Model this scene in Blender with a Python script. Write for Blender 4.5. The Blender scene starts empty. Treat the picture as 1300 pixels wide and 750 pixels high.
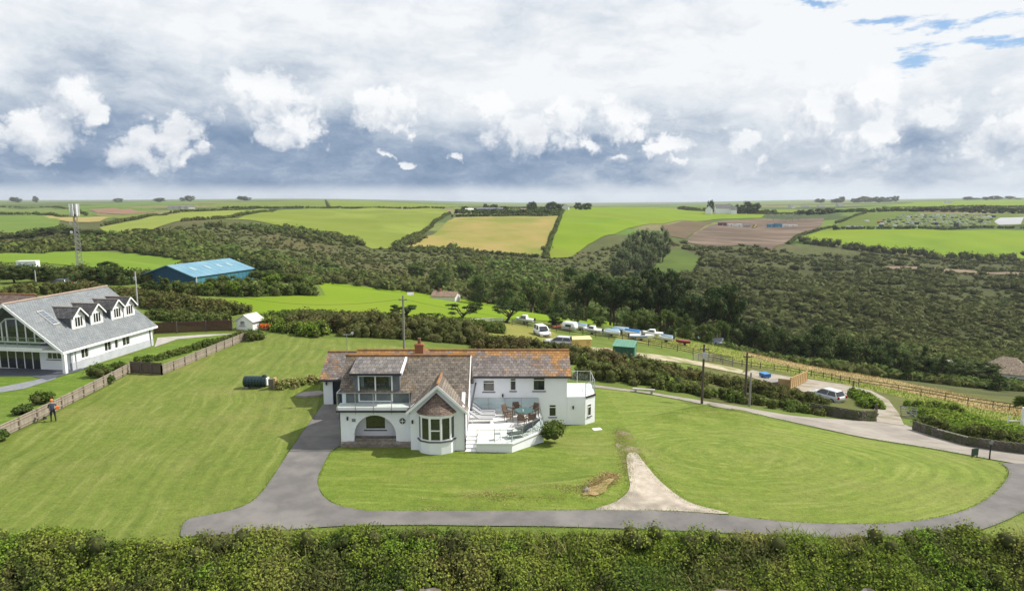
import bpy, bmesh, math, random
import numpy as np
from mathutils import Vector, Matrix
from mathutils.geometry import delaunay_2d_cdt
R = math.radians
scene = bpy.context.scene
COL = scene.collection

# ---------------------------------------------------------------- camera
PITCH, FPX, CAMH = R(8.2), 867.0, 17.6
cam_d = bpy.data.cameras.new('camera'); cam_d.sensor_width = 36; cam_d.lens = 36 * FPX / 1300
cam_d.clip_start = 0.5; cam_d.clip_end = 30000
cam = bpy.data.objects.new('camera', cam_d); COL.objects.link(cam)
cam.location = (0, 0, CAMH); cam.rotation_euler = (R(90) - PITCH, 0, 0)
scene.camera = cam

def slope(py): return math.tan(PITCH + math.atan((py - 375) / FPX))
def sx(px, py):
    return (px - 650) / FPX / (math.cos(PITCH) - (py - 375) / FPX * math.sin(PITCH))
def azel(px, py):
    s, t = sx(px, py), -slope(py)
    return math.atan2(s, 1), math.atan2(t, math.hypot(s, 1))

# ---------------------------------------------------------------- sun and view
SUN_EL, SUN_AZ = R(49), R(74)            # azimuth clockwise from +Y (the way the camera looks)
sun_d = bpy.data.lights.new('sun', 'SUN'); sun_d.energy = 5.0; sun_d.angle = R(0.6); sun_d.color = (1.0, 0.94, 0.84)
sun = bpy.data.objects.new('sun', sun_d); COL.objects.link(sun)
sdir = Vector((math.sin(SUN_AZ) * math.cos(SUN_EL), math.cos(SUN_AZ) * math.cos(SUN_EL), math.sin(SUN_EL)))
sun.rotation_euler = (-sdir).to_track_quat('-Z', 'Y').to_euler(); sun.location = sdir * 100 + Vector((0, 0, 50))
scene.view_settings.view_transform = 'Standard'; scene.view_settings.look = 'None'
scene.view_settings.gamma = 1; scene.view_settings.exposure = 0.28; scene.view_settings.use_curve_mapping = False

# ---------------------------------------------------------------- node helper
class NT:
    def __init__(s, tree): s.t = tree; s.n = tree.nodes; s.l = tree.links
    def new(s, ty, **k):
        n = s.n.new(ty)
        for a, b in k.items(): setattr(n, a, b)
        return n
    def put(s, sock, v):
        if v is None: return
        if isinstance(v, bpy.types.NodeSocket): s.l.new(v, sock)
        else:
            if sock.type == 'RGBA' and len(v) == 3: v = (*v, 1)
            sock.default_value = v
    def m(s, op, a, b=None, c=None, clamp=False):
        n = s.new('ShaderNodeMath', operation=op, use_clamp=clamp)
        s.put(n.inputs[0], a); s.put(n.inputs[1], b); s.put(n.inputs[2], c)
        return n.outputs[0]
    def v(s, op, a, b=None):
        n = s.new('ShaderNodeVectorMath', operation=op)
        s.put(n.inputs[0], a)
        if op == 'SCALE': s.put(n.inputs['Scale'], b)
        else: s.put(n.inputs[1], b)
        return n.outputs['Value'] if op in ('LENGTH', 'DOT_PRODUCT') else n.outputs[0]
    def noise(s, vec, scale, detail=4, rough=0.55, out=0, dist=0.0):
        n = s.new('ShaderNodeTexNoise'); s.put(n.inputs['Vector'], vec)
        n.inputs['Scale'].default_value = scale; n.inputs['Detail'].default_value = detail
        n.inputs['Roughness'].default_value = rough; n.inputs['Distortion'].default_value = dist
        return n.outputs[out]
    def step(s, x, a, b):
        n = s.new('ShaderNodeMapRange', interpolation_type='SMOOTHSTEP')
        s.put(n.inputs[0], x); n.inputs[1].default_value = a; n.inputs[2].default_value = b
        return n.outputs[0]
    def mix(s, f, a, b, blend='MIX'):
        n = s.new('ShaderNodeMix', data_type='RGBA', blend_type=blend)
        s.put(n.inputs[0], f); s.put(n.inputs[6], a); s.put(n.inputs[7], b)
        return n.outputs[2]
    def xyz(s, v):
        n = s.new('ShaderNodeSeparateXYZ'); s.put(n.inputs[0], v); return n.outputs
    def comb(s, x, y, z=0.0):
        n = s.new('ShaderNodeCombineXYZ'); s.put(n.inputs[0], x); s.put(n.inputs[1], y); s.put(n.inputs[2], z); return n.outputs[0]

# ---------------------------------------------------------------- world: sky with clouds
world = bpy.data.worlds.new('World'); scene.world = world; world.use_nodes = True
def build_world():
    t = NT(world.node_tree); t.n.clear()
    out = t.new('ShaderNodeOutputWorld'); bg = t.new('ShaderNodeBackground'); bg.inputs[1].default_value = 0.1
    t.l.new(bg.outputs[0], out.inputs[0])
    sky = t.new('ShaderNodeTexSky', sky_type='NISHITA', sun_disc=False)
    sky.sun_elevation = SUN_EL; sky.sun_rotation = SUN_AZ; sky.air_density = 1.0; sky.dust_density = 0.6; sky.ozone_density = 1.5
    d = t.new('ShaderNodeTexCoord').outputs['Generated']
    dx, dy, dz = t.xyz(d)
    az = t.m('ARCTAN2', dx, dy); el = t.m('ARCSINE', dz)
    # domain warp so every outline billows
    w1 = t.noise(d, 9, 5, 0.6, out=1); w2 = t.noise(d, 34, 4, 0.6, out=1)
    warp = t.v('ADD', t.v('SCALE', t.v('SUBTRACT', w1, (.5, .5, .5)), 0.085), t.v('SCALE', t.v('SUBTRACT', w2, (.5, .5, .5)), 0.026))
    P0 = t.comb(az, el, 0.0)
    P = t.v('MULTIPLY', t.v('ADD', P0, warp), (1, 1, 0))
    blob_k = 1.30
    def blobs(vec, lst):
        cur = None
        for cx, cy, rx, ry in lst:
            a, e = azel(cx, cy); a1, e1 = azel(cx + rx, cy); a2, e2 = azel(cx, cy - ry)
            q = t.v('MULTIPLY', t.v('SUBTRACT', vec, (a, e, 0)), (1 / (a1 - a) / blob_k, 1 / (e2 - e) / blob_k, 0))
            f = t.m('SUBTRACT', 1.0, t.v('LENGTH', q))
            cur = f if cur is None else t.m('SMOOTH_MAX', cur, f, 0.18)
        return cur
    cum = [(332, 138, 80, 48), (300, 120, 44, 32), (368, 158, 48, 34), (350, 185, 26, 13), (483, 143, 54, 34), (508, 162, 28, 14),
           (205, 170, 58, 36), (180, 190, 48, 24), (245, 192, 30, 13), (108, 128, 42, 36), (122, 150, 24, 24), (55, 165, 80, 50),
           (665, 168, 76, 32), (625, 148, 40, 26), (705, 165, 44, 28), (785, 150, 60, 34), (750, 182, 40, 18), (840, 185, 40, 16),
           (940, 167, 32, 17), (518, 205, 18, 8), (490, 196, 13, 6), (570, 192, 16, 7), (785, 203, 22, 8), (862, 203, 17, 8), (966, 200, 17, 8),
           (1050, 140, 70, 52), (1110, 172, 80, 44), (1182, 150, 66, 42), (1250, 182, 66, 36), (1010, 172, 46, 28), (1100, 118, 44, 36), (1330, 150, 80, 60)]
    def billow(vec):
        """rounded lumps at several sizes"""
        n = t.new('ShaderNodeTexVoronoi', feature='F1'); t.put(n.inputs['Vector'], vec); n.inputs['Scale'].default_value = 15.0; n.inputs['Detail'].default_value = 3.0; n.inputs['Roughness'].default_value = 0.6; n.inputs['Lacunarity'].default_value = 2.3
        return t.m('ADD', t.m('MULTIPLY', t.m('SUBTRACT', 0.80, n.outputs['Distance']), 0.85), t.m('MULTIPLY', t.m('SUBTRACT', t.noise(vec, 30, 6, 0.6), 0.5), 0.40))
    dw = t.v('ADD', d, t.v('SCALE', t.v('SUBTRACT', w2, (.5, .5, .5)), 0.03))
    c1 = t.m('ADD', blobs(P, cum), billow(dw))
    # the same field a little way towards the sun: its difference gives lit and shaded sides
    Poff = t.v('ADD', P, (0.020, 0.028, 0))
    c2 = t.m('ADD', blobs(Poff, cum), billow(t.v('ADD', dw, (0.011, 0.0, 0.015))))
    lit = t.m('ADD', 0.60, t.m('MULTIPLY', t.m('SUBTRACT', c1, c2), 0.95), clamp=True)
    alpha = t.step(c1, 0.0, 0.45)
    # layered deck
    dd = t.v('MULTIPLY', d, (1, 1, 2.6))
    n1 = t.noise(dd, 3.6, 8, 0.55, dist=0.4); n2 = t.noise(t.v('ADD', t.v('ADD', dd, (7.3, 2.1, 4.4)), t.v('SCALE', w1, 0.12)), 9.0, 8, 0.62)
    high = t.step(el, 0.060, 0.160); rightw = t.step(az, -0.25, 0.45)
    tone = t.m('ADD', t.m('MULTIPLY', t.m('SUBTRACT', n1, 0.5), 1.25), t.m('MULTIPLY', t.m('SUBTRACT', n2, 0.5), 1.3))
    tone = t.m('ADD', tone, t.m('ADD', t.m('MULTIPLY', high, 0.60), t.m('MULTIPLY', rightw, 0.24)))
    tone = t.m('ADD', tone, 0.17)
    rp = t.new('ShaderNodeValToRGB'); t.put(rp.inputs[0], tone); e = rp.color_ramp.elements
    e[0].position = 0.0; e[0].color = (.17, .245, .365, 1); e[1].position = 1.0; e[1].color = (.76, .78, .80, 1)
    for ps, c in ((0.22, (.25, .325, .44)), (0.45, (.42, .48, .565)), (0.70, (.60, .645, .695))): k = e.new(ps); k.color = (*c, 1)
    deck = t.v('SCALE', rp.outputs[0], 10.0)
    hz = t.m('MULTIPLY', t.step(el, 0.022, 0.003), t.m('ADD', 0.45, t.m('MULTIPLY', n2, 0.7)), clamp=True)
    deck = t.mix(hz, deck, (6.0, 6.5, 7.0))
    ccol = t.mix(lit, (3.7, 4.35, 5.3), (8.1, 8.2, 8.3))
    alpha = t.m('MULTIPLY', alpha, t.m('ADD', 0.62, t.m('MULTIPLY', t.step(t.noise(dd, 6, 5, .6), .32, .58), 0.34)))
    col = t.mix(alpha, deck, ccol)
    # blue openings
    gaps = [(1165, 66, 34, 17), (1205, 24, 85, 10), (1120, 16, 55, 8), (1275, 46, 40, 9), (1030, 4, 30, 6), (1420, 60, 90, 22), (1500, 10, 120, 20)]
    gP = t.v('ADD', P0, t.v('SCALE', t.v('SUBTRACT', w1, (.5, .5, .5)), 0.09))
    gP = t.v('MULTIPLY', gP, (1, 1, 0))
    g = t.m('ADD', blobs(gP, gaps), t.m('MULTIPLY', t.m('SUBTRACT', t.noise(t.v('MULTIPLY', d, (1, 1, 4)), 22, 7, 0.65), 0.5), 3.2))
    gz = t.m('SUBTRACT', t.noise(t.v('ADD', dd, (3, 9, 1)), 2.2, 6, 0.6), 0.60)          # overhead: a broken deck
    gz = t.m('MULTIPLY', t.m('MULTIPLY', gz, 4.0), t.step(el, 0.34, 0.6))
    ga = t.step(t.m('MAXIMUM', g, gz), 0.10, 0.95)
    blue = t.mix(0.55, sky.outputs[0], (1.6, 3.6, 6.6))
    col = t.mix(t.m('MULTIPLY', ga, 0.92), col, blue)
    # below the horizon: dull ground tone
    col = t.mix(t.step(el, -0.002, -0.03), col, (1.0, 1.1, 1.0))
    t.l.new(col, bg.inputs[0])
build_world()
world.cycles.sampling_method = 'MANUAL'; world.cycles.sample_map_resolution = 512

# ---------------------------------------------------------------- materials
MATS = {}
def pmat(name, col, rough=0.8, col2=None, scale=3.0, detail=5, spec=0.3, bump=0.0, bscale=None, metal=0.0, lo=0.35, hi=0.65, col3=None, s3=0.4, coords='Object', stretch=None):
    """procedural material: two or three tones broken up by noise"""
    if name in MATS: return MATS[name]
    m = bpy.data.materials.new(name); m.use_nodes = True; t = NT(m.node_tree)
    b = t.n['Principled BSDF']; b.inputs['Roughness'].default_value = rough; b.inputs['Specular IOR Level'].default_value = spec; b.inputs['Metallic'].default_value = metal
    v = t.new('ShaderNodeTexCoord').outputs[coords]
    if stretch: v = t.v('MULTIPLY', v, stretch)
    if col2 is None: col2 = tuple(c * 0.86 for c in col)
    c = t.mix(t.step(t.noise(v, scale, detail, 0.6), lo, hi), col, col2)
    if col3 is not None: c = t.mix(t.step(t.noise(t.v('ADD', v, (31.7, 12.2, 5.1)), s3, 5, 0.6), 0.45, 0.66), c, col3)
    t.l.new(c, b.inputs['Base Color'])
    if bump:
        bn = t.new('ShaderNodeBump'); bn.inputs['Strength'].default_value = bump; bn.inputs['Distance'].default_value = 0.05
        t.l.new(t.noise(v, bscale or scale * 3, 5, 0.6), bn.inputs['Height']); t.l.new(bn.outputs[0], b.inputs['Normal'])
    MATS[name] = m
    return m
def leafmat(name, cols, trans=0.25, rough=0.55):
    if name in MATS: return MATS[name]
    m = bpy.data.materials.new(name); m.use_nodes = True; t = NT(m.node_tree)
    b = t.n['Principled BSDF']; b.inputs['Roughness'].default_value = 0.8; b.inputs['Specular IOR Level'].default_value = 0.08
    cols = [tuple(k * 1.55 for k in q) for q in cols]
    rnd = t.new('ShaderNodeNewGeometry').outputs['Random Per Island']
    orn = t.new('ShaderNodeObjectInfo').outputs['Random']
    pos = t.new('ShaderNodeTexCoord').outputs['Object']
    big = t.noise(pos, 0.22, 4, 0.6); mid = t.noise(t.v('ADD', pos, (9, 4, 2)), 0.9, 3, 0.6)
    c = t.mix(t.step(mid, 0.35, 0.65), cols[0], cols[1])
    c = t.mix(t.m('MULTIPLY', t.step(big, 0.45, 0.68), 0.75), c, cols[2])
    k = t.m('ADD', t.m('MULTIPLY', rnd, 0.8), t.m('ADD', 0.52, t.m('MULTIPLY', orn, 0.2)))
    mul = t.new('ShaderNodeVectorMath', operation='SCALE'); t.put(mul.inputs[0], c); t.put(mul.inputs['Scale'], k)
    t.l.new(mul.outputs[0], b.inputs['Base Color'])
    tr = t.new('ShaderNodeBsdfTranslucent'); t.l.new(mul.outputs[0], tr.inputs[0])
    mx = t.new('ShaderNodeMixShader'); mx.inputs[0].default_value = trans
    t.l.new(b.outputs[0], mx.inputs[1]); t.l.new(tr.outputs[0], mx.inputs[2])
    t.l.new(mx.outputs[0], t.n['Material Output'].inputs[0])
    MATS[name] = m
    return m
def glassmat(name, tint=(.75, .86, .84), refl=0.18):
    if name in MATS: return MATS[name]
    m = bpy.data.materials.new(name); m.use_nodes = True; t = NT(m.node_tree); t.n.remove(t.n['Principled BSDF'])
    tr = t.new('ShaderNodeBsdfTransparent'); tr.inputs[0].default_value = (*tint, 1)
    gl = t.new('ShaderNodeBsdfGlossy'); gl.inputs['Roughness'].default_value = 0.02
    lw = t.new('ShaderNodeLayerWeight'); lw.inputs[0].default_value = 0.35
    f = t.m('ADD', t.m('MULTIPLY', lw.outputs['Fresnel'], 0.10), refl * t_noise_one)
    mx = t.new('ShaderNodeMixShader'); t.l.new(f, mx.inputs[0]); t.l.new(tr.outputs[0], mx.inputs[1]); t.l.new(gl.outputs[0], mx.inputs[2])
    t.l.new(mx.outputs[0], t.n['Material Output'].inputs[0]); MATS[name] = m
    return m
t_noise_one = 1.0
def windowmat():
    if 'window_glass' in MATS: return MATS['window_glass']
    m = pmat('window_glass', (.018, .022, .024), 0.04, (.03, .035, .035), 1.2, spec=0.9)
    return m

# ---------------------------------------------------------------- objects
def tag(o, label=None, cat=None, group=None, kind=None):
    if label: o['label'] = label
    if cat: o['category'] = cat
    if group: o['group'] = group
    if kind: o['kind'] = kind
    return o
def empty(name, loc=(0, 0, 0), rz=0.0, label=None, cat=None, group=None):
    o = bpy.data.objects.new(name, None); COL.objects.link(o); o.location = loc; o.rotation_euler = (0, 0, rz); o.empty_display_size = 0.2
    return tag(o, label, cat, group)
def link(name, me, mats=None, parent=None):
    o = bpy.data.objects.new(name, me); COL.objects.link(o)
    if mats is not None and len(me.materials) == 0:
        for m in (mats if isinstance(mats, (list, tuple)) else [mats]): me.materials.append(m)
    if parent is not None: o.parent = parent
    return o
def copy_tree(o, parent=None):
    c = o.copy(); COL.objects.link(c); c.parent = parent
    for ch in list(o.children): copy_tree(ch, c)
    return c
class MB:
    """mesh builder; coordinates are the parent's own unless ofs is given"""
    def __init__(s, ofs=(0, 0, 0), M=None): s.v = []; s.f = []; s.mi = []; s.o = Vector(ofs); s.cur = 0; s.M = M
    def p(s, co):
        co = Vector(co) if s.M is None else s.M @ Vector(co)
        s.v.append(tuple(co - s.o)); return len(s.v) - 1
    def face(s, pts): s.f.append([s.p(q) for q in pts]); s.mi.append(s.cur); return s
    def box(s, x0, x1, y0, y1, z0, z1):
        a = [s.p(q) for q in ((x0, y0, z0), (x1, y0, z0), (x1, y1, z0), (x0, y1, z0), (x0, y0, z1), (x1, y0, z1), (x1, y1, z1), (x0, y1, z1))]
        for q in ((0, 3, 2, 1), (4, 5, 6, 7), (0, 1, 5, 4), (1, 2, 6, 5), (2, 3, 7, 6), (3, 0, 4, 7)): s.f.append([a[i] for i in q]); s.mi.append(s.cur)
        return s
    def hexa(s, b, tp):
        a = [s.p(q) for q in list(b) + list(tp)]
        for q in ((0, 3, 2, 1), (4, 5, 6, 7), (0, 1, 5, 4), (1, 2, 6, 5), (2, 3, 7, 6), (3, 0, 4, 7)): s.f.append([a[i] for i in q]); s.mi.append(s.cur)
        return s
    def slab(s, quad, th):
        """quad thickened along its normal (down by th)"""
        q = [Vector(c) for c in quad]; n = (q[1] - q[0]).cross(q[2] - q[0]).normalized()
        if n.z < 0: n = -n; q = [q[0], q[3], q[2], q[1]]
        return s.hexa([c - n * th for c in q], q)
    def prism(s, poly, z0, z1):
        n = len(poly); a = [s.p((x, y, z0)) for x, y in poly]; b = [s.p((x, y, z1)) for x, y in poly]
        s.f.append(b); s.mi.append(s.cur); s.f.append(a[::-1]); s.mi.append(s.cur)
        for i in range(n): s.f.append([a[i], a[(i + 1) % n], b[(i + 1) % n], b[i]]); s.mi.append(s.cur)
        return s
    def extr(s, poly, fn0, fn1):
        """polygon mapped by two functions to its two ends"""
        n = len(poly); a = [s.p(fn0(q)) for q in poly]; b = [s.p(fn1(q)) for q in poly]
        s.f.append(b); s.mi.append(s.cur); s.f.append(a[::-1]); s.mi.append(s.cur)
        for i in range(n): s.f.append([a[i], a[(i + 1) % n], b[(i + 1) % n], b[i]]); s.mi.append(s.cur)
        return s
    def tube(s, p, q, r0, r1=None, n=8):
        p, q = Vector(p), Vector(q); r1 = r0 if r1 is None else r1; d = (q - p).normalized()
        u = d.orthogonal().normalized(); w = d.cross(u)
        a = [s.p(p + (u * math.cos(2 * math.pi * i / n) + w * math.sin(2 * math.pi * i / n)) * r0) for i in range(n)]
        b = [s.p(q + (u * math.cos(2 * math.pi * i / n) + w * math.sin(2 * math.pi * i / n)) * r1) for i in range(n)]
        for i in range(n): s.f.append([a[i], a[(i + 1) % n], b[(i + 1) % n], b[i]]); s.mi.append(s.cur)
        s.f.append(a[::-1]); s.mi.append(s.cur); s.f.append(b); s.mi.append(s.cur)
        return s
    def bar(s, p, q, w, h):
        p, q = Vector(p), Vector(q); d = (q - p).normalized(); side = Vector((-d.y, d.x, 0))
        if side.length < 1e-6: side = Vector((1, 0, 0))
        side.normalize(); up = side.cross(d).normalized()
        if up.z < 0: up = -up
        side = side * w / 2; up = up * h / 2
        return s.hexa([p - side - up, p + side - up, q + side - up, q - side - up], [p - side + up, p + side + up, q + side + up, q - side + up])
    def mesh(s, name, smooth=False):
        me = bpy.data.meshes.new(name); me.from_pydata(s.v, [], s.f)
        bm = bmesh.new(); bm.from_mesh(me); bmesh.ops.recalc_face_normals(bm, faces=bm.faces[:]); bm.to_mesh(me); bm.free()
        me.polygons.foreach_set('material_index', s.mi)
        if smooth: me.polygons.foreach_set('use_smooth', [True] * len(me.polygons))
        me.update(); return me
    def build(s, name, mats, parent=None, smooth=False): return link(name, s.mesh(name, smooth), mats, parent)

# ---------------------------------------------------------------- terrain
def zz(py, Y): return CAMH - Y * slope(py)
NEAR = [(4, -34), (12, -26), (20, -15), (25, -8.5), (28.5, -3.6), (30.5, -1.5), (32.2, -.25), (33.4, 0)]
# per picture column: (depth, height) or ('row', depth) -> height seen at that row of the photograph
COLS = {
 0: [(165, 0), (222, 0), (268, -6.5), ('312', 330), ('298', 420), ('275', 620), ('268', 850), ('262', 1300), ('256', 2600), ('254', 7000)],
 130: [(165, 0), (217, 0), (262, -7), ('306', 350), ('297', 430), ('285', 520), ('272', 720), ('265', 950), ('258', 2200), ('254', 7000)],
 200: [(150, 0), (190, 0), (232, -8), (262, -11), ('325', 290), ('310', 340), ('297', 400), ('280', 500), ('265', 800), ('257', 2000), ('253.5', 7000)],
 300: [(140, 0), (160, 0), (200, -9), (232, -14), ('340', 255), ('320', 310), ('300', 380), ('280', 470), ('265', 800), ('255', 2000), ('252.5', 7000)],
 400: [(118, 0), (142, 0), (165, -4), (200, -15), (238, -17), ('355', 258), ('335', 320), ('315', 400), ('295', 470), ('280', 560), ('265', 800), ('254', 2000), ('252', 7000)],
 500: [(60, 0), (85, -.6), ('404', 116), ('367', 146), (165, -7), (198, -19), (235, -22), ('360', 265), ('340', 330), ('320', 420), ('300', 520), ('280', 620), ('265', 850), ('258', 1500), ('253.5', 7000)],
 620: [(44, 0), (53, -.3), (72, -1.2), ('412', 116), ('386', 146), (163, -10), (190, -21), (222, -26), ('375', 270), ('350', 345), ('335', 400), ('323', 450), ('300', 530), ('272', 700), ('264', 900), ('260', 1800), ('257', 7000)],
 700: [(44, 0), (53, -.85), (62, -1.2), (76, -2.4), ('438', 100), ('424', 118), ('396', 148), (168, -13), (195, -23), (222, -27), ('385', 260), ('360', 330), ('340', 400), ('328', 450), ('300', 540), ('272', 720), ('262', 1000), ('258', 7000)],
 800: [(44, 0), (54, -.7), (62, -1.1), (74, -2.2), ('455', 92), ('432', 118), ('411', 141), (160, -15), (188, -24), (222, -29), ('400', 250), ('370', 320), ('345', 400), ('325', 460), ('300', 540), ('272', 750), ('262', 1100), ('257', 7000)],
 900: [(46, -.1), ('515', 62), ('490', 82), ('455', 110), ('431', 138), (168, -24), (245, -31), ('395', 285), ('370', 330), ('350', 400), ('330', 480), ('310', 560), ('285', 700), ('268', 1000), ('262', 1500), ('256.5', 7000)],
 1000: [(46, -.1), ('525', 60), ('500', 85), ('475', 116), ('452', 138), (166, -27), (215, -33), ('430', 240), ('400', 290), ('370', 355), ('350', 420), ('330', 490), ('310', 570), ('290', 680), ('272', 900), ('262', 1500), ('256', 3000), ('253.5', 7000)],
 1100: [(43, -.1), ('545', 55.5), ('500', 86), ('473', 122), (152, -23), (200, -31), ('420', 255), ('380', 335), ('345', 450), ('330', 510), ('295', 620), ('270', 760), ('262', 1100), ('257', 2500), ('253.5', 7000)],
 1290: [(41, -.1), ('580', 47), ('526', 72), ('508', 98), ('487', 150), (200, -31), ('420', 265), ('380', 345), ('340', 470), ('333', 510), ('290', 640), ('272', 780), ('262', 1000), ('252', 2500), ('250.5', 7000)],
}
COLS[-500] = COLS[0]; COLS[1800] = COLS[1290]
rng = np.random.default_rng(7)
GY = np.exp(np.linspace(math.log(4.0), math.log(7000.0), 500)); LG0, LG1 = math.log(4.0), math.log(7000.0)
GS = np.linspace(-1.45, 1.45, 370)
def vnoise(x, y, seed=0):
    """smooth value noise, vectorised"""
    xi, yi = np.floor(x).astype(np.int64), np.floor(y).astype(np.int64); fx, fy = x - xi, y - yi
    fx = fx * fx * (3 - 2 * fx); fy = fy * fy * (3 - 2 * fy)
    def h(a, b):
        n = (a * 374761393 + b * 668265263 + seed * 1442695041) & 0x7fffffff
        n = ((n ^ (n >> 13)) * 1274126177) & 0x7fffffff
        return ((n ^ (n >> 16)) & 0xffff) / 65535.0
    return (h(xi, yi) * (1 - fx) + h(xi + 1, yi) * fx) * (1 - fy) + (h(xi, yi + 1) * (1 - fx) + h(xi + 1, yi + 1) * fx) * fy
def gsm(a, sig, ax):
    k = np.exp(-0.5 * (np.arange(-int(3 * sig), int(3 * sig) + 1) / sig) ** 2); k /= k.sum(); n = len(k) // 2
    pad = [(0, 0), (0, 0)]; pad[ax] = (n, n)
    return np.apply_along_axis(lambda r: np.convolve(r, k, 'valid'), ax, np.pad(a, pad, 'edge'))
def build_heights():
    keys = sorted(COLS); prof = []; ss = []
    for k in keys:
        pts = list(NEAR) + [((q[1], zz(float(q[0]), q[1])) if isinstance(q[0], str) else q) for q in COLS[k]]
        ly = [math.log(a) for a, b in pts]; prof.append(np.interp(np.log(GY), ly, [b for a, b in pts])); ss.append((k - 650) / FPX / 0.997)
    prof = np.array(prof)
    Z = np.array([np.interp(GS, ss, prof[:, j]) for j in range(len(GY))])        # rows: depth, cols: s
    near = (GY < 36)[:, None]
    Zs = gsm(gsm(Z, 3.0, 0), 6.0, 1)
    w = np.clip((GY - 34) / 6, 0, 1)[:, None]
    Z = Z * (1 - w) + Zs * w
    X = GS[None, :] * GY[:, None]; Yg = np.repeat(GY[:, None], len(GS), 1)
    amp = np.clip((Yg - 140) / 200, 0, 1) * np.clip((2000 - Yg) / 1000, 0, 1)
    Z += amp * (vnoise(X / 34, Yg / 34, 3) - .5) * 3.0
    fold = np.clip((X / Yg - .16) / .08, 0, 1) * np.clip((Yg - 225) / 40, 0, 1) * np.clip((490 - Yg) / 60, 0, 1); Z += fold * ((vnoise(X / 46, Yg / 60, 61) - .5) * 8.0 + (vnoise(X / 17, Yg / 22, 62) - .5) * 3.0)
    bank = np.clip((33.2 - Yg) / 4, 0, 1)
    Z += bank * ((vnoise(X / 2.6, Yg / 2.6, 5) - .5) * 2.0 + (vnoise(X / 7, Yg / 7, 8) - .5) * 2.2)
    return X, Yg, Z
GX, GYY, GZ = build_heights()
def bump_at(x0, y0, rx, ry, h, rot=0.0):
    global GZ
    c, s_ = math.cos(rot), math.sin(rot); u = (GX - x0) * c + (GYY - y0) * s_; v = -(GX - x0) * s_ + (GYY - y0) * c
    GZ = GZ + h * np.exp(-((u / rx) ** 2 + (v / ry) ** 2))
def zt(x, y):
    """terrain height at (x, y), bilinear on the terrain's own grid"""
    x = np.asarray(x, float); y = np.asarray(y, float)
    j = np.clip((np.log(np.maximum(y, 4.01)) - LG0) / (LG1 - LG0) * (len(GY) - 1), 0, len(GY) - 1.001); i = np.clip((x / np.maximum(y, 4.01) - GS[0]) / (GS[-1] - GS[0]) * (len(GS) - 1), 0, len(GS) - 1.001)
    j0, i0 = j.astype(int), i.astype(int); fj = (y - GY[j0]) / (GY[j0 + 1] - GY[j0]); fj = np.clip(fj, 0, 1); fi = i - i0
    return (GZ[j0, i0] * (1 - fi) + GZ[j0, i0 + 1] * fi) * (1 - fj) + (GZ[j0 + 1, i0] * (1 - fi) + GZ[j0 + 1, i0 + 1] * fi) * fj
YS = np.exp(np.linspace(math.log(29.0), math.log(6900.0), 6000))
def G(px, py):
    """the point of the ground seen at a pixel of the photograph"""
    s, k = sx(px, py), slope(py)
    d = (CAMH - YS * k) - zt(YS * s, YS)
    w = np.nonzero(d <= 0)[0]
    if len(w) == 0 or w[0] == 0: Y = YS[-1] if len(w) == 0 else YS[0]
    else:
        a, b = w[0] - 1, w[0]; Y = YS[a] + (YS[b] - YS[a]) * d[a] / (d[a] - d[b])
    return Vector((Y * s, Y, float(zt(Y * s, Y))))
def U(px, py, Y): return Vector((sx(px, py) * Y, Y, CAMH - Y * slope(py)))
def hgt(base, py):
    """height of a thing standing at base whose top is seen at row py"""
    return CAMH - base.y * slope(py) - base.z
def ground(x, y): return Vector((x, y, float(zt(x, y))))
def inpoly(x, y, poly):
    x = np.asarray(x); y = np.asarray(y); r = np.zeros(x.shape, bool); n = len(poly)
    for i in range(n):
        x1, y1 = poly[i][0], poly[i][1]; x2, y2 = poly[i - 1][0], poly[i - 1][1]
        if y1 == y2: continue
        r ^= ((y1 > y) != (y2 > y)) & (x < (x2 - x1) * (y - y1) / (y2 - y1) + x1)
    return r
def dens(poly, n):
    out = []
    for i in range(len(poly)):
        a, b = Vector(poly[i]), Vector(poly[(i + 1) % len(poly)])
        for k in range(n): out.append(a + (b - a) * (k / n))
    return out
def smoothpoly(pts, n=6, closed=True):
    """Catmull-Rom through pixel points"""
    out = []; m = len(pts); P = [Vector((p[0], p[1])) for p in pts]
    for i in range(m if closed else m - 1):
        p0, p1, p2, p3 = (P[(i - 1) % m], P[i], P[(i + 1) % m], P[(i + 2) % m]) if closed else (P[max(i - 1, 0)], P[i], P[i + 1], P[min(i + 2, m - 1)])
        for k in range(n):
            u = k / n
            out.append(0.5 * ((2 * p1) + (p2 - p0) * u + (2 * p0 - 5 * p1 + 4 * p2 - p3) * u * u + (3 * p1 - p0 - 3 * p2 + p3) * u ** 3))
    if not closed: out.append(P[-1])
    return [(q.x, q.y) for q in out]
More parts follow.
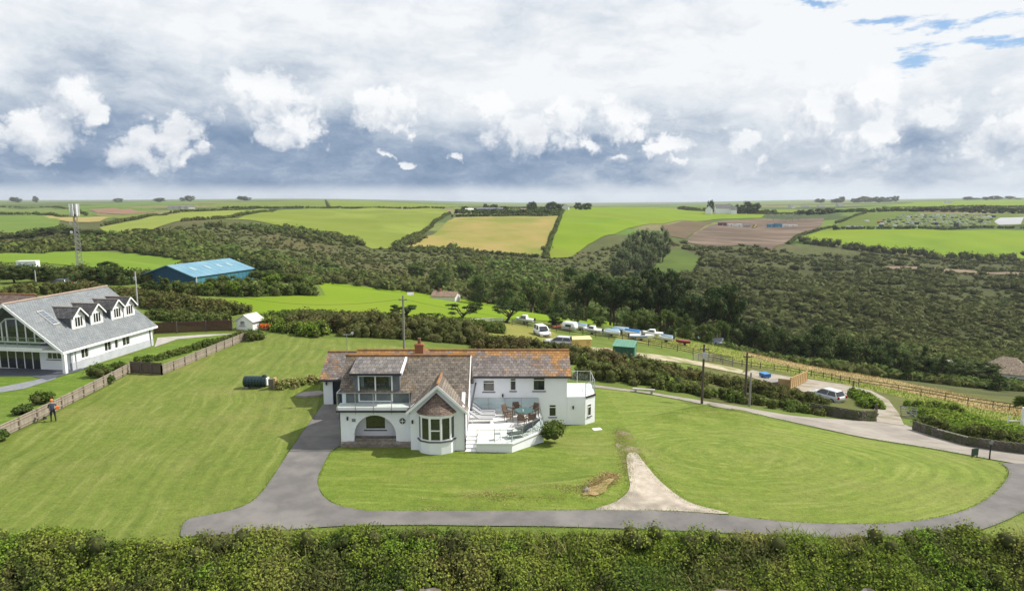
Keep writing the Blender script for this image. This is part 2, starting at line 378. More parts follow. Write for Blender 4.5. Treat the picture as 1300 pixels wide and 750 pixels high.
def drape(name, poly, mat, lift=0.03, step=None, label=None):
    """sheet laid over the ground inside a polygon of world points"""
    P = [(p[0], p[1]) for p in poly]; xs = [p[0] for p in P]; ys = [p[1] for p in P]
    cx, cy = sum(xs) / len(xs), sum(ys) / len(ys)
    step = step or max(0.8, min(max(xs) - min(xs), max(ys) - min(ys)) / 40, cy * 0.011)
    bd = []
    for i in range(len(P)):
        a, b = Vector(P[i]), Vector(P[(i + 1) % len(P)]); k = max(1, int((b - a).length / step))
        for q in range(k): bd.append(a + (b - a) * (q / k))
    gx, gy = np.meshgrid(np.arange(min(xs), max(xs), step), np.arange(min(ys), max(ys), step)); gx, gy = gx.ravel(), gy.ravel()
    ok = inpoly(gx, gy, [tuple(b) for b in bd]); pts = [Vector((a, b)) for a, b in zip(gx[ok], gy[ok])]
    n = len(bd)
    vs, es, fs, *_ = delaunay_2d_cdt(bd + pts, [(i, (i + 1) % n) for i in range(n)], [], 0, 1e-4)
    va = np.array([(v.x, v.y) for v in vs]); fa = np.array([list(f) for f in fs if len(f) == 3])
    c = va[fa].mean(1); fa = fa[inpoly(c[:, 0], c[:, 1], [tuple(b) for b in bd])]
    z = zt(va[:, 0], va[:, 1]) + lift
    me = bpy.data.meshes.new(name); me.from_pydata(np.column_stack([va, z]).tolist(), [], fa.tolist())
    bm = bmesh.new(); bm.from_mesh(me)
    bmesh.ops.delete(bm, geom=[v for v in bm.verts if not v.link_faces], context='VERTS')
    bmesh.ops.recalc_face_normals(bm, faces=bm.faces[:])
    if sum(f.normal.z for f in bm.faces) < 0: bmesh.ops.reverse_faces(bm, faces=bm.faces[:])
    bm.to_mesh(me); bm.free()
    me.polygons.foreach_set('use_smooth', [True] * len(me.polygons))
    o = link(name, me, mat); tag(o, label, kind='structure')
    return o
def GP(pix): return [G(*p) for p in pix]
# ---------------------------------------------------------------- relief close to the house (before anything is laid on it)
for px, py, rx, ry, h in ((860, 533, 2.2, .9, .7), (895, 525, 2.6, .9, .95), (935, 529, 2.6, .9, .8), (965, 538, 2.4, .9, .45)):
    g = G(px, py); bump_at(g.x, g.y, rx, ry, h)
for px, py, rx, ry, h in ((620, 634, 2.0, .8, .22), (665, 630, 2.4, .9, .34), (715, 624, 2.4, 1.0, .45), (762, 612, 2.0, 1.2, .5)):
    g = G(px, py); bump_at(g.x, g.y, rx, ry, h)
for px, py, rx, ry, h in ((370, 494, 2.4, 1.3, .5), (395, 488, 2.2, 1.6, .55)):
    g = G(px, py); bump_at(g.x, g.y, rx, ry, h)

# ---------------------------------------------------------------- ground materials
def groundmat():
    m = bpy.data.materials.new('ground_cover'); m.use_nodes = True; t = NT(m.node_tree)
    b = t.n['Principled BSDF']; b.inputs['Roughness'].default_value = 0.95; b.inputs['Specular IOR Level'].default_value = 0.1
    at = t.new('ShaderNodeVertexColor', layer_name='cover').outputs[0]
    v = t.new('ShaderNodeTexCoord').outputs['Object']
    n = t.noise(v, 0.25, 8, 0.65); n2 = t.noise(v, 0.03, 5, 0.6)
    k = t.m('ADD', t.m('MULTIPLY', n, 1.1), t.m('MULTIPLY', n2, 0.5))
    k = t.m('ADD', k, 0.2)
    t.l.new(t.v('SCALE', at, k), b.inputs['Base Color'])
    bn = t.new('ShaderNodeBump'); bn.inputs['Strength'].default_value = 0.7; bn.inputs['Distance'].default_value = 0.25
    t.l.new(t.noise(v, 1.6, 6, 0.7), bn.inputs['Height']); t.l.new(bn.outputs[0], b.inputs['Normal'])
    return m
def lawnmat(name, mode, c1, c2, c3, period=1.05, amt=0.30):
    """mown grass: stripes, worn and lush patches, fine blades"""
    m = bpy.data.materials.new(name); m.use_nodes = True; t = NT(m.node_tree)
    b = t.n['Principled BSDF']; b.inputs['Roughness'].default_value = 0.9; b.inputs['Specular IOR Level'].default_value = 0.15
    v = t.new('ShaderNodeTexCoord').outputs['Object']; x, y, z = t.xyz(v)
    big = t.noise(v, 0.12, 5, 0.6); mid = t.noise(v, 0.8, 6, 0.65); fine = t.noise(v, 9.0, 5, 0.7)
    if mode == 'straight': c = t.m('ADD', t.m('MULTIPLY', x, 0.985), t.m('MULTIPLY', y, 0.17))
    elif mode == 'across': c = t.m('ADD', t.m('MULTIPLY', y, 0.97), t.m('MULTIPLY', x, 0.10))
    else: c = t.v('LENGTH', t.v('MULTIPLY', t.v('SUBTRACT', v, (15.5, 46.0, 0)), (1.0, 1.45, 0)))
    c = t.m('ADD', c, t.m('MULTIPLY', t.noise(v, 0.06, 2, 0.5), 5.0))
    c0 = c; c = t.m('ADD', c, t.m('MULTIPLY', mid, 0.5))
    along = {'straight': y, 'across': x}.get(mode) or t.m('MULTIPLY', t.m('ARCTAN2', t.m('SUBTRACT', y, 46.0), t.m('SUBTRACT', x, 15.5)), 14.0)
    stk = t.noise(t.comb(t.m('MULTIPLY', c0, 1.5), t.m('MULTIPLY', along, 0.13)), 1.0, 5, 0.65)
    st = t.step(t.m('SINE', t.m('MULTIPLY', c, 2 * math.pi / period)), -0.7, 0.9)
    st = t.m('MULTIPLY', st, t.m('MULTIPLY', t.step(t.noise(t.v('ADD', v, (40, 3, 0)), 0.16, 4, 0.6), 0.34, 0.58), amt))
    if mode == 'rings': st = t.m('MULTIPLY', st, t.m('ADD', 0.12, t.step(x, 17.0, 25.0)))
    col = t.mix(t.step(mid, 0.30, 0.72), c1, c2)
    col = t.mix(t.m('MULTIPLY', t.step(big, 0.47, 0.66), 0.75), col, c3)
    col = t.mix(t.m('MULTIPLY', st, 0.55), col, tuple(k * 1.4 for k in c2))
    col = t.mix(t.m('MULTIPLY', t.step(stk, 0.50, 0.70), 0.65), col, tuple(k * q for k, q in zip(c2, (1.5, 1.32, 2.0))))
    col = t.mix(t.m('MULTIPLY', t.step(stk, 0.48, 0.28), 0.55), col, tuple(k * .72 for k in c1))
    # clippings and dry stalks lying along the mowing
    dry = t.noise(t.v('MULTIPLY', v, (2.2, 0.5, 1) if mode == 'straight' else (0.6, 1.9, 1)), 1.2, 6, 0.7)
    col = t.mix(t.m('MULTIPLY', t.step(dry, 0.56, 0.72), 0.42), col, (.235, .215, .075))
    sh = t.m('ADD', 0.12, t.m('ADD', t.m('MULTIPLY', t.noise(v, 7.0, 4, .75), 0.90), t.m('MULTIPLY', t.noise(v, 2.2, 6, .72), 0.86)))
    t.l.new(t.v('SCALE', col, sh), b.inputs['Base Color'])
    bn = t.new('ShaderNodeBump'); bn.inputs['Strength'].default_value = 0.9; bn.inputs['Distance'].default_value = 0.06
    t.l.new(t.m('ADD', t.m('MULTIPLY', mid, 1.2), fine), bn.inputs['Height']); t.l.new(bn.outputs[0], b.inputs['Normal'])
    return m

# ---------------------------------------------------------------- one sheet of ground to the horizon
def build_ground():
    ny, ns = GZ.shape
    co = np.stack([GX, GYY, GZ], -1).reshape(-1, 3)
    idx = np.arange(ny * ns).reshape(ny, ns)
    f = np.stack([idx[:-1, :-1], idx[:-1, 1:], idx[1:, 1:], idx[1:, :-1]], -1).reshape(-1, 4)
    me = bpy.data.meshes.new('ground'); me.vertices.add(len(co)); me.vertices.foreach_set('co', co.ravel())
    me.loops.add(f.size); me.loops.foreach_set('vertex_index', f.ravel().astype(np.int32))
    me.polygons.add(len(f)); me.polygons.foreach_set('loop_start', np.arange(0, f.size, 4, dtype=np.int32)); me.polygons.foreach_set('loop_total', np.full(len(f), 4, np.int32))
    me.polygons.foreach_set('use_smooth', np.ones(len(f), bool)); me.update(); me.validate()
    s = GX / GYY; Y = GYY
    grass = np.array([.11, .15, .03]); scrub = np.array([.075, .085, .030]); rough = np.array([.10, .11, .035]); heath = np.array([.09, .085, .036])
    def w3(a): return a[..., None]
    edge = np.interp(s, [-.8, -.5, -.28, 0, .1, .3, .5, .8], [215, 150, 145, 146, 146, 136, 118, 108])
    c = np.where(w3(Y < edge), grass, scrub)
    patch = vnoise(GX / 22, Y / 22, 11); c = np.where(w3((Y >= edge) & (patch > .62)), heath, c)
    right = (Y > 235) & (Y < 520) & (s > .18); c = np.where(w3(right), np.where(w3(patch > .5), np.array([.066, .072, .025]), np.array([.054, .062, .022])), c)  # right valley slope: cloud shadow put into the ground as a darker base colour
    rr = (Y < edge) & (s > .28) & (Y > 66); c = np.where(w3(rr), rough, c)
    far = Y > 560
    cell = (np.floor(s * 9 + np.log(Y) * 1.3).astype(int) * 131 + np.floor(np.log(Y) * 5.0).astype(int) * 57) % 7
    pal = np.array([[.09, .14, .03], [.11, .16, .03], [.05, .075, .025], [.14, .17, .05], [.07, .10, .03], [.16, .15, .07], [.09, .15, .025]])
    c = np.where(w3(far), pal[cell], c)
    c = np.where(w3(Y < 31.8), np.array([.060, .068, .024]), c)
    at = me.color_attributes.new('cover', 'FLOAT_COLOR', 'POINT')
    at.data.foreach_set('color', np.concatenate([c, np.ones(c.shape[:2] + (1,))], -1).reshape(-1).astype(np.float32))
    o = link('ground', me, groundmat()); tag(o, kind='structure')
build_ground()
sm = MB(); sm.face([(-7000, -7000, -52), (7000, -7000, -52), (7000, 60, -52), (-7000, 60, -52)])
tag(sm.build('sea', pmat('sea_water', (.02, .06, .08), 0.12, (.03, .08, .10), 0.05, spec=0.5, bump=0.3, bscale=0.4)), kind='structure')

# ---------------------------------------------------------------- lawns, driveway, lane, gravel
DRIVE_TOP = [(465, 649), (540, 649), (620, 649), (700, 648.5), (770, 648), (840, 649), (905, 653), (960, 659), (1010, 663.5), (1060, 665.5), (1110, 665.5), (1160, 662), (1200, 655.5), (1235, 644), (1262, 627), (1278, 608), (1280, 597), (1270, 588)]
DRIVE_LOW = [(1303, 648), (1275, 662), (1240, 674), (1190, 681), (1120, 683.5), (1040, 682.5), (960, 679), (900, 676), (830, 673), (760, 670.5), (690, 668.5), (620, 668), (520, 667), (430, 668.5), (380, 672), (330, 676), (280, 679.5), (229, 682)]
DRIVE_L = [(229, 682), (231, 668), (241, 659), (265, 654), (292, 648.5), (315, 640), (330, 628), (345, 608), (365, 577), (385, 548), (402, 525), (410, 514)]
DRIVE_R = [(430, 514), (433, 566), (420, 574), (411, 590), (404, 606), (404, 618), (412, 632), (430, 642), (465, 649)]
asph = pmat('aged_asphalt', (.215, .205, .200), 0.9, (.165, .158, .155), 0.7, 6, spec=0.2, bump=0.35, bscale=22, col3=(.25, .235, .215), s3=0.22)
asph2 = pmat('dark_asphalt', (.150, .142, .137), 0.88, (.120, .114, .111), 0.8, 6, spec=0.2, bump=0.35, bscale=22, col3=(.185, .175, .166), s3=0.25)
def opensm(p, n=5): return smoothpoly(p, n, closed=False)
drive_poly = GP(opensm(DRIVE_L)[:-1] + [(410, 514), (430, 514)] + opensm(DRIVE_R[1:])[:-1] + opensm(DRIVE_TOP) + [(1300, 589), (1340, 600)] + [(1335, 620)] + opensm(DRIVE_LOW)[:-1])
drape('driveway', drive_poly, asph2, 0.055, 0.6)
LANE_UP = [(735, 486.5), (757, 489), (799, 494.6), (845, 501), (892, 509), (940, 516.5), (1004, 527.5), (1060, 532), (1100, 535), (1148, 539), (1183, 551), (1228, 564), (1300, 574), (1345, 579)]
LANE_LO = [(1345, 598), (1300, 590.5), (1254, 582.5), (1180, 569), (1100, 556), (1036, 542.5), (960, 526), (900, 515), (861, 507), (816, 499.5), (757, 492.5), (735, 490)]
lane_poly = GP(opensm(LANE_UP) + opensm(LANE_LO))
drape('lane', lane_poly, pmat('lane_tarmac', (.27, .245, .215), 0.92, (.215, .195, .175), 0.6, 6, spec=0.15, bump=0.3, bscale=18, col3=(.30, .275, .24), s3=0.25), 0.048, 0.6)
# yard and boat track behind the bank, joining the lane
yard = [(1113, 536), (1148, 540.5), (1141, 525), (1128, 508), (1106, 496), (1070, 488), (1030, 482), (990, 476), (955, 470), (940, 474), (962, 482), (985, 488), (1010, 492), (1030, 505), (1068, 509), (1088, 497), (1104, 508), (1111, 522)]
gravel = pmat('pale_gravel', (.44, .39, .33), 0.95, (.33, .29, .235), 1.4, 8, spec=0.1, bump=0.6, bscale=14, col3=(.24, .215, .18), s3=0.5)
drape('yard', GP(yard), pmat('worn_track', (.34, .305, .26), 0.95, (.26, .235, .20), 1.0, 7, spec=0.1, bump=0.4, bscale=9, col3=(.21, .19, .13), s3=0.35), 0.07, 0.8)
track = [(695, 432), (720, 437), (760, 442), (800, 447), (850, 452.5), (900, 461), (945, 470), (940, 475), (880, 463), (830, 457), (775, 452), (735, 446), (690, 440)]
drape('track', GP(track), pmat('sandy_track', (.40, .35, .26), 0.95, (.30, .27, .18), 0.9, 7, spec=0.1, bump=0.4, bscale=9, col3=(.17, .18, .07), s3=0.3), 0.08, 1.0)
GRAV = [(796, 578), (808, 576), (818, 588), (838, 611), (866, 633), (890, 643), (925, 652.5), (840, 648.3), (757, 648.2), (782, 637), (799, 621), (797, 598)]
drape('gravel_path', GP(smoothpoly(GRAV, 4)), gravel, 0.045, 0.5)
worn = pmat('worn_turf', (.100, .148, .016), 0.95, (.17, .14, .06), 1.1, 8, spec=0.1, bump=0.7, bscale=7, col3=(.24, .205, .145), s3=0.7, lo=.42, hi=.62)
drape('worn_path', GP(smoothpoly([(783, 548), (797, 545), (808, 562), (820, 586), (806, 594), (797, 604), (790, 588), (782, 566)], 4)), worn, 0.038, 0.4)
LG1_, LG2_, LG3_ = (.100, .140, .023), (.132, .168, .031), (.165, .174, .048)
lawn_l = [(0, 560), (40, 541), (80, 520), (120, 500), (165, 474), (208, 476), (260, 452), (318, 431), (345, 424), (440, 433), (520, 442), (520, 449), (409, 480), (404, 514)] + [(x - 1, y) for x, y in DRIVE_L[::-1][1:-1]] + [(226, 684), (215, 700), (150, 698), (60, 690), (0, 686), (-60, 684), (-60, 590)]
lawn_left = drape('lawn', GP(lawn_l), lawnmat('left_lawn_grass', 'straight', LG1_, LG2_, LG3_, 1.1, 0.30), 0.03, 0.8)
lawn_h = DRIVE_R[1:] + [(620, 649), (757, 648.5), (782, 637), (799, 621), (796, 598), (792, 580), (800, 560), (790, 530), (770, 500), (757, 493), (700, 488), (600, 500), (450, 500)]
drape('lawn', GP(lawn_h), lawnmat('house_lawn_grass', 'across', (.104, .155, .021), (.138, .182, .028), (.162, .182, .044), 0.9, 0.18), 0.03, 0.6)
lawn_r = [(757, 493), (816, 500), (861, 508), (900, 516), (960, 527.5), (1036, 544), (1100, 557.5), (1180, 570.5), (1254, 584)] + DRIVE_TOP[::-1][:12] + [(925, 653), (890, 644), (866, 634), (838, 612), (818, 589), (806, 575), (795, 555), (780, 525)]
drape('lawn', GP(lawn_r), lawnmat('loop_lawn_grass', 'rings', (.115, .164, .024), (.150, .194, .033), (.170, .190, .048), 1.15, 0.55), 0.026, 0.5)
drape('verge', GP([(1275, 662.5), (1303, 649), (1340, 640), (1340, 680), (1262, 684), (1244, 674.5)]), lawnmat('verge_grass', 'across', (.105, .155, .022), (.13, .18, .03), (.16, .18, .05), 0.9, 0.1), 0.03, 0.6)
dry_bank = smoothpoly([(505, 637), (560, 634), (610, 628), (660, 620), (710, 614), (755, 604), (785, 596), (790, 612), (770, 630), (735, 638), (680, 639), (600, 640), (540, 641)], 3)
drape('bare_patch', GP(smoothpoly([(739, 630), (748, 620), (760, 617), (768, 610), (780, 609), (772, 617), (768, 625), (757, 630), (748, 629)], 3)), pmat('dry_straw', (.34, .25, .13), 0.95, (.17, .16, .05), 1.8, 8, spec=0.1, bump=0.8, bscale=8), 0.09, 0.4)
# neighbour's garden and paths
drape('lawn', GP([(-60, 600), (0, 550), (60, 521), (120, 490), (165, 461), (210, 463), (300, 428), (300, 424), (240, 429), (196, 441), (92, 474), (40, 474), (0, 474), (-60, 476)]), lawnmat('garden_grass', 'across', (.082, .142, .016), (.112, .170, .02), (.13, .168, .035), 1.0, 0.16), 0.03, 0.9)
drape('terrace', GP([(-60, 468), (92, 468), (112, 468), (60, 483), (40, 478), (-60, 478)]), pmat('slate_paving', (.085, .095, .115), 0.7, (.065, .072, .09), 1.5, 6, spec=0.3, bump=0.2), 0.07, 0.9)
drape('garden_path', GP([(-60, 497), (0, 492), (40, 484), (66, 478), (72, 481), (30, 494), (-60, 508)]), pmat('grey_path', (.22, .23, .25), 0.85, (.17, .18, .20), 2.0), 0.06, 0.7)
drape('path', GP([(196, 441), (225, 431), (300, 424), (260, 425), (200, 429)]), pmat('concrete_path', (.38, .36, .33), 0.9, (.31, .29, .27), 1.2), 0.06, 0.9)

# ---------------------------------------------------------------- fields on the far side and beyond
def field(pix, c1, c2, c3=None, lift=0.35, name='field', stretch=None, s=0.03, n=3):
    k = 'field_cover_%d' % len(MATS)
    m = pmat(k, c1, 0.95, c2, s, 7, spec=0.08, col3=c3, s3=0.012, bump=0.5, bscale=0.5, stretch=stretch)
    P = GP(smoothpoly(pix, n) if n > 1 else pix)
    o = drape(name, P, m, lift); FIELD_POLY[o.name] = [(p.x, p.y) for p in P]
    return o
FIELD_POLY = {}
BG1, BG2 = (0.142, 0.213, 0.012), (0.118, 0.187, 0.014)
field([(0, 274), (50, 273), (76, 279.6), (74, 288), (63, 294.5), (30, 298), (0, 299.5), (-60, 302), (-60, 274)], (0.118, 0.174, 0.035), (0.098, 0.152, 0.030), n=1)
field([(-60, 264.5), (0, 264), (66, 264.5), (96, 272), (80, 273.5), (46, 271), (-60, 271)], (0.127, 0.165, 0.050), (0.108, 0.148, 0.040), n=1)
field([(-60, 259.5), (96, 258.5), (96, 262), (-60, 262.5)], (0.078, 0.113, 0.035), (0.069, 0.100, 0.030), n=1)
field([(112, 266), (135, 264.6), (170, 266.5), (200, 269), (185, 271), (128, 271)], (0.220, 0.140, 0.095), (0.190, 0.120, 0.080), n=1, name='ploughed_field')
field([(54, 274), (99, 275.6), (146, 276.5), (126, 282), (88, 282), (74, 279.5)], (0.300, 0.240, 0.100), (0.240, 0.210, 0.070), n=1, name='stubble_field')
field([(120, 273), (205, 272.3), (185, 276), (150, 278)], (0.137, 0.165, 0.040), (0.118, 0.152, 0.035), n=1)
field([(126, 289.5), (165, 281.5), (212, 273.5), (275, 268.5), (331, 265.4), (346, 267), (312, 272), (275, 277.5), (228, 281), (200, 289), (180, 299), (140, 298)], (0.195, 0.225, 0.045), (0.165, 0.210, 0.038), n=1)
field([(283, 279), (316, 273), (349, 267.8), (430, 265.5), (500, 265.5), (567, 266.3), (568, 273), (530, 296), (497, 316), (472, 316.5), (462, 312), (445, 302), (428, 294.5), (395, 293), (362, 288.5), (320, 280)], (0.152, 0.187, 0.028), (0.132, 0.174, 0.024), (0.180, 0.220, 0.040), n=1)
field([(243, 260.5), (331, 256.5), (411, 254.6), (415, 262.6), (328, 263.6), (282, 263.8)], (0.127, 0.170, 0.030), (0.113, 0.157, 0.028), n=1)
field([(416, 254.5), (470, 255.5), (585, 262), (562, 264), (500, 263.5), (420, 262.6)], (0.147, 0.191, 0.025), (0.127, 0.174, 0.022), n=1)
field([(577, 276.5), (640, 275.3), (709, 274.5), (697, 300), (686, 324.5), (645, 322.5), (610, 319.5), (577, 316.5), (545, 316), (511, 318.5)], (0.275, 0.215, 0.075), (0.225, 0.200, 0.055), (0.160, 0.180, 0.035), s=0.05, n=1, name='hay_field')
field([(592, 267), (636, 267.3), (636, 270.6), (594, 271)], (0.157, 0.191, 0.030), (0.137, 0.174, 0.030), n=1)
field([(722, 264.6), (770, 263.5), (814, 263.3), (860, 265.8), (911, 271), (972, 272.6), (966, 277), (906, 279), (866, 280), (838, 285), (798, 290), (778, 298), (746, 311), (725, 327), (699, 328.5), (697, 316), (708, 292)], (0.147, 0.213, 0.010), (0.122, 0.196, 0.012), (0.147, 0.183, 0.020), n=1)
field([(870, 307), (890, 293), (913, 281.5), (975, 278), (1046, 277), (1043, 287), (1022, 298), (1000, 309), (978, 317.5), (945, 311), (902, 314)], (.125, .092, .068), (.085, .066, .050), (.19, .145, .11), stretch=(1, 5, 1), s=0.02, n=1, name='building_site')
field([(840, 286), (866, 281.5), (908, 280.5), (888, 292), (870, 304), (850, 300)], (.12, .088, .055), (.10, .08, .045), n=1, name='bare_earth')
field([(945, 265.8), (1012, 266), (1006, 270), (948, 269.6)], (0.137, 0.191, 0.020), (0.127, 0.174, 0.020), n=1)
field([(1120, 261.5), (1165, 257), (1230, 255.2), (1340, 254.6), (1340, 261.8), (1146, 263)], (0.147, 0.204, 0.020), (0.127, 0.187, 0.020), n=1)
field([(1062, 286), (1097, 271.5), (1180, 271.5), (1266, 272.5), (1340, 274.5), (1340, 285.5), (1200, 288), (1064, 290.2)], (0.098, 0.135, 0.025), (0.083, 0.117, 0.022), n=1, name='parking_field')
field([(1014, 304), (1042, 293.5), (1150, 291.5), (1340, 290.5), (1340, 329.5), (1300, 329), (1192, 325.5), (1097, 315), (1050, 309)], BG1, BG2, (0.157, 0.213, 0.015), n=1)
field([(-60, 324), (0, 322.6), (60, 319.5), (100, 318.8), (159, 321), (205, 326), (236, 331.5), (205, 343), (178, 344), (139, 342), (109, 339), (50, 334), (-60, 332)], (0.132, 0.204, 0.020), (0.113, 0.183, 0.020), n=1, lift=.12)
field([(240, 381), (300, 379), (349, 377), (413, 375.5), (404, 362), (403, 358.5), (425, 359), (480, 366), (523, 370), (580, 378), (631, 386.6), (690, 393.5), (745, 401), (790, 410), (780, 414), (735, 411), (674, 406), (609, 404), (540, 403.5), (480, 404), (420, 402), (360, 404), (320, 397), (275, 388)], (0.147, 0.222, 0.010), (0.127, 0.204, 0.012), (0.152, 0.204, 0.020), n=1, lift=.06)
field([(822, 345), (838, 329), (860, 314), (880, 322), (893, 331), (872, 347), (850, 351)], (0.083, 0.122, 0.022), (0.059, 0.087, 0.020), n=1, lift=.15, name='bracken_slope')
# rough dry grass falling to the tree line
field([(830, 417), (880, 424), (950, 443), (1030, 462), (1100, 478), (1200, 497), (1290, 517), (1340, 527), (1340, 548), (1290, 545), (1230, 531), (1180, 513), (1120, 498), (1060, 485), (990, 471), (930, 458), (870, 445), (820, 437), (780, 430)], (0.160, 0.190, 0.035), (0.200, 0.190, 0.060), (0.127, 0.161, 0.030), n=1, lift=.02, s=0.3, name='meadow')
field([(880, 424), (950, 442), (1030, 461), (1100, 477), (1200, 496), (1290, 515), (1340, 525), (1340, 534), (1290, 527), (1200, 508), (1100, 487), (1030, 471), (950, 452), (890, 434)], (0.300, 0.230, 0.110), (0.240, 0.200, 0.085), (0.200, 0.195, 0.070), n=1, lift=.05, s=0.35, name='hay_strip')
field([(560, 411), (640, 410), (700, 420), (720, 432), (690, 437), (650, 428), (600, 421), (540, 419)], (0.210, 0.200, 0.060), (0.170, 0.180, 0.040), n=1, lift=.02, s=0.3, name='rough_grass')
field([(1122, 338.5), (1165, 339), (1230, 343), (1340, 350), (1340, 353), (1230, 346.5), (1165, 342), (1130, 342)], (0.200, 0.150, 0.110), (0.150, 0.130, 0.080), n=1, lift=.25, name='earth_track')
# ---------------------------------------------------------------- foliage
ICO = None
def ico():
    global ICO
    if ICO is None:
        bm = bmesh.new(); bmesh.ops.create_icosphere(bm, subdivisions=1, radius=1)
        ICO = (np.array([v.co[:] for v in bm.verts]), np.array([[v.index for v in f.verts] for f in bm.faces])); bm.free()
    return ICO
def leafcloud(cen, rad, per, size, seed=0, up=0.25, core=0.72, low=-0.25, shape=0.62, fill=0.66):
    """leaf-sized faces spread over many clumps (centre, radius), with a twiggy core in each; returns a mesh with two material slots in use"""
    r = np.random.default_rng(seed); cen = np.asarray(cen, float); rad = np.asarray(rad, float)
    if rad.ndim == 1: rad = np.stack([rad, rad, rad], 1)
    per = np.broadcast_to(np.asarray(per, int), (len(cen),)); i = np.repeat(np.arange(len(cen)), per); n = len(i)
    d = r.normal(size=(n, 3)); d /= np.linalg.norm(d, axis=1)[:, None]
    d[:, 2] = np.where(d[:, 2] < low, -d[:, 2], d[:, 2])
    pos = cen[i] + d * rad[i] * r.uniform(fill, 1.06, (n, 1))
    nn = d + r.normal(size=(n, 3)) * 0.55 + np.array([0, 0, up]); nn /= np.linalg.norm(nn, axis=1)[:, None]
    t = np.cross(nn, r.normal(size=(n, 3))); t /= np.linalg.norm(t, axis=1)[:, None]; b = np.cross(nn, t)
    sz = (np.asarray(size) * np.ones(len(cen)))[i] * r.uniform(.6, 1.45, n); a = (t.T * sz * .5).T; c = (b.T * sz * .5 * shape).T; lift = (nn.T * sz * .12).T
    V = np.stack([pos - a, pos + c - a * .1 + lift, pos + a, pos - c - a * .1 + lift], 1).reshape(-1, 3)
    F = np.arange(4 * n).reshape(-1, 4)
    loops = F.ravel(); starts = np.arange(0, 4 * n, 4); tot = np.full(n, 4); mi = np.zeros(n, int)
    if core:
        iv, fi = ico(); jit = r.uniform(.85, 1.12, (len(cen), len(iv), 1))
        CV = (cen[:, None, :] + iv[None] * rad[:, None, :] * core * jit).reshape(-1, 3)
        CF = (fi[None] + (np.arange(len(cen)) * len(iv))[:, None, None]).reshape(-1, 3) + len(V)
        V = np.concatenate([V, CV]); loops = np.concatenate([loops, CF.ravel()]); starts = np.concatenate([starts, 4 * n + np.arange(0, CF.size, 3)]); tot = np.concatenate([tot, np.full(len(CF), 3)]); mi = np.concatenate([mi, np.ones(len(CF), int)])
    me = bpy.data.meshes.new('foliage'); me.vertices.add(len(V)); me.vertices.foreach_set('co', V.ravel().astype(np.float32))
    me.loops.add(len(loops)); me.loops.foreach_set('vertex_index', loops.astype(np.int32))
    me.polygons.add(len(starts)); me.polygons.foreach_set('loop_start', starts.astype(np.int32)); me.polygons.foreach_set('loop_total', tot.astype(np.int32)); me.polygons.foreach_set('material_index', mi.astype(np.int32))
    me.update(); return me
twig = pmat('twigs_and_inner_leaves', (.055, .066, .021), 0.95, (.070, .072, .027), 2.0, spec=0.05)
L = {
 'hedge': leafmat('hedge_leaves', [(.045, .075, .013), (.065, .095, .018), (.085, .080, .028)]),
 'bank': leafmat('bank_leaves', [(.080, .115, .016), (.115, .150, .020), (.15, .145, .040)]),
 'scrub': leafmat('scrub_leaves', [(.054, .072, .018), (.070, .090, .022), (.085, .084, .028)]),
 'bramble': leafmat('bramble_leaves', [(.055, .065, .018), (.070, .082, .022), (.085, .060, .028)]),
 'pine': leafmat('pine_needles', [(.017, .032, .010), (.026, .044, .013), (.034, .050, .014)], 0.12),
 'dark': leafmat('dark_tree_leaves', [(.024, .042, .012), (.034, .056, .014), (.044, .060, .018)], 0.18),
 'mid': leafmat('mid_tree_leaves', [(.045, .075, .017), (.060, .092, .020), (.075, .085, .026)]),
 'pale': leafmat('willow_leaves', [(.085, .115, .050), (.11, .135, .060), (.095, .115, .045)]),
 'rust': leafmat('turning_leaves', [(.085, .080, .020), (.12, .085, .018), (.07, .085, .02)]),
 'lush': leafmat('lush_leaves', [(.080, .140, .015), (.11, .17, .020), (.13, .16, .03)]),
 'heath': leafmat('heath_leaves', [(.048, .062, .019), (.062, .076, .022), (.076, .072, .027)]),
 'hay': leafmat('hay_stalks', [(.24, .185, .085), (.20, .165, .07), (.27, .20, .10)], 0.2, 0.8),
 'dryg': leafmat('dry_grass_blades', [(.17, .155, .06), (.13, .15, .04), (.20, .16, .075)], 0.2, 0.8),
 'grass': leafmat('grass_blades', [(.10, .17, .022), (.13, .19, .03), (.16, .185, .05)], 0.3, 0.8),
}
bark = pmat('bark', (.085, .065, .048), 0.95, (.05, .04, .03), 3.0, bump=0.6)

def area_pts(poly, n, seed, screen=False):
    r = np.random.default_rng(seed); xs = [p[0] for p in poly]; ys = [p[1] for p in poly]; X = []; Y = []
    while len(X) < n:
        y = r.uniform(min(ys), max(ys), 4 * n) if not screen else np.exp(r.uniform(math.log(min(ys)), math.log(max(ys)), 4 * n))
        x = r.uniform(min(xs), max(xs), 4 * n); k = inpoly(x, y, poly); X += x[k].tolist(); Y += y[k].tolist()
    return np.array(X[:n]), np.array(Y[:n])
def strip_pts(path, width, n, seed):
    """points scattered along a band of the given width about a world path"""
    r = np.random.default_rng(seed); P = np.array([(p[0], p[1]) for p in path]); sg = np.linalg.norm(np.diff(P, axis=0), axis=1); cum = np.concatenate([[0], np.cumsum(sg)])
    t = r.uniform(0, cum[-1], n); k = np.clip(np.searchsorted(cum, t) - 1, 0, len(sg) - 1); f = (t - cum[k]) / sg[k]
    q = P[k] + (P[k + 1] - P[k]) * f[:, None]; d = (P[k + 1] - P[k]) / sg[k][:, None]
    o = r.uniform(-.5, .5, n) * width; q = q + np.stack([-d[:, 1], d[:, 0]], 1) * o[:, None]
    return q[:, 0], q[:, 1], o / width
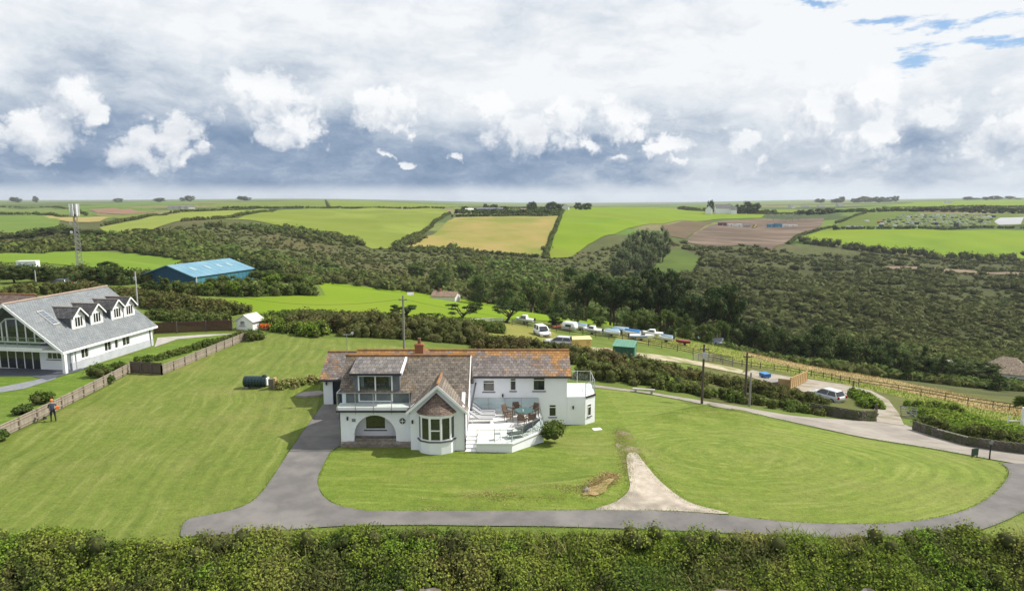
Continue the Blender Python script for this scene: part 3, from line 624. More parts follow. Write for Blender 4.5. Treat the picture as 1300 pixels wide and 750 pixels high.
def hedge(pix, width, height, label, mat='hedge', leaf=None, dens=1.0, group=None, cat='hedge', name='hedge', per=34, seed=None, rscale=1.0, world=None, taper=(1, 1)):
    path = world or GP(pix); seed = seed or (len(label) * 13 + int(path[0].x * 7)) % 9999
    Lh = sum((path[i + 1] - path[i]).length for i in range(len(path) - 1)); r = np.random.default_rng(seed + 1)
    rad0 = min(width, height * 1.3) * 0.42 * rscale * (.68 if path[0].y < 150 else 1); n = max(6, int(Lh * width / (rad0 * rad0) * 0.8 * dens)); n = min(n, 700 if path[0].y < 150 else 420); per = int(per * (.66 if path[0].y < 150 else 1))
    x, y, o = strip_pts(path, max(width - rad0, .05), n, seed)
    rr = rad0 * r.uniform(.65, 1.25, n); prof = 1 - (np.abs(o) * 2) ** 2 * .45
    top = height * prof * r.uniform(.72, 1.08, n) * (0.8 + .4 * vnoise(x / (height * 3), y / (height * 3), seed))
    f = np.hypot(x - path[0].x, y - path[0].y) / max(Lh, 1); tp = np.clip(taper[0] + (taper[1] - taper[0]) * f, .2, 2); top = top * tp; rr = rr * np.clip(tp, .6, 1)
    z = zt(x, y) + np.maximum(top - rr, rr * .2)
    keep = np.stack([x, y, z], 1); lay = np.stack([x, y, zt(x, y) + np.maximum(top - rr, 0) * .35], 1)
    c0 = np.array([path[0].x, path[0].y, path[0].z])
    if path[0].y > 250: lay = lay[:0]
    me = leafcloud(np.concatenate([keep, lay]) - c0, np.concatenate([rr, rr])[:len(keep) + len(lay)], per, leaf or max(.16, rr.mean() * .42), seed)
    ob = link(name, me, [L[mat], twig]); ob.location = c0
    tag(ob, label, cat, group); return ob
def bushmesh(seed, r=1.0, h=1.2, n=9, per=46, leaf=.2, spread=0.55):
    g = np.random.default_rng(seed); a = g.uniform(0, 6.28, n); q = np.sqrt(g.uniform(0, 1, n)) * r * spread
    rr = r * g.uniform(.32, .55, n); hz = (h - rr) * (1 - (q / r) ** 2 * .8) * g.uniform(.55, 1.0, n)
    return leafcloud(np.stack([np.cos(a) * q, np.sin(a) * q, np.maximum(hz, rr * .4)], 1), rr, per, leaf, seed)
def shrub(pos, r, h, label, mat='hedge', seed=1, leaf=None, per=46, n=9, group=None, name='shrub', cat='shrub'):
    g = pos if isinstance(pos, Vector) else G(*pos)
    ob = link(name, bushmesh(seed, r, h, n, per, leaf or r * .2), [L[mat], twig]); ob.location = g
    tag(ob, label, cat, group); return ob

# trees: a tapered trunk with limbs, and a crown of leaf clumps
def tree_meshes(kind, seed, h, w):
    g = np.random.default_rng(seed); tr = MB(); C = []; Rr = []
    def limb(p, q, r0, r1):
        mid = (Vector(p) + Vector(q)) / 2 + Vector(g.normal(size=3) * (Vector(q) - Vector(p)).length * .06)
        tr.tube(p, mid, r0, (r0 + r1) / 2, 7); tr.tube(mid, q, (r0 + r1) / 2, r1, 7)
    if kind == 'pine':            # bare stems, flat-topped clumped crown
        th = h * .66; tops = Vector((g.normal() * .05 * h, g.normal() * .05 * h, th)); limb((0, 0, -.3), tops, .045 * h * .6, .02 * h)
        for k in range(15):
            a = g.uniform(0, 6.28); q = w * .5 * math.sqrt(g.uniform(.03, 1)); e = Vector((math.cos(a) * q, math.sin(a) * q, h * g.uniform(.55, .93)))
            s0 = tops * g.uniform(.6, 1.0); limb(s0, e, .013 * h, .005 * h)
            for j in range(3):
                C.append(tuple(e + Vector(g.normal(size=3)) * w * .07)); rb = w * g.uniform(.09, .16); Rr.append((rb, rb, rb * .62))
        per, leaf = 60, w * .055
    elif kind == 'wind':          # low wind-sheared pine with clumped pads
        lean = Vector((w * .18, 0, h * .5)); limb((0, 0, -.2), lean, .05 * h, .03 * h)
        for k in range(13):
            a = g.uniform(0, 6.28); q = w * .5 * math.sqrt(g.uniform(.05, 1)); e = Vector((lean.x * .6 + math.cos(a) * q, math.sin(a) * q * .7, h * (.62 + .3 * g.random())))
            limb(lean * g.uniform(.5, 1), e, .02 * h, .008 * h)
            for j in range(2): C.append(tuple(e + Vector(g.normal(size=3)) * w * .05)); rb = w * g.uniform(.08, .14); Rr.append((rb, rb, rb * .6))
        per, leaf = 60, w * .05
    elif kind == 'conifer':       # tall narrow dark evergreen with an uneven outline
        limb((0, 0, -.3), (0, 0, h * .92), .03 * h, .008 * h)
        for k in range(34):
            f = g.uniform(.12, .97); q = w * .5 * (1 - f) ** .75 * g.uniform(.5, 1.1); a = g.uniform(0, 6.28); e = Vector((math.cos(a) * q, math.sin(a) * q, h * f))
            limb((0, 0, h * f * .9), e, .008 * h, .004 * h); rb = w * g.uniform(.10, .17); C.append(tuple(e)); Rr.append((rb, rb, rb * 1.0))
        per, leaf = 56, w * .07
    elif kind == 'low':           # round crown down to the ground
        limb((0, 0, -.3), (0, 0, h * .4), .035 * h, .02 * h); kind_low(g, h, w, limb, C, Rr); per, leaf = 60, w * .055
    else:                          # broad crown
        th = h * .22; limb((0, 0, -.3), (0, 0, th), .035 * h, .026 * h)
        for k in range(34):
            d = Vector(g.normal(size=3)).normalized(); f = g.uniform(.45, 1) ** .6
            e = Vector((d.x * w * .40 * f, d.y * w * .40 * f, h * .50 + d.z * h * .38 * f))
            if k % 2 == 0: limb((0, 0, th * g.uniform(.75, 1)), e, .014 * h, .005 * h)
            rb = w * g.uniform(.10, .18); C.append(tuple(e)); Rr.append((rb, rb, rb * .85))
        per, leaf = 64, w * .052
    return tr.mesh('trunk', True), leafcloud(C, Rr, per, leaf, seed, low=-.75, core=.66)
TREES = {}
def tree(kind, pos, h, w, mat, label, group=None, var=0, name='tree', cat='tree', rz=None):
    key = (kind, mat, var)
    if key not in TREES:
        tm, cm = tree_meshes(kind, 40 + var * 7 + len(kind), 8.0, 7.0 if kind != 'conifer' else 5.0); tm.materials.append(bark); cm.materials.append(L[mat]); cm.materials.append(twig); TREES[key] = (tm, cm)
    g = pos if isinstance(pos, Vector) else G(*pos)
    t = empty(name, g, (g.x * 3.7 + g.y * 1.3) % 6.28 if rz is None else rz, label, cat, group); w0 = 7.0 if kind != 'conifer' else 5.0; t.scale = (w / w0, w / w0, h / 8.0)
    link('trunk', TREES[key][0], None, t); link('crown', TREES[key][1], None, t)
    return t

# ---- foreground bank
def bank():
    r = np.random.default_rng(5); n = 5200
    x = r.uniform(-30, 33, n); y = 33.25 - r.uniform(0, 1, n) ** 1.0 * 6.0
    # broken top line: a bay at the left where the lawn comes down, swells elsewhere
    pxs = [-30, -26, -22, -17.5, -16.5, -14, -9, -4.5, -3.5, -2, 3, 12, 21, 23, 26, 28, 33]
    sh = np.interp(x, pxs, [.35, .25, -.1, -.75, -.7, -.15, .15, .18, .0, .05, -.05, -.25, -.2, .1, -.1, -.5, -.6])
    y = y + sh
    rr = r.uniform(.28, .62, n) * (1 + .35 * (vnoise(x / 1.7, y / 1.7, 21) > .6))
    hump = vnoise(x / 1.6, y / 1.6, 33) * 1.0 + vnoise(x / .7, y / .7, 34) * .4 + (vnoise(x / 3.6, y / 2.4, 35) - .5) * 1.5 * np.clip((33.2 - y) / 2, 0, 1) - .30
    top = np.interp(x, [-30, -22, -17, -14, -8, -4.5, -3.6, -2.5, 4, 12, 18, 21.5, 23, 25, 33], [.75, .45, .0, .25, .42, .62, .05, .45, .15, .25, .05, .42, .8, .1, .2])
    z = zt(x, np.minimum(y, 33.3)) + top * np.clip((33.9 - y) / 1.2, .2, 1) + hump * .75 - rr * .6
    keep = ~((y < 29.8) & (vnoise(x / 2.2, y / 1.1, 55) > .66))
    c = np.stack([x, y, z], 1)[keep]; rr = rr[keep]
    xe = r.uniform(-30, 33, 110); ye = 32.6 + r.uniform(-.6, .3, 110) + np.interp(xe, pxs, [.35, .25, -.1, -.75, -.7, -.15, .15, .18, .0, .05, -.05, -.25, -.2, .1, -.1, -.5, -.6]); re_ = r.uniform(.35, .75, 110); ke = vnoise(xe / 3.1, xe * 0 + 3.3, 99) > .42
    c = np.concatenate([c, np.stack([xe, ye, zt(xe, np.minimum(ye, 33.3)) + .25 + re_ * .7], 1)[ke]]); rr = np.concatenate([rr, re_[ke]])
    pick = vnoise(c[:, 0] / 3.0, c[:, 1] / 1.6, 77); third = vnoise(c[:, 0] / 2.1 + 50, c[:, 1] / 1.4, 78)
    for nm, mat, sel, lab in (('bank_foliage', 'bank', (pick >= .42) & (third < .70), 0), ('hedge_foliage', 'hedge', (pick < .42) & (third < .70), 0), ('ivy_foliage', 'lush', third >= .78, 0), ('bramble_foliage', 'bramble', (third >= .70) & (third < .78), 0)):
        per = np.clip((rr[sel] / .45) ** 2 * 38, 18, 85).astype(int)
        o = link(nm, leafcloud(c[sel], rr[sel] * np.ones(1), per, .125, 9 + len(nm), up=.35, core=.62, low=-.1), [L[mat], twig])
        tag(o, None, None, kind='stuff')
    # long dead stalks and grass plumes
    m = 7000; x = r.uniform(-30, 33, m); y = r.uniform(28.5, 33.0, m) + np.interp(x, pxs, [.35, .25, -.1, -.75, -.7, -.15, .15, .18, .0, .05, -.05, -.25, -.2, .1, -.1, -.5, -.6])
    k = vnoise(x / 2.5, y / 2.5, 91) > .45; x, y = x[k], y[k]; m = len(x); hump = vnoise(x / 1.9, y / 1.9, 33) * .75
    b = np.stack([x, y, zt(x, np.minimum(y, 33.3)) + hump * .75 + .15], 1); d = np.stack([r.normal(-.1, .35, m), r.normal(0, .35, m), r.uniform(.5, 1.1, m)], 1) * r.uniform(.35, .8, (m, 1)); s = np.stack([r.normal(size=m), r.normal(size=m), np.zeros(m)], 1) * .012
    V = np.stack([b - s, b + s, b + d * .6 + s, b + d + np.array([0, 0, -.1])], 1).reshape(-1, 3)
    me = bpy.data.meshes.new('dead_stalks'); me.from_pydata(V.tolist(), [], np.arange(4 * m).reshape(-1, 4).tolist())
    tag(link('dead_stalks', me, L['dryg']), kind='stuff')
bank()
# rocks breaking through the bank
rockm = pmat('weathered_rock', (.13, .11, .09), 0.9, (.07, .06, .05), 1.6, 8, bump=0.9, bscale=4, col3=(.22, .21, .19), s3=1.1)
def rock(pos, s, label, seed, group=None, name='rock', mat=None):
    g = np.random.default_rng(seed); bm = bmesh.new(); bmesh.ops.create_icosphere(bm, subdivisions=3, radius=1)
    cuts = [(Vector(g.normal(size=3)).normalized(), g.uniform(.45, .8)) for _ in range(11)]
    for v in bm.verts:
        for n_, d_ in cuts:
            q = v.co.dot(n_) - d_
            if q > 0: v.co -= n_ * q
        n = float(vnoise(np.array(v.co.x * 1.7 + seed), np.array(v.co.y * 1.7 + v.co.z * 2.3), seed)); n2 = float(vnoise(np.array(v.co.x * 4 + seed), np.array(v.co.y * 4 - v.co.z * 5), seed + 2))
        v.co = v.co * (.7 + .5 * n + .18 * n2); v.co.z = max(v.co.z, -.5); v.co = Vector((v.co.x * s[0], v.co.y * s[1], v.co.z * s[2]))
    me = bpy.data.meshes.new(name); bm.to_mesh(me); bm.free()
    o = link(name, me, mat or rockm); o.location = pos; tag(o, label, 'rock', group); return o
for i, (px, py, sx_, sy_, sz_) in enumerate(((548, 762, .8, .7, .6), (505, 764, .6, .6, .5), (925, 762, 1.0, .7, .45), (985, 764, .8, .6, .4), (1105, 764, .9, .7, .4))):
    rock(U(px, py, 28.9), (sx_, sy_, sz_), 'grey rock breaking through the leafy bank below the driveway', 3 + i, 'rocks in the leafy bank')

# ---- valley scrub: one mass of gorse and blackthorn nobody could count
FIELDS_XY = [[(v.co.x, v.co.y) for v in o.data.vertices] for o in ()]
def valley():
    r = np.random.default_rng(12); n = 34000
    # scatter evenly over the picture-facing slopes
    s = r.uniform(-.85, .85, n); Y = np.exp(r.uniform(math.log(128), math.log(560), n)); X = s * Y
    edge = np.interp(s, [-.85, -.5, -.42, -.28, 0, .1, .3, .5, .85], [232, 222, 172, 150, 152, 152, 145, 134, 125])
    k = Y > edge; bl = [o for o in COL.objects if o.name.split('.')[0] in ('field', 'hay_field', 'building_site', 'bare_earth', 'parking_field', 'earth_track', 'bracken_slope')]
    for o in bl:
        c = FIELD_POLY[o.name]; k &= ~inpoly(X, Y, c)
    far = Y > np.interp(s, [-.85, -.5, -.3, -.1, .1, .3, .42, .85], [460, 430, 480, 520, 470, 580, 520, 520]); k &= ~far
    right = (s > .2) & (Y > 235); k &= ~(right & (vnoise(X / 18, Y / 18, 4) + r.uniform(-.25, .25, n) < .30))
    k &= ~((s < -.3) & (Y > 250) & (vnoise(X / 30, Y / 30, 41) < .2))
    X, Y = X[k], Y[k]; s = s[k]
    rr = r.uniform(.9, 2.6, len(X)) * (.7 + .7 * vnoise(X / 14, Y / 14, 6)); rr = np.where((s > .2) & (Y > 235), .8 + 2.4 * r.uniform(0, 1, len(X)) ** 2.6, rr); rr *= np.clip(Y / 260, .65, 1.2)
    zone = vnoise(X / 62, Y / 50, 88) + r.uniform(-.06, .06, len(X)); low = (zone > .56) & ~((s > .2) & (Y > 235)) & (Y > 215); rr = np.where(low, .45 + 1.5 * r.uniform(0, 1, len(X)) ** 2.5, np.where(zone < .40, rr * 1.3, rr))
    z = zt(X, Y) + rr * .25
    c = np.stack([X, Y, z], 1); kind = vnoise(X / 24, Y / 24, 17) + r.uniform(-.22, .22, len(X))
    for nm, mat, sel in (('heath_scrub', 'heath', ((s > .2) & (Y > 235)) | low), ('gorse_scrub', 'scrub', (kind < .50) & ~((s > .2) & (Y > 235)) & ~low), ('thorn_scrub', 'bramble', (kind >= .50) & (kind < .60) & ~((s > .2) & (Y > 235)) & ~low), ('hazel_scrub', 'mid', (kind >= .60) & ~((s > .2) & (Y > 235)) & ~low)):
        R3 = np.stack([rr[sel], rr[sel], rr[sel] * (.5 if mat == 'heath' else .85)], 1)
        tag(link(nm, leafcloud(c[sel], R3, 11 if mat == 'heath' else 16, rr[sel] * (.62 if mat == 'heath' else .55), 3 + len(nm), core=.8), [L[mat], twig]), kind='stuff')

def tufts(name, x, y, h, mat, seed, w=.02, lean=.35, lift=.02):
    """loose blades of grass: one mass"""
    r = np.random.default_rng(seed); m = len(x); b = np.stack([x, y, zt(x, y) + lift], 1); hh = np.asarray(h) * r.uniform(.5, 1.3, m)
    d = np.stack([r.normal(0, lean, m), r.normal(0, lean, m), np.ones(m)], 1) * hh[:, None]; a = r.uniform(0, 6.28, m); s_ = np.stack([np.cos(a), np.sin(a), np.zeros(m)], 1) * w
    V = np.stack([b - s_, b + s_, b + d * .6 + s_ * .7, b + d * [1, 1, .95]], 1).reshape(-1, 3)
    me = bpy.data.meshes.new(name); me.vertices.add(len(V)); me.vertices.foreach_set('co', V.ravel().astype(np.float32)); me.loops.add(4 * m); me.loops.foreach_set('vertex_index', np.arange(4 * m, dtype=np.int32)); me.polygons.add(m); me.polygons.foreach_set('loop_start', np.arange(0, 4 * m, 4, dtype=np.int32)); me.polygons.foreach_set('loop_total', np.full(m, 4, np.int32)); me.update()
    return tag(link(name, me, L[mat]), kind='stuff')
def kind_low(g, h, w, limb, C, Rr):
    for k in range(36):
        d = Vector(g.normal(size=3)).normalized(); f = g.uniform(.4, 1) ** .6; e = Vector((d.x * w * .42 * f, d.y * w * .42 * f, h * .42 + d.z * h * .42 * f))
        if k % 3 == 0: limb((0, 0, h * .1), e, .014 * h, .005 * h)
        rb = w * g.uniform(.11, .19); C.append(tuple(e)); Rr.append((rb, rb, rb * .9))
valley()
# ---- hedges and hedgebanks
hedge([(380, 415), (430, 420), (490, 424), (560, 429), (610, 433)], 10, 2.8, 'broad dark bramble hedge running behind the white house chimney', 'bramble', .30, 1.15, per=44)
hedge([(600, 438), (650, 443), (700, 449), (735, 456)], 6, 1.7, 'lower bramble hedge behind the right end of the white house', 'bramble', .28, 1.15, per=44)
hedge([(345, 409), (400, 407), (480, 409), (560, 413), (640, 422)], 6.0, 1.6, 'thick dark hedge between the bright green strip and the back lawn', 'hedge', .30, 1.1, per=44)
hedge([(722, 458), (770, 463), (830, 471), (890, 482), (940, 493), (990, 503), (1030, 514)], 6.0, 2.4, 'upper row of the dark double hedgebank above the lane', 'bramble', .26, 1.15, per=48, taper=(1, .5))
hedge([(735, 477), (790, 484), (850, 493), (900, 503), (950, 512), (1000, 520), (1050, 526)], 5.0, 2.3, 'lower row of the dark double hedgebank beside the lane', 'hedge', .24, 1.15, per=48, taper=(1, .5))
hedge([(1165, 541), (1200, 549), (1250, 559), (1300, 567), (1340, 573)], 2.0, 1.3, 'ivy hedge on the stone wall beyond the lane and sign post', 'hedge', .2, 1.2, per=48)
hedge([(1085, 503), (1100, 509), (1108, 519)], 2.6, 1.2, 'lush grassy tip of the walled bank by the yard entrance', 'lush', .2, 1.1, per=40)
hedge([(1160, 528), (1190, 530), (1230, 539), (1280, 550), (1330, 560)], 5.0, .9, 'lush weedy bank above the stone wall by the gate', 'lush', .22, .9, per=40)
hedge([(1150, 515), (1180, 519), (1215, 526)], 2.4, 1.3, 'tall green weeds behind the tilted gate', 'lush', .2, .9, per=40)
hedge([(0, 377), (40, 374), (90, 370), (150, 380), (200, 388), (250, 396)], 6.0, 2.2, 'dark hedge behind the slate roofed house', 'bramble', .34, 1.0, per=44)
hedge([(150, 376), (185, 383), (225, 390), (262, 395), (300, 400)], 7.0, 2.0, 'russet bracken bank below the blue barn', 'bramble', .34, 1.0, per=44)
hedge([(195, 402), (240, 409), (285, 414)], 4.0, 1.6, 'mixed green border by the dark wooden panels', 'mid', .28, 1.0, per=44)
hedge([(335, 413), (355, 418), (385, 424), (410, 427)], 3.6, 1.9, 'rounded green shrubs beside the small white shed', 'lush', .26, 1.0, per=46)
hedge([(215, 371), (260, 373), (320, 375), (400, 374)], 5.0, 2.4, 'green hedge in front of the blue barn', 'mid', .34, 1.0, per=40)
hedge([(0, 352), (40, 352), (90, 355), (150, 357), (190, 360)], 9.0, 3.4, 'tangled thicket along the road by the mast', 'dark', .45, .95, per=42)
hedge([(470, 361), (520, 364), (580, 372), (640, 382), (700, 389)], 6.0, 2.6, 'pale scrubby hedge along the top of the bright green strip', 'mid', .45, .9, per=30)
for pix, lab in (
  ([(-20, 272), (46, 272), (76, 276), (100, 275)], 'thin hedge under the mast head across the far left fields'),
  ([(-20, 263), (66, 263.4), (98, 268), (110, 274)], 'hedge curving behind the mast to the ploughed field'),
  ([(130, 287), (165, 280), (212, 272.5), (275, 267.6), (331, 264.6)], 'hedge along the upper edge of the long pale field'),
  ([(228, 281.5), (275, 278.2), (312, 272.6), (349, 267.2)], 'hedge between the long pale field and the large green hillside'),
  ([(413, 253.8), (415, 259), (417, 263)], 'short hedge dividing the two skyline fields'),
  ([(282, 264.4), (350, 264.8), (430, 264.2), (500, 264.6), (568, 265.4)], 'hedge along the top of the large green hillside'),
  ([(571, 272), (549, 286), (525, 300), (503, 317)], 'hedge between the green hillside and the tan hay field'),
  ([(574, 275.4), (620, 274.6), (665, 273.8), (711, 273.2)], 'hedge along the top of the tan hay field'),
  ([(715, 268), (708, 284), (700, 300), (691, 328)], 'grey hedge between the hay field and the bright field'),
  ([(511, 320), (545, 317.5), (577, 318.3), (610, 321), (645, 324.3), (686, 327)], 'scrubby hedge below the tan hay field'),
  ([(860, 265), (905, 269.5), (940, 271.4), (975, 272)], 'dark hedge behind the brown building site'),
  ([(1008, 306), (1040, 311), (1097, 318.5), (1150, 324), (1192, 328.5), (1250, 331.5), (1340, 332.5)], 'broad dark hedge below the large bright field'),
  ([(1000, 310), (1013, 300), (1042, 291.5), (1062, 288)], 'hedge between the building site and the bright field'),
  ([(1062, 291), (1150, 290.4), (1250, 289.2), (1340, 288)], 'thin hedge between the bright field and the parked cars'),
  ([(1095, 269.5), (1160, 268), (1230, 267), (1340, 266)], 'dark tree hedge behind the parked cars'),
  ([(1060, 284), (1080, 277), (1098, 270.6)], 'low hedge up the side of the parking field'),
  ([(950, 271), (1010, 271.5), (1060, 270), (1098, 269)], 'dark hedge over the building site sheds'),
  ([(1120, 264), (1200, 263.4), (1340, 262.6)], 'hedge under the upper right field'),
  ([(-20, 302), (30, 300), (66, 296), (80, 288)], 'hedge below the far left green field'),
  ([(-20, 318), (60, 315.5), (110, 315), (160, 317.5), (236, 329)], 'hedge at the far edge of the field by the mast'),
  ([(600, 266), (640, 265.4), (700, 264.6), (716, 264)], 'hedge of garden trees round the skyline farm')):
    P = GP(pix); Ym = sum(p.y for p in P) / len(P); big = 'broad' in lab or 'dark tree' in lab
    hedge(None, 9.0 if big else 4.2, 7.0 if 'broad' in lab else (5.0 if big else 2.8), lab, 'hedge' if Ym < 700 else 'scrub', 1.2 if big else .7, .9, per=16, world=P, rscale=.9)

# ---- shrubs near the houses
shrub((704, 563), 1.15, 2.0, 'rounded green bush beside the white deck', 'hedge', 3, .17, 70, 16)
for i, (px, py, r_, h_, m_, lab) in enumerate((
  (52, 513, 1.2, 1.3, 'hedge', 'dark rounded bush behind the fence near the strimmer man'), (30, 525, .9, .9, 'mid', 'low bush behind the fence beyond the strimmer man'),
  (127, 478, 1.5, 1.5, 'hedge', 'leafy bush pressed against the fence below the long white wall'), (150, 470, 1.0, 1.0, 'hedge', 'small bush behind the fence next to the dark panel'),
  (140, 487, .7, .9, 'mid', 'small bush on the lawn side of the fence'), (2, 560, .6, .9, 'mid', 'shrub where the fence leaves the lawn'),
  (323, 432, 1.5, 1.7, 'hedge', 'rounded dark shrub at the shed end of the fence'))):
    shrub((px, py), r_, h_, lab, m_, 20 + i, .2, 50, 10)
hedge([(172, 461), (200, 457), (240, 446), (280, 434), (312, 426)], 1.2, .8, 'low clipped hedge running behind the long fence', 'hedge', .16, 1.3, per=40)
for i, (px, py, r_, h_, m_) in enumerate(((1060, 292, 3, 4, 'dark'), (1210, 330, 4, 5, 'dark'), (985, 352, 4, 3.5, 'scrub'), (1160, 360, 4, 3, 'scrub'), (1080, 372, 4, 3, 'scrub'), (1268, 388, 5, 4, 'dark'), (900, 365, 5, 4, 'scrub'), (1140, 398, 5, 4, 'dark'), (1010, 332, 6, 4, 'dark'), (1050, 340, 7, 4, 'dark'), (1095, 345, 6, 4, 'scrub'), (965, 325, 5, 4, 'scrub'))):
    shrub((px, py), r_, h_, 'dark thorn bush on the open heath slope across the valley', m_, 60 + i, .8, 26, 12, group='bushes on the heath slope')

# ---- trees
WL = ['wind-bent pine with flat clumps left of the telegraph pole behind the house', 'wind-bent pine in front of the bright strip by the white rails', 'spreading wind-bent pine at the end of the white rails', 'low wind-bent pine leaning beside the spreading one']
for i, (px, py, w_, h_) in enumerate(((508, 410, 5.4, 2.9), (583, 409, 6.2, 3.2), (642, 409, 6.2, 3.3), (543, 411, 3.6, 1.9))):
    tree('wind', (px, py), h_, w_, 'pine', WL[i], var=i, name='pine_tree', rz=0)
tree('broad', (708, 415), 3.0, 4.9, 'dark', 'rounded evergreen bush tree behind the white cars', var=1); tree('broad', (729, 414), 2.3, 2.5, 'dark', 'small rounded evergreen beside the white van', var=2)
tree('broad', (762, 414), 2.2, 4.0, 'mid', 'low spreading tree behind the boats', var=1)
def row(lst, kind, mat, label, group, name='tree', labels=()):
    for i, q in enumerate(lst):
        px, py, hpx, wpx, Yq = q
        g = U(px, py, Yq); g.z = float(zt(g.x, g.y)); top = CAMH - Yq * slope(py - hpx); h = max(top - g.z, 2.5); w = wpx * Yq / FPX
        tree(kind, g, h, w, mat, labels[i] if i < len(labels) and labels[i] else label, group, i % 3, name)
# (column, foot row, height, width in the picture; depth)
row([(742, 405, 58, 56, 170), (775, 410, 62, 54, 165), (805, 412, 66, 60, 172), (838, 414, 58, 50, 168), (868, 418, 52, 52, 172), (892, 422, 54, 60, 160), (915, 420, 52, 50, 158), (778, 396, 52, 50, 185), (845, 404, 54, 54, 188)], 'pine', 'pine', 'tall dark pine in the wood behind the boats', 'dark pines behind the boats', 'pine_tree', ['dark pine behind the little covered boat and caravan', 'dark pine behind the boat under a pale cover', 'tall dark pine behind the bright blue boat cover', 'dark pine behind the white cabin boat and speedboat', 'dark pine behind the small red boat on its trailer', 'tall pine above the grey-blue roof by the meadow'])
row([(820, 416, 28, 36, 150), (845, 419, 30, 34, 148), (870, 422, 26, 30, 146), (895, 428, 24, 30, 146), (915, 428, 26, 30, 150), (755, 407, 22, 26, 148), (800, 411, 20, 24, 146)], 'broad', 'mid', 'rounded olive green tree at the edge of the boat field', 'rounded trees by the boat field')
row([(935, 441, 42, 40, 159), (960, 447, 40, 42, 156), (985, 453, 44, 40, 154), (1005, 458, 42, 40, 154), (1030, 463, 44, 42, 152), (1058, 467, 52, 50, 148), (1085, 473, 50, 46, 146), (1110, 478, 44, 40, 148), (1135, 484, 46, 40, 148), (1160, 489, 42, 42, 146), (1185, 494, 42, 44, 144), (1212, 499, 46, 50, 144), (1240, 506, 52, 54, 142), (1040, 452, 46, 44, 169), (1120, 470, 50, 44, 169), (970, 438, 40, 40, 174)], 'broad', 'dark', 'dark leafy tree in the row along the dry meadow', 'dark trees along the dry meadow', labels=['dark leafy tree behind the hedgebank telegraph pole', 'dark leafy tree past the hedgebank pole towards the blue trailer', 'dark leafy tree behind the blue box trailer', 'dark leafy tree behind the new yellow fence', 'dark leafy tree between the yellow fence and the silver hatchback', 'largest dark tree, behind the silver hatchback', 'dark tree behind the yard entrance bend', 'dark tree in line with the end of the stone retaining wall', 'dark tree behind the leaning field gate', 'dark tree over the weedy bank by the gate', None, 'dark tree in front of the pale roofed cottage', 'dark tree beside the tan hipped roof'])
row([(1150, 488, 36, 22, 128), (1195, 492, 40, 24, 134), (1172, 480, 40, 24, 150), (1265, 508, 34, 26, 126)], 'conifer', 'dark', 'narrow dark conifer among the trees along the dry meadow', 'conifers along the dry meadow', 'conifer_tree')
row([(640, 375, 32, 40, 240), (672, 385, 38, 50, 215), (700, 392, 36, 44, 205), (655, 392, 26, 40, 200), (610, 372, 26, 36, 250), (560, 362, 24, 34, 265), (530, 352, 22, 30, 300), (590, 352, 22, 30, 310)], 'broad', 'mid', 'rounded valley tree beyond the bright green strip', 'rounded trees in the valley')
row([(690, 378, 24, 26, 225)], 'broad', 'rust', 'tree with russet leaves in the valley beyond the bright strip', None)
row([(722, 396, 30, 34, 200), (738, 400, 26, 28, 190)], 'broad', 'pale', 'silvery willow beside the dark pines', 'silvery willows beside the pines')
row([(812, 305, 22, 28, 430), (830, 312, 24, 30, 420), (800, 318, 24, 28, 400), (822, 325, 22, 26, 390), (790, 328, 18, 26, 385), (842, 302, 18, 22, 450), (785, 340, 20, 24, 360), (808, 338, 20, 26, 360)], 'broad', 'pale', 'pale grey-green tree on the slope under the bright field', 'pale trees under the bright field')
row([(290, 368, 24, 30, 128), (310, 369, 22, 28, 126), (272, 369, 20, 26, 127), (330, 362, 22, 28, 150), (350, 362, 22, 30, 150), (372, 366, 18, 30, 145), (238, 368, 14, 20, 126)], 'low', 'mid', 'bushy green tree screening the blue barn', 'trees screening the blue barn')
row([(300, 372, 20, 26, 122), (262, 371, 16, 22, 123), (345, 366, 18, 28, 138)], 'low', 'lush', 'bright green bushy tree in front of the blue barn', 'bright trees in front of the blue barn')
row([(18, 362, 28, 36, 140), (52, 362, 26, 36, 142), (82, 360, 22, 34, 148), (120, 362, 26, 34, 140), (150, 364, 28, 34, 138), (205, 378, 30, 26, 122), (190, 376, 22, 24, 124), (138, 350, 20, 28, 160)], 'broad', 'dark', 'dark bushy tree along the road near the mast', 'dark trees along the road by the mast', labels=['dark bushy tree at the end of the lorry trailer', 'dark bushy tree right under the white lorry trailer', 'dark bushy tree between lorry trailer and mast', 'dark bushy tree at the foot of the lattice mast', None, 'dark tree close against the blue barn gable', 'dark tree behind the pale concrete pole'])
row([(60, 306, 20, 28, 400), (90, 308, 22, 30, 395), (120, 310, 20, 28, 390), (150, 312, 18, 28, 380), (35, 312, 18, 26, 390), (10, 314, 16, 26, 390), (180, 306, 18, 26, 400)], 'low', 'dark', 'dark hedgerow tree in the dip beyond the mast field', 'dark trees in the dip beyond the mast')
row([(425, 352, 18, 24, 300), (330, 335, 18, 28, 290), (318, 345, 22, 34, 250), (345, 348, 22, 34, 250), (300, 340, 18, 26, 265)], 'broad', 'dark', 'dark tree in the scrub behind the blue barn', 'dark trees behind the blue barn')
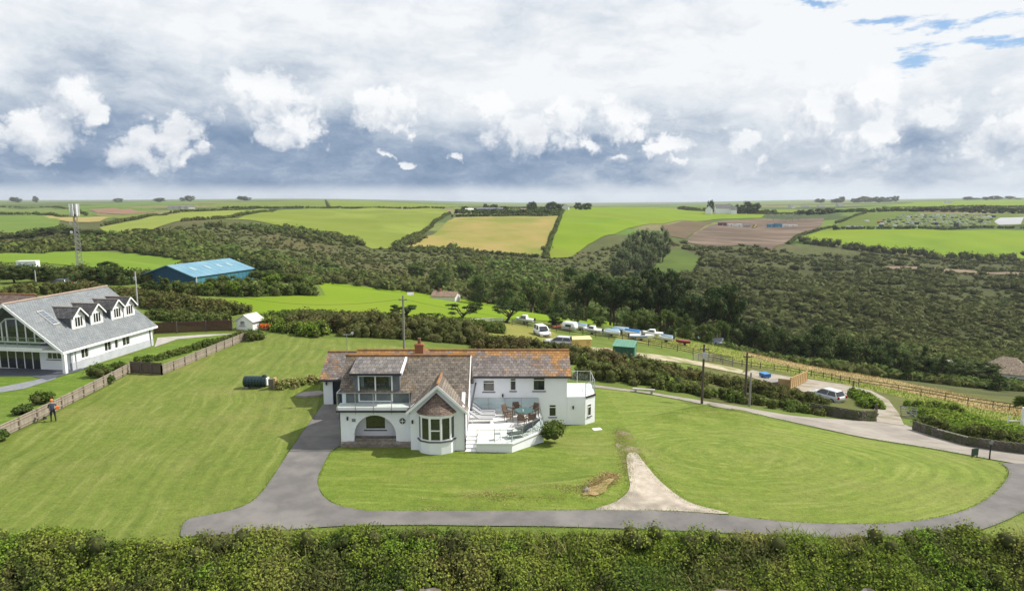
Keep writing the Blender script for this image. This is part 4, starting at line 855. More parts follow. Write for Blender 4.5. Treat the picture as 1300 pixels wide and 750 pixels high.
# skyline trees
row([(675, 266, 13, 14, 820), (665, 267, 6, 10, 810), (700, 266, 12, 16, 830), (712, 265, 8, 14, 840), (735, 264, 9, 14, 860), (745, 264, 8, 14, 870), (590, 268, 8, 10, 800), (617, 266, 9, 9, 830), (627, 266, 8, 12, 830), (640, 266, 6, 10, 820)], 'low', 'dark', 'dark round tree beside the skyline farm', 'trees round the skyline farm')
row([(902, 264, 14, 9, 900), (950, 264, 12, 18, 900), (960, 264, 9, 14, 910), (925, 264, 8, 12, 905), (938, 265, 8, 14, 890)], 'low', 'dark', 'dark tree around the white hill farmhouse', 'trees around the hill farmhouse')
row([(x, 254 + (i % 3) * .6, 3.5 + (i * 7) % 5, 8 + (i * 5) % 11, 2200 + 90 * (i % 4)) for i, x in enumerate((1084, 1091, 1099, 1106, 1115, 1121, 1130, 1137, 1062, 1068, 1041, 232, 241, 203, 1228, 1236, 1251, 1262, 1268, 1281, 1292, 20, 45, 150, 310))], 'low', 'scrub', 'tiny distant tree in a clump on the skyline', 'distant trees on the skyline')
row([(1160 + i * 12.5, 269.5, 5 + (i * 7) % 4, 14, 800) for i in range(12)] + [(1015 + i * 13, 271, 6 + (i * 5) % 4, 14, 850) for i in range(7)], 'low', 'dark', 'dark tree in the belt behind the parked cars', 'tree belt behind the parked cars')

# ---- grass that breaks the edges of drives, banks and meadows
def edge_tufts():
    r = np.random.default_rng(31); X = []; Y = []
    for poly, n in ((drive_poly, 9000), (lane_poly, 5000)):
        P = [p for p in poly]; a, b, _ = strip_pts(P + [P[0]], .28, n, 5); X.append(a); Y.append(b)
    x = np.concatenate(X); y = np.concatenate(Y); k = (y > 33.2) & ~inpoly(x, y, [(-17, 48), (-10, 48), (-10, 58), (-17, 58)]); k &= vnoise(x * 1.3, y * 1.3, 9) > .35
    tufts('verge_grass', x[k], y[k], .07, 'grass', 2, .022)
    def gauss(pix, sig, n, seed):
        q = np.random.default_rng(seed); a, b, o = strip_pts(GP(pix), .01, n, seed); return a + q.normal(0, sig * .6, n), b + q.normal(0, sig, n)
    bank_line = [(530, 639), (600, 634), (680, 627), (740, 620), (785, 604)]
    x, y = gauss(bank_line, .45, 4200, 6); k = vnoise(x * .9, y * 1.6, 12) > .52; tufts('bank_grass', x[k], y[k], .05, 'hay', 3, .018, 1.2, .03)
    x, y = gauss([(742, 626), (758, 617), (782, 603)], .38, 2600, 8); tufts('straw', x, y, .07, 'hay', 4, .022, 1.2, .05)
    x, y = gauss([(797, 604), (795, 580), (788, 560), (786, 545)], .5, 2600, 18); tufts('path_straw', x, y, .05, 'dryg', 14, .02, .9, .03)
    P = GP(smoothpoly(GRAV, 2)); a, b, _ = strip_pts(P + [P[0]], .7, 2600, 7); tufts('path_edge_grass', a, b, .06, 'grass', 5, .022)
    P = GP([(880, 424), (950, 442), (1030, 461), (1100, 477), (1200, 496), (1290, 515), (1340, 525), (1340, 534), (1290, 527), (1200, 508), (1100, 487), (1030, 471), (950, 452), (890, 434)]); x, y = area_pts([(p.x, p.y) for p in P], 16000, 9); tufts('hay_grass', x, y, .32, 'hay', 6, .05, .4)
    P = GP([(830, 417), (880, 430), (950, 452), (1030, 471), (1100, 487), (1200, 508), (1290, 527), (1340, 534), (1340, 548), (1290, 545), (1230, 531), (1180, 513), (1120, 498), (1060, 485), (990, 471), (930, 458), (870, 445), (820, 437)]); x, y = area_pts([(p.x, p.y) for p in P], 14000, 10); tufts('meadow_grass', x, y, .28, 'grass', 7, .05, .3)
    P = GP([(1150, 520), (1200, 520), (1300, 545), (1330, 556), (1330, 566), (1230, 550), (1165, 535)]); x, y = area_pts([(p.x, p.y) for p in P], 7000, 11); tufts('weeds', x, y, .5, 'grass', 8, .03, .3)
edge_tufts()

# garden trees and thick hedge round the skyline farm
hedge(None, 16, 5.0, 'thick garden hedge in front of the skyline farm', 'mid', 1.3, .8, per=16, world=GP([(578, 272.6), (620, 272.2), (665, 271.6), (712, 270.6)]), rscale=.6)
hedge(None, 20, 5.5, 'dark woodland strip under the white hill farmhouse', 'scrub', 1.4, .8, per=16, world=GP([(862, 266), (900, 268.5), (940, 270.6), (985, 271.4)]), rscale=.6)
# coarse grass hanging over the bank at the gravel end
r_ = np.random.default_rng(77); x_ = r_.uniform(1, 31, 16000); y_ = r_.uniform(29.2, 33.2, 16000); k_ = vnoise(x_ / 2.2, y_ / 1.3, 66) > .46; x_, y_ = x_[k_], y_[k_]
h_ = vnoise(x_ / 1.6, y_ / 1.6, 33) * 1.0 + (vnoise(x_ / 3.6, y_ / 2.4, 35) - .5) * 1.5 * np.clip((33.2 - y_) / 2, 0, 1) - .30
to = tufts('bank_coarse_grass', x_, y_, .42, 'grass', 78, .02, .7, 0.05)
co = np.empty(len(to.data.vertices) * 3, np.float32); to.data.vertices.foreach_get('co', co); co = co.reshape(-1, 3); co[:, 2] += np.repeat(h_ * .75 + .05, 4); to.data.vertices.foreach_set('co', co.ravel()); to.data.update()
# ---------------------------------------------------------------- the white house
render_white = pmat('white_render', (.80, .82, .87), 0.75, (.75, .77, .82), 0.8, 6, spec=0.2, bump=0.15, bscale=9, col3=(.75, .76, .78), s3=0.3)
white_paint = pmat('white_paint', (.82, .82, .82), 0.4, (.78, .78, .78), 2.0)
dark_trim = pmat('dark_gutter', (.03, .032, .038), 0.5, (.045, .046, .05), 2.0)
slate_sill = pmat('slate_sill', (.07, .075, .09), 0.6, (.09, .095, .11), 3.0)
steel = pmat('brushed_steel', (.48, .49, .50), 0.35, (.40, .41, .42), 6.0, metal=0.8)
stonem = pmat('rubble_stone', (.27, .23, .195), 0.9, (.17, .145, .125), 3.0, 6, bump=0.9, bscale=6, col3=(.34, .31, .27), s3=1.3)
lead = pmat('lead_flashing', (.30, .31, .33), 0.6, (.24, .25, .27), 1.5)
navy = pmat('navy_door_paint', (.012, .018, .03), 0.4, (.016, .022, .035), 2.0)
glass = glassmat('balustrade_glass', (.91, .95, .945), 0.02)
clear = glassmat('clear_glass', (.80, .86, .88), 0.07)
wglass = windowmat()
def roofmat(name, base, alt, lichen, course=0.24, lw=0.5, axis='y', lich_top=None, mott=.55, lich_x=(), var=.28):
    """small slates in courses: tone varies from slate to slate, lichen gathers in patches and along ridges"""
    m = bpy.data.materials.new(name); m.use_nodes = True; t = NT(m.node_tree)
    b = t.n['Principled BSDF']; b.inputs['Roughness'].default_value = 0.85; b.inputs['Specular IOR Level'].default_value = 0.25
    v = t.new('ShaderNodeTexCoord').outputs['Object']; x, y, z = t.xyz(v)
    k = t.new('ShaderNodeTexBrick'); k.inputs['Scale'].default_value = 1.0; k.inputs['Brick Width'].default_value = 0.30; k.inputs['Row Height'].default_value = course; k.inputs['Mortar Size'].default_value = 0.012; k.inputs['Mortar Smooth'].default_value = 0.3
    k.inputs['Color1'].default_value = (1 - var, 1 - var, 1 - var, 1); k.inputs['Color2'].default_value = (1 + var, 1 + var, 1 + var, 1); k.inputs['Mortar'].default_value = (.35, .35, .35, 1)
    t.l.new(t.comb(x if axis == 'y' else y, t.m('MULTIPLY', z, 1.55)), k.inputs['Vector'])
    c = t.mix(t.step(t.noise(v, 0.7, 6, 0.65), .36, .64), base, alt)
    c = t.mix(t.m('MULTIPLY', t.step(t.noise(t.v('ADD', v, (4, 8, 1)), 4.5, 6, .7), .46, .62), mott), c, tuple(q * .45 for q in base))
    li = t.noise(t.v('ADD', v, (17, 3, 9)), 1.1, 7, 0.72)
    if lich_top is not None: li = t.m('ADD', li, t.m('MULTIPLY', t.step(z, lich_top - .9, lich_top), .22))
    for a_, b_, w_ in lich_x: li = t.m('ADD', li, t.m('MULTIPLY', t.step(x, a_, b_), w_))
    c = t.mix(t.m('MULTIPLY', t.step(li, .56, .72), .85), c, lichen)
    cc = t.mix(1.0, c, k.outputs[0], 'MULTIPLY')
    t.l.new(cc, b.inputs['Base Color'])
    bn = t.new('ShaderNodeBump'); bn.inputs['Strength'].default_value = 0.9; bn.inputs['Distance'].default_value = 0.04
    t.l.new(t.m('ADD', t.m('MULTIPLY', k.outputs['Fac'], -1.0), t.noise(v, 7, 4, .6)), bn.inputs['Height']); t.l.new(bn.outputs[0], b.inputs['Normal'])
    MATS[name] = m; return m
lichen = (.31, .155, .04)
slate_brown = roofmat('brown_slates', (.225, .19, .155), (.165, .145, .125), (.31, .20, .075), 0.22, lich_top=6.2, mott=.75)
slate_grey = roofmat('mixed_grey_slates', (.165, .145, .14), (.205, .18, .17), lichen, 0.22, lich_top=5.0, lich_x=((5.0, 10.0, .14), (-8.0, -12.0, .10)))
slate_bay = roofmat('copper_brown_slates', (.15, .105, .085), (.22, .165, .135), (.25, .14, .07), 0.16)
ridge_tile = pmat('lichened_ridge_tiles', (.34, .155, .035), 0.9, (.22, .13, .07), 2.5, 6, col3=(.16, .10, .07), s3=1.2)
slate_dormer = roofmat('dormer_slates', (.20, .185, .175), (.15, .14, .14), (.25, .20, .13), 0.22)

def frameM(origin, xdir):
    x = Vector(xdir).normalized(); z = Vector((0, 0, 1)); y = z.cross(x); M = Matrix.Identity(4)
    for i, a in enumerate((x, y, z)):
        for j in range(3): M[j][i] = a[j]
    M.translation = Vector(origin); return M
def win(parent, M, w, h, o=(0, 0, 0), mull=(), trans=(), fr=.07, sill=True, rec=.09, name='window', glassm=None, framem=None, sillm=None, label=None, deep=.06):
    """window: frame (part), panes and sill (sub-parts). M: x along the wall, y into it, z up; origin at the lower left of the opening"""
    f = MB(o, M); d0, d1 = rec, rec + deep
    f.box(0, w, d0, d1, 0, fr); f.box(0, w, d0, d1, h - fr, h); f.box(0, fr, d0, d1, fr, h - fr); f.box(w - fr, w, d0, d1, fr, h - fr)
    xs = [fr] + [q * w for q in mull] + [w - fr]; zs = [fr] + [q * h for q in trans] + [h - fr]
    for q in mull: f.box(q * w - fr * .45, q * w + fr * .45, d0 + .002, d1 - .002, fr, h - fr)
    for q in trans: f.box(fr, w - fr, d0 + .004, d1 - .004, q * h - fr * .45, q * h + fr * .45)
    ob = f.build(name, framem or white_paint, parent)
    if label: ob['label'] = label
    for i in range(len(xs) - 1):
        for j in range(len(zs) - 1):
            p = MB(o, M); p.box(xs[i] + .01, xs[i + 1] - .01, d0 + deep * .5, d0 + deep * .5 + .012, zs[j] + .01, zs[j + 1] - .01); p.build('pane', glassm or wglass, ob)
    if sill:
        s_ = MB(o, M); s_.box(-.06, w + .06, -.07, rec - .003, -.07, -.004); s_.build('sill', sillm or slate_sill, ob)
    return ob
def wall_holes(mb, x0, x1, z0, z1, th, holes):
    """wall slab in M space with rectangular openings (x0,x1,z0,z1)"""
    xs = sorted({x0, x1, *[q for h in holes for q in h[:2]]}); zs = sorted({z0, z1, *[q for h in holes for q in h[2:]]})
    for a, b in zip(xs, xs[1:]):
        for c, d in zip(zs, zs[1:]):
            if any(a >= h[0] - 1e-6 and b <= h[1] + 1e-6 and c >= h[2] - 1e-6 and d <= h[3] + 1e-6 for h in holes): continue
            mb.box(a, b, 0, th, c, d)

def build_house():
    O = (-5.0, 50.0, 0.0)
    hs = empty('house', O, 0, 'white rendered house with brown slate roofs, arched porch, bay window and deck', 'house')
    def mb(): return MB(O)
    # --- left front wall with the arch
    ax, ar, az, zt_, zb = -9.76, 1.49, .78, 2.56, -.1
    w = mb(); n = 20
    arc = [(ax + ar * math.cos(math.pi * i / n), az + ar * math.sin(math.pi * i / n)) for i in range(n + 1)]
    for (a, b) in zip(arc, arc[1:]):
        w.hexa([(b[0], 46.8, b[1]), (a[0], 46.8, a[1]), (a[0], 47.05, a[1]), (b[0], 47.05, b[1])], [(b[0], 46.8, zt_), (a[0], 46.8, zt_), (a[0], 47.05, zt_), (b[0], 47.05, zt_)])
    w.box(-12.2, ax - ar, 46.8, 47.05, zb, zt_); w.box(ax + ar, -7.1, 46.8, 47.05, zb, zt_); w.box(ax - ar, ax + ar, 46.82, 47.05, zb, .30)
    w.build('front_wall', render_white, hs)
    w = mb(); M = frameM((-12.0, 47.95, 0), (1, 0, 0)); w.M = M
    wall_holes(w, 0, 4.7, zb, zt_, .2, [(1.27, 2.82, .81, 2.22)]); w.build('porch_wall', render_white, hs)
    win(hs, frameM((-10.73, 47.95, .81), (1, 0, 0)), 1.55, 1.41, O, fr=.08, rec=.03)
    w = mb(); w.box(-12.0, -7.3, 47.05, 47.95, .28, .34); w.build('porch_floor', stonem, hs)
    # stone plinth and planter: coursed rubble, each stone proud of the joints
    g = random.Random(4); pl = mb(); pl.box(-12.15, -7.12, 46.42, 46.80, -.1, .30); pl.box(ax - ar + .01, ax + ar - .01, 46.79, 46.95, .30, .56)
    plo = pl.build('stone_planter', pmat('mortar_joints', (.15, .135, .12), .95, (.12, .11, .10), 4), hs)
    st = mb()
    def course(x0, x1, y, z0, hh, dy):
        x = x0
        while x < x1 - .05:
            l = min(g.uniform(.18, .42), x1 - x); d = g.uniform(.012, .05); st.box(x + .012, x + l - .012, y - d, y + .02, z0 + .012, z0 + hh - .012); x += l
    for k in range(3): course(-12.15, -7.12, 46.42, -.08 + k * .127, .127, 0)
    for k in range(2): course(ax - ar + .02, ax + ar - .02, 46.79, .31 + k * .125, .125, 0)
    x = -12.15
    while x < -7.2:
        l = min(g.uniform(.25, .5), -7.12 - x); st.box(x + .01, x + l - .01, 46.40, 46.80, .30, .335 + g.uniform(0, .02)); x += l
    so = st.build('stonework', stonem, plo); so['kind'] = 'stuff'
    # --- porthole, lamps, plaque
    p = mb(); p.tube((-7.79, 46.80, 1.86), (-7.79, 46.74, 1.86), .21, .21, 20); po = p.build('porthole', slate_sill, hs)
    p = mb(); p.tube((-7.79, 46.745, 1.86), (-7.79, 46.73, 1.86), .165, .165, 20); p.build('pane', wglass, po)
    p = mb(); p.box(-7.81, -7.77, 46.715, 46.735, 1.70, 2.02); p.box(-7.95, -7.63, 46.717, 46.737, 1.84, 1.88); p.build('glazing_bar', white_paint, po)
    for (lx, ly, lz) in ((-11.68, 46.8, 2.05), (-6.95, 46.0, 2.08), (-15.85, 56.7, 1.85), (-.75, 53.5, 1.75), (4.95, 53.5, .75)):
        p = mb(); p.box(lx - .05, lx + .05, ly - .05, ly, lz - .12, lz + .12); p.tube((lx, ly - .11, lz - .12), (lx, ly - .11, lz + .10), .055, .07, 8); p.box(lx - .02, lx + .02, ly - .12, ly - .04, lz + .08, lz + .11); p.build('wall_lamp', dark_trim, hs)
    p = mb(); p.box(-11.38, -11.12, 46.76, 46.8, 1.80, 2.02); p.build('plaque', pmat('grey_plaque', (.16, .19, .19), .6, (.20, .23, .22), 8), hs)
    # --- gable bay front
    gx, gl, gr, ge, ga = -5.16, -7.1, -3.33, 3.08, 4.80
    w = mb()
    for poly in ([(gl, zb), (gr, zb), (gr, ge + .02), (gx, ga - .12), (gl, ge + .02)],):
        w.extr(poly, lambda q: (q[0], 46.0, q[1]), lambda q: (q[0], 46.3, q[1]))
    w.build('gable_wall', render_white, hs)
    w = mb(); w.box(gl, gl + .25, 46.3, 47.0, zb, 2.9); w.box(gr - .25, gr, 46.3, 53.5, -.6, 2.95); w.build('side_wall', render_white, hs)
    cx, rx, ry = -5.27, 1.30, .92
    def ring(k, y0=46.0): return [(cx + rx * k * math.cos(math.pi + math.pi * i / 5), y0 - ry * k * math.sin(math.pi * i / 5)) for i in range(6)]
    w = mb(); w.prism(ring(1.0) + [(cx + rx, 46.05), (cx - rx, 46.05)], -.15, .84); bay = w.build('bay_window', render_white, hs, False)
    w = mb(); w.prism(ring(1.06) + [(cx + rx * 1.06, 46.0), (cx - rx * 1.06, 46.0)], .845, .93); w.build('sill', slate_sill, bay)
    w = mb(); w.prism(ring(1.02) + [(cx + rx, 46.02), (cx - rx, 46.02)], 2.62, 2.80); w.build('head', white_paint, bay)
    pts = ring(.98)
    for i in range(5):
        a, b = Vector((*pts[i], .93)), Vector((*pts[i + 1], .93)); ln = (b - a).length; M = frameM(a, b - a)
        f = MB(O, M); fr = .085
        f.box(0, ln, .0, .06, 0, fr); f.box(0, ln, 0, .06, 1.69 - fr, 1.69); f.box(0, fr, 0, .06, fr, 1.69 - fr); f.box(ln - fr, ln, 0, .06, fr, 1.69 - fr)
        if i == 2: f.box(fr, ln - fr, .003, .057, .72, .80)
        f.build('frame', white_paint, bay)
        pn = MB(O, M); pn.box(fr + .005, ln - fr - .005, .03, .042, fr + .005, 1.685 - fr); pn.build('pane', wglass, bay)
    w = mb(); e = ring(1.09); ap = (cx, 45.98, 4.16)
    for i in range(5): w.face([(*e[i], 2.79), (*e[i + 1], 2.79), ap])
    w.face([(q[0], q[1], 2.79) for q in e][::-1]); w.face([(*e[0], 2.79), ap, (*e[5], 2.79)]); w.build('bay_roof', slate_bay, bay)
    # --- roofs of the front wing
    rs = .853; e0y, e0z = 46.55, 2.93; ry_, rz_ = 50.0, 2.93 + (50.0 - 46.55) * rs
    def zr(y): return e0z + (y - e0y) * rs
    w = mb(); th = .14
    w.slab([(-12.42, 47.48, zr(47.48)), (-7.2, 47.48, zr(47.48)), (-7.2, ry_, rz_), (-12.42, ry_, rz_)], th)
    w.slab([(-7.2, e0y, e0z), (-3.1, e0y, e0z), (-3.1, ry_, rz_), (-7.2, ry_, rz_)], th)
    w.slab([(-12.42, ry_, rz_), (-3.1, ry_, rz_), (-3.1, 53.7, rz_ - 3.7 * rs), (-12.42, 53.7, rz_ - 3.7 * rs)], th)
    rf = w.build('roof', slate_brown, hs)
    w = mb(); w.tube((-12.45, ry_, rz_ + .0), (-3.08, ry_, rz_ + .0), .11, .11, 8); w.build('ridge', ridge_tile, rf)
    w = mb(); w.slab([(-3.10, e0y - .02, e0z + .015), (-3.05, e0y - .02, e0z + .015), (-3.05, ry_, rz_ + .015), (-3.10, ry_, rz_ + .03)], .22); w.build('verge_board', white_paint, rf)
    w = mb(); w.extr([(46.85, -.1), (53.4, -.6), (53.4, rz_ - 3.4 * rs - .12), (50.0, rz_ - .16), (47.5, zr(47.5) - .16), (47.5, 2.5), (46.85, 2.5)], lambda q: (-12.2, q[0], q[1]), lambda q: (-11.95, q[0], q[1])); w.build('end_wall', render_white, hs)
    w = mb(); w.extr([(46.3, 2.8), (53.4, 2.8), (50.0, rz_ - .17)], lambda q: (-3.58, q[0], q[1]), lambda q: (-3.335, q[0], q[1])); w.build('end_wall', render_white, hs)
    # cross gable
    w = mb(); yb = e0y + (ga - e0z) / rs; fy = 45.68; ov = .27; k = (ga - ge) / (gx - gl); el = ge - ov * k
    w.slab([(gl - ov, fy, el), (gx, fy, ga), (gx, yb + .3, ga), (gl - ov, e0y + (el - e0z) / rs + .3, el)], .12)
    w.slab([(gr + ov, fy, el), (gr + ov, e0y + (el - e0z) / rs + .3, el), (gx, yb + .3, ga), (gx, fy, ga)], .12)
    gro = w.build('gable_roof', slate_brown, hs)
    w = mb(); w.tube((gx, fy - .02, ga + .01), (gx, yb, ga + .01), .10, .10, 8); w.build('ridge', ridge_tile, gro)
    w = mb()
    for sgn, ex in ((-1, gl - ov), (1, gr + ov)):
        a = Vector((ex, fy - .03, el - .10)); b = Vector((gx, fy - .03, ga - .10)); w.extr([(a.x, a.z + .09), (b.x, b.z + .09), (b.x, b.z - .16), (a.x, a.z - .13)], lambda q: (q[0], fy - .05, q[1]), lambda q: (q[0], fy + .015, q[1]))
    w.build('bargeboard', white_paint, gro)
    w = mb(); w.box(gr + .01, gr + .09, 45.92, 46.0, -.1, 2.85); w.bar((gr + .24, 45.75, 2.72), (gr + .05, 45.96, 2.80), .08, .08); w.build('downpipe', dark_trim, hs)
    w = mb(); w.bar((-2.92, e0y - .1, 2.78), (-2.92, 53.4, 2.78), .12, .11); w.build('gutter', dark_trim, hs)
    # --- dormer with sliding doors
    dl, dr, dy, dz0, dz1 = -11.42, -8.06, 47.6, 2.95, 5.12
    cl = pmat('slate_cladding', (.155, .165, .175), .7, (.115, .125, .135), 2.2, 6, bump=.4, bscale=8)
    w = mb(); M = frameM((dl, dy, 0), (1, 0, 0)); w.M = M; wall_holes(w, 0, dr - dl, dz0, dz1, .16, [(.36, 2.85, 3.0, 4.98)]); dm = w.build('dormer', cl, hs)
    w = mb()
    for x in (dl, dr - .12): w.extr([(dy + .16, dz0), (dy + .16, dz1), (49.4, dz1 + .02), (49.4, 4.9), (dy + .3, 3.4)], lambda q, x=x: (x, q[0], q[1]), lambda q, x=x: (x + .12, q[0], q[1]))
    w.build('cheek', cl, dm)
    w = mb(); w.slab([(dl - .15, 47.28, 5.20), (dr + .15, 47.28, 5.20), (dr + .15, 49.85, 5.78), (dl - .15, 49.85, 5.78)], .1); w.build('dormer_roof', slate_dormer, dm)
    w = mb(); w.box(dl - .17, dr + .17, 47.22, 47.30, 5.03, 5.17); w.build('fascia', dark_trim, dm)
    w = mb(); w.slab([(dr + .10, 47.26, 5.24), (dr + .24, 47.26, 5.24), (dr + .24, 49.8, 5.80), (dr + .10, 49.8, 5.80)], .2); w.build('verge_board', white_paint, dm)
    sl = win(hs, frameM((dl + .36, dy, 3.0), (1, 0, 0)), 2.49, 1.98, O, mull=(.5,), fr=.10, rec=.0, sill=False, name='sliding_door', glassm=clear, deep=.08)
    # room behind the glass
    w = mb(); w.box(dl + .14, dr - .14, 49.1, 49.2, 2.9, 5.1); w.box(dl + .14, dr - .14, dy + .2, 49.1, 2.86, 2.94); w.build('room', pmat('bedroom_paint', (.66, .69, .72), .9, (.60, .63, .66), 1), hs)
    w = mb(); w.box(-10.5, -9.1, 48.0, 49.1, 2.95, 3.32); bed = w.build('bed', pmat('bed_base', (.12, .12, .14), .9, (.1, .1, .12), 3), hs)
    w = mb(); w.box(-10.55, -9.05, 47.95, 49.05, 3.32, 3.52); w.box(-10.4, -9.85, 48.7, 49.08, 3.52, 3.70); w.box(-9.75, -9.2, 48.7, 49.08, 3.52, 3.70); w.build('bedding', pmat('white_linen', (.75, .76, .8), .9, (.68, .69, .74), 3), bed)
    for x0, x1 in ((dl + .50, dl + .72), (dr - .82, dr - .66)):
        w = mb(); nfold = 5
        for i in range(nfold): a = x0 + (x1 - x0) * i / nfold; w.box(a, a + (x1 - x0) / nfold, dy + .24 + .05 * (i % 2), dy + .29 + .05 * (i % 2), 3.0, 4.95)
        w.build('curtain', pmat('grey_curtain', (.55, .55, .56), .95, (.48, .48, .49), 4), hs)
    # --- balcony
    w = mb(); w.box(-12.38, -7.15, 46.55, 47.6, 2.56, 2.93); bal = w.build('balcony', white_paint, hs)
    w = mb(); w.box(-12.42, -7.12, 46.47, 46.548, 2.57, 2.70); w.build('gutter', dark_trim, bal)
    w = mb(); w.box(-12.36, -7.18, 46.58, 47.57, 2.932, 2.945); w.build('floor', pmat('pale_balcony_deck', (.62, .62, .60), .8, (.55, .55, .54), 2), bal)
    w = mb(); w.box(-12.25, -7.25, 47.62, 47.75, 2.90, 3.60); w.build('slate_upstand', cl, hs)
    rail = mb(); xs = [-12.32 + i * (5.1 / 4) for i in range(5)]
    rail.bar((-12.32, 46.52, 3.97), (-7.22, 46.52, 3.97), .05, .04); rail.bar((-12.32, 46.52, 3.97), (-12.32, 47.55, 3.97), .05, .04); rail.build('handrail', steel, bal)
    for x in xs:
        r_ = mb(); r_.tube((x, 46.52, 2.45), (x, 46.52, 3.96), .03, .03, 8); r_.build('post', steel, bal)
    for a, b in zip(xs, xs[1:]):
        q = mb(); q.box(a + .06, b - .06, 46.512, 46.528, 2.98, 3.92); q.build('glass_panel', glass, bal)
    q = mb(); q.box(-12.33, -12.31, 46.6, 47.5, 2.98, 3.92); q.build('glass_panel', glass, bal)
    # --- back block
    ez, bz = 3.48, -1.2
    holes = [(-2.35, -1.40, 2.05, 2.98), (-.15, .34, 2.11, 3.16), (1.70, 2.68, 2.11, 3.26), (3.0, 3.60, -.06, .96)]
    w = mb(); w.M = frameM((0, 53.5, 0), (1, 0, 0)); wall_holes(w, -12.2, 4.45, bz, ez, .25, holes); w.build('back_block_wall', render_white, hs)
    for (a, b, c, d) in holes: win(hs, frameM((a, 53.5, c), (1, 0, 0)), b - a, d - c, O, trans=(.76,) if (b - a) > .9 or c < 0 else (.78,), fr=.055, rec=.07)
    w = mb(); yr, zr2 = 56.2, 4.86
    w.slab([(-13.0, 53.2, ez - .06), (4.78, 53.2, ez - .06), (4.78, yr, zr2), (-13.0, yr, zr2)], .13); w.slab([(-13.0, yr, zr2), (4.78, yr, zr2), (4.78, 59.3, ez - .1), (-13.0, 59.3, ez - .1)], .13)
    r2 = w.build('back_roof', slate_grey, hs); w = mb(); w.tube((-13.0, yr, zr2 + .01), (4.8, yr, zr2 + .01), .11, .11, 8); w.build('ridge', ridge_tile, r2)
    w = mb(); w.box(-3.3, 4.78, 53.08, 53.19, ez - .22, ez - .08); w.build('gutter', dark_trim, r2)
    w = mb(); w.extr([(53.75, bz), (59.0, bz), (59.0, ez - .15), (yr, zr2 - .15), (53.75, ez - .1)], lambda q: (4.2, q[0], q[1]), lambda q: (4.45, q[0], q[1])); w.build('end_wall', render_white, hs)
    # --- right-hand extension with roof terrace
    tp = [(4.45, 53.5), (5.95, 53.5), (6.82, 54.35), (6.82, 57.6), (4.45, 57.6)]; tz = 1.62
    w = mb(); w.prism([(4.46, 53.502), (5.95, 53.502), (6.82, 54.35), (6.82, 57.6), (4.46, 57.6)], -1.3, tz); ext = w.build('extension', render_white, hs)
    w = mb(); w.prism([(4.47, 53.56), (5.93, 53.56), (6.76, 54.38), (6.76, 57.55), (4.47, 57.55)], tz, tz + .012); w.build('terrace_floor', pmat('white_terrace', (.76, .76, .75), .7, (.70, .70, .69), 1.5), ext)
    w = mb(); w.hexa([(5.98, 53.47, tz - .14), (6.88, 54.32, tz - .14), (6.82, 54.36, tz - .14), (5.95, 53.52, tz - .14)], [(5.98, 53.47, tz + .02), (6.88, 54.32, tz + .02), (6.82, 54.36, tz + .02), (5.95, 53.52, tz + .02)]); w.build('gutter', dark_trim, ext)
    cant = (Vector((6.82, 54.35, 0)) - Vector((5.95, 53.5, 0))); M = frameM(Vector((5.95, 53.5, 0)) + cant.normalized() * .25, cant)
    M.translation.z = -.1; win(hs, M, .5, 1.05, O, trans=(.75,), fr=.06, rec=-.03)
    rp = [(5.95, 53.56), (6.78, 54.38), (6.78, 57.5), (4.52, 57.5)]; bl_ = MB(O)
    for a, b in zip(rp, rp[1:]): bl_.bar((*a, tz + 1.1), (*b, tz + 1.1), .05, .04)
    br = bl_.build('balustrade', steel, hs)
    for a, b in zip(rp, rp[1:]):
        va, vb = Vector((*a, 0)), Vector((*b, 0)); n_ = max(1, round((vb - va).length / 1.3))
        for i in range(n_):
            p0 = va + (vb - va) * (i / n_); p1 = va + (vb - va) * ((i + 1) / n_); d = (p1 - p0).normalized() * .06
            q = MB(O); q.bar(p0 + d + Vector((0, 0, tz + .58)), p1 - d + Vector((0, 0, tz + .58)), .014, .9); q.build('glass_panel', glass, br)
            q = MB(O); q.tube((p0.x, p0.y, tz), (p0.x, p0.y, tz + 1.09), .028, .028, 8); q.build('post', steel, br)
    # --- annex on the left
    w = mb(); w.M = frameM((0, 56.7, 0), (1, 0, 0)); wall_holes(w, -16.15, -11.0, -.3, 2.36, .25, [(-15.35, -14.5, -.3, 2.0)]); w.build('annex_wall', render_white, hs)
    w = mb(); w.extr([(56.95, -.3), (62.2, -.3), (62.2, 2.2), (59.5, 3.80), (56.95, 2.36)], lambda q: (-16.15, q[0], q[1]), lambda q: (-15.9, q[0], q[1])); w.build('end_wall', render_white, hs)
    w = mb(); w.box(-15.34, -14.51, 56.8, 56.86, -.2, 1.98); dd = w.build('door', navy, hs); w = mb(); w.box(-14.65, -14.58, 56.74, 56.8, .85, .98); w.build('handle', steel, dd)
    w = mb(); w.slab([(-16.4, 56.4, 2.26), (-12.9, 56.4, 2.26), (-12.9, 59.5, 3.96), (-16.4, 59.5, 3.96)], .12); w.slab([(-16.4, 59.5, 3.96), (-12.9, 59.5, 3.96), (-12.9, 62.5, 2.3), (-16.4, 62.5, 2.3)], .12)
    ro = w.build('annex_roof', slate_grey, hs); w = mb(); w.tube((-16.4, 59.5, 3.97), (-12.9, 59.5, 3.97), .11, .11, 8); w.build('ridge', ridge_tile, ro)
    w = mb(); w.box(-16.42, -12.9, 56.28, 56.39, 2.10, 2.24); w.build('gutter', dark_trim, ro)
    # --- chimney and aerial
    br_ = pmat('orange_brick', (.33, .13, .055), .9, (.24, .11, .06), 6, bump=.5)
    w = mb(); w.box(-8.05, -7.35, 55.3, 55.9, 3.9, 5.55); w.box(-8.11, -7.29, 55.24, 55.96, 5.42, 5.51); ch = w.build('chimney', br_, hs)
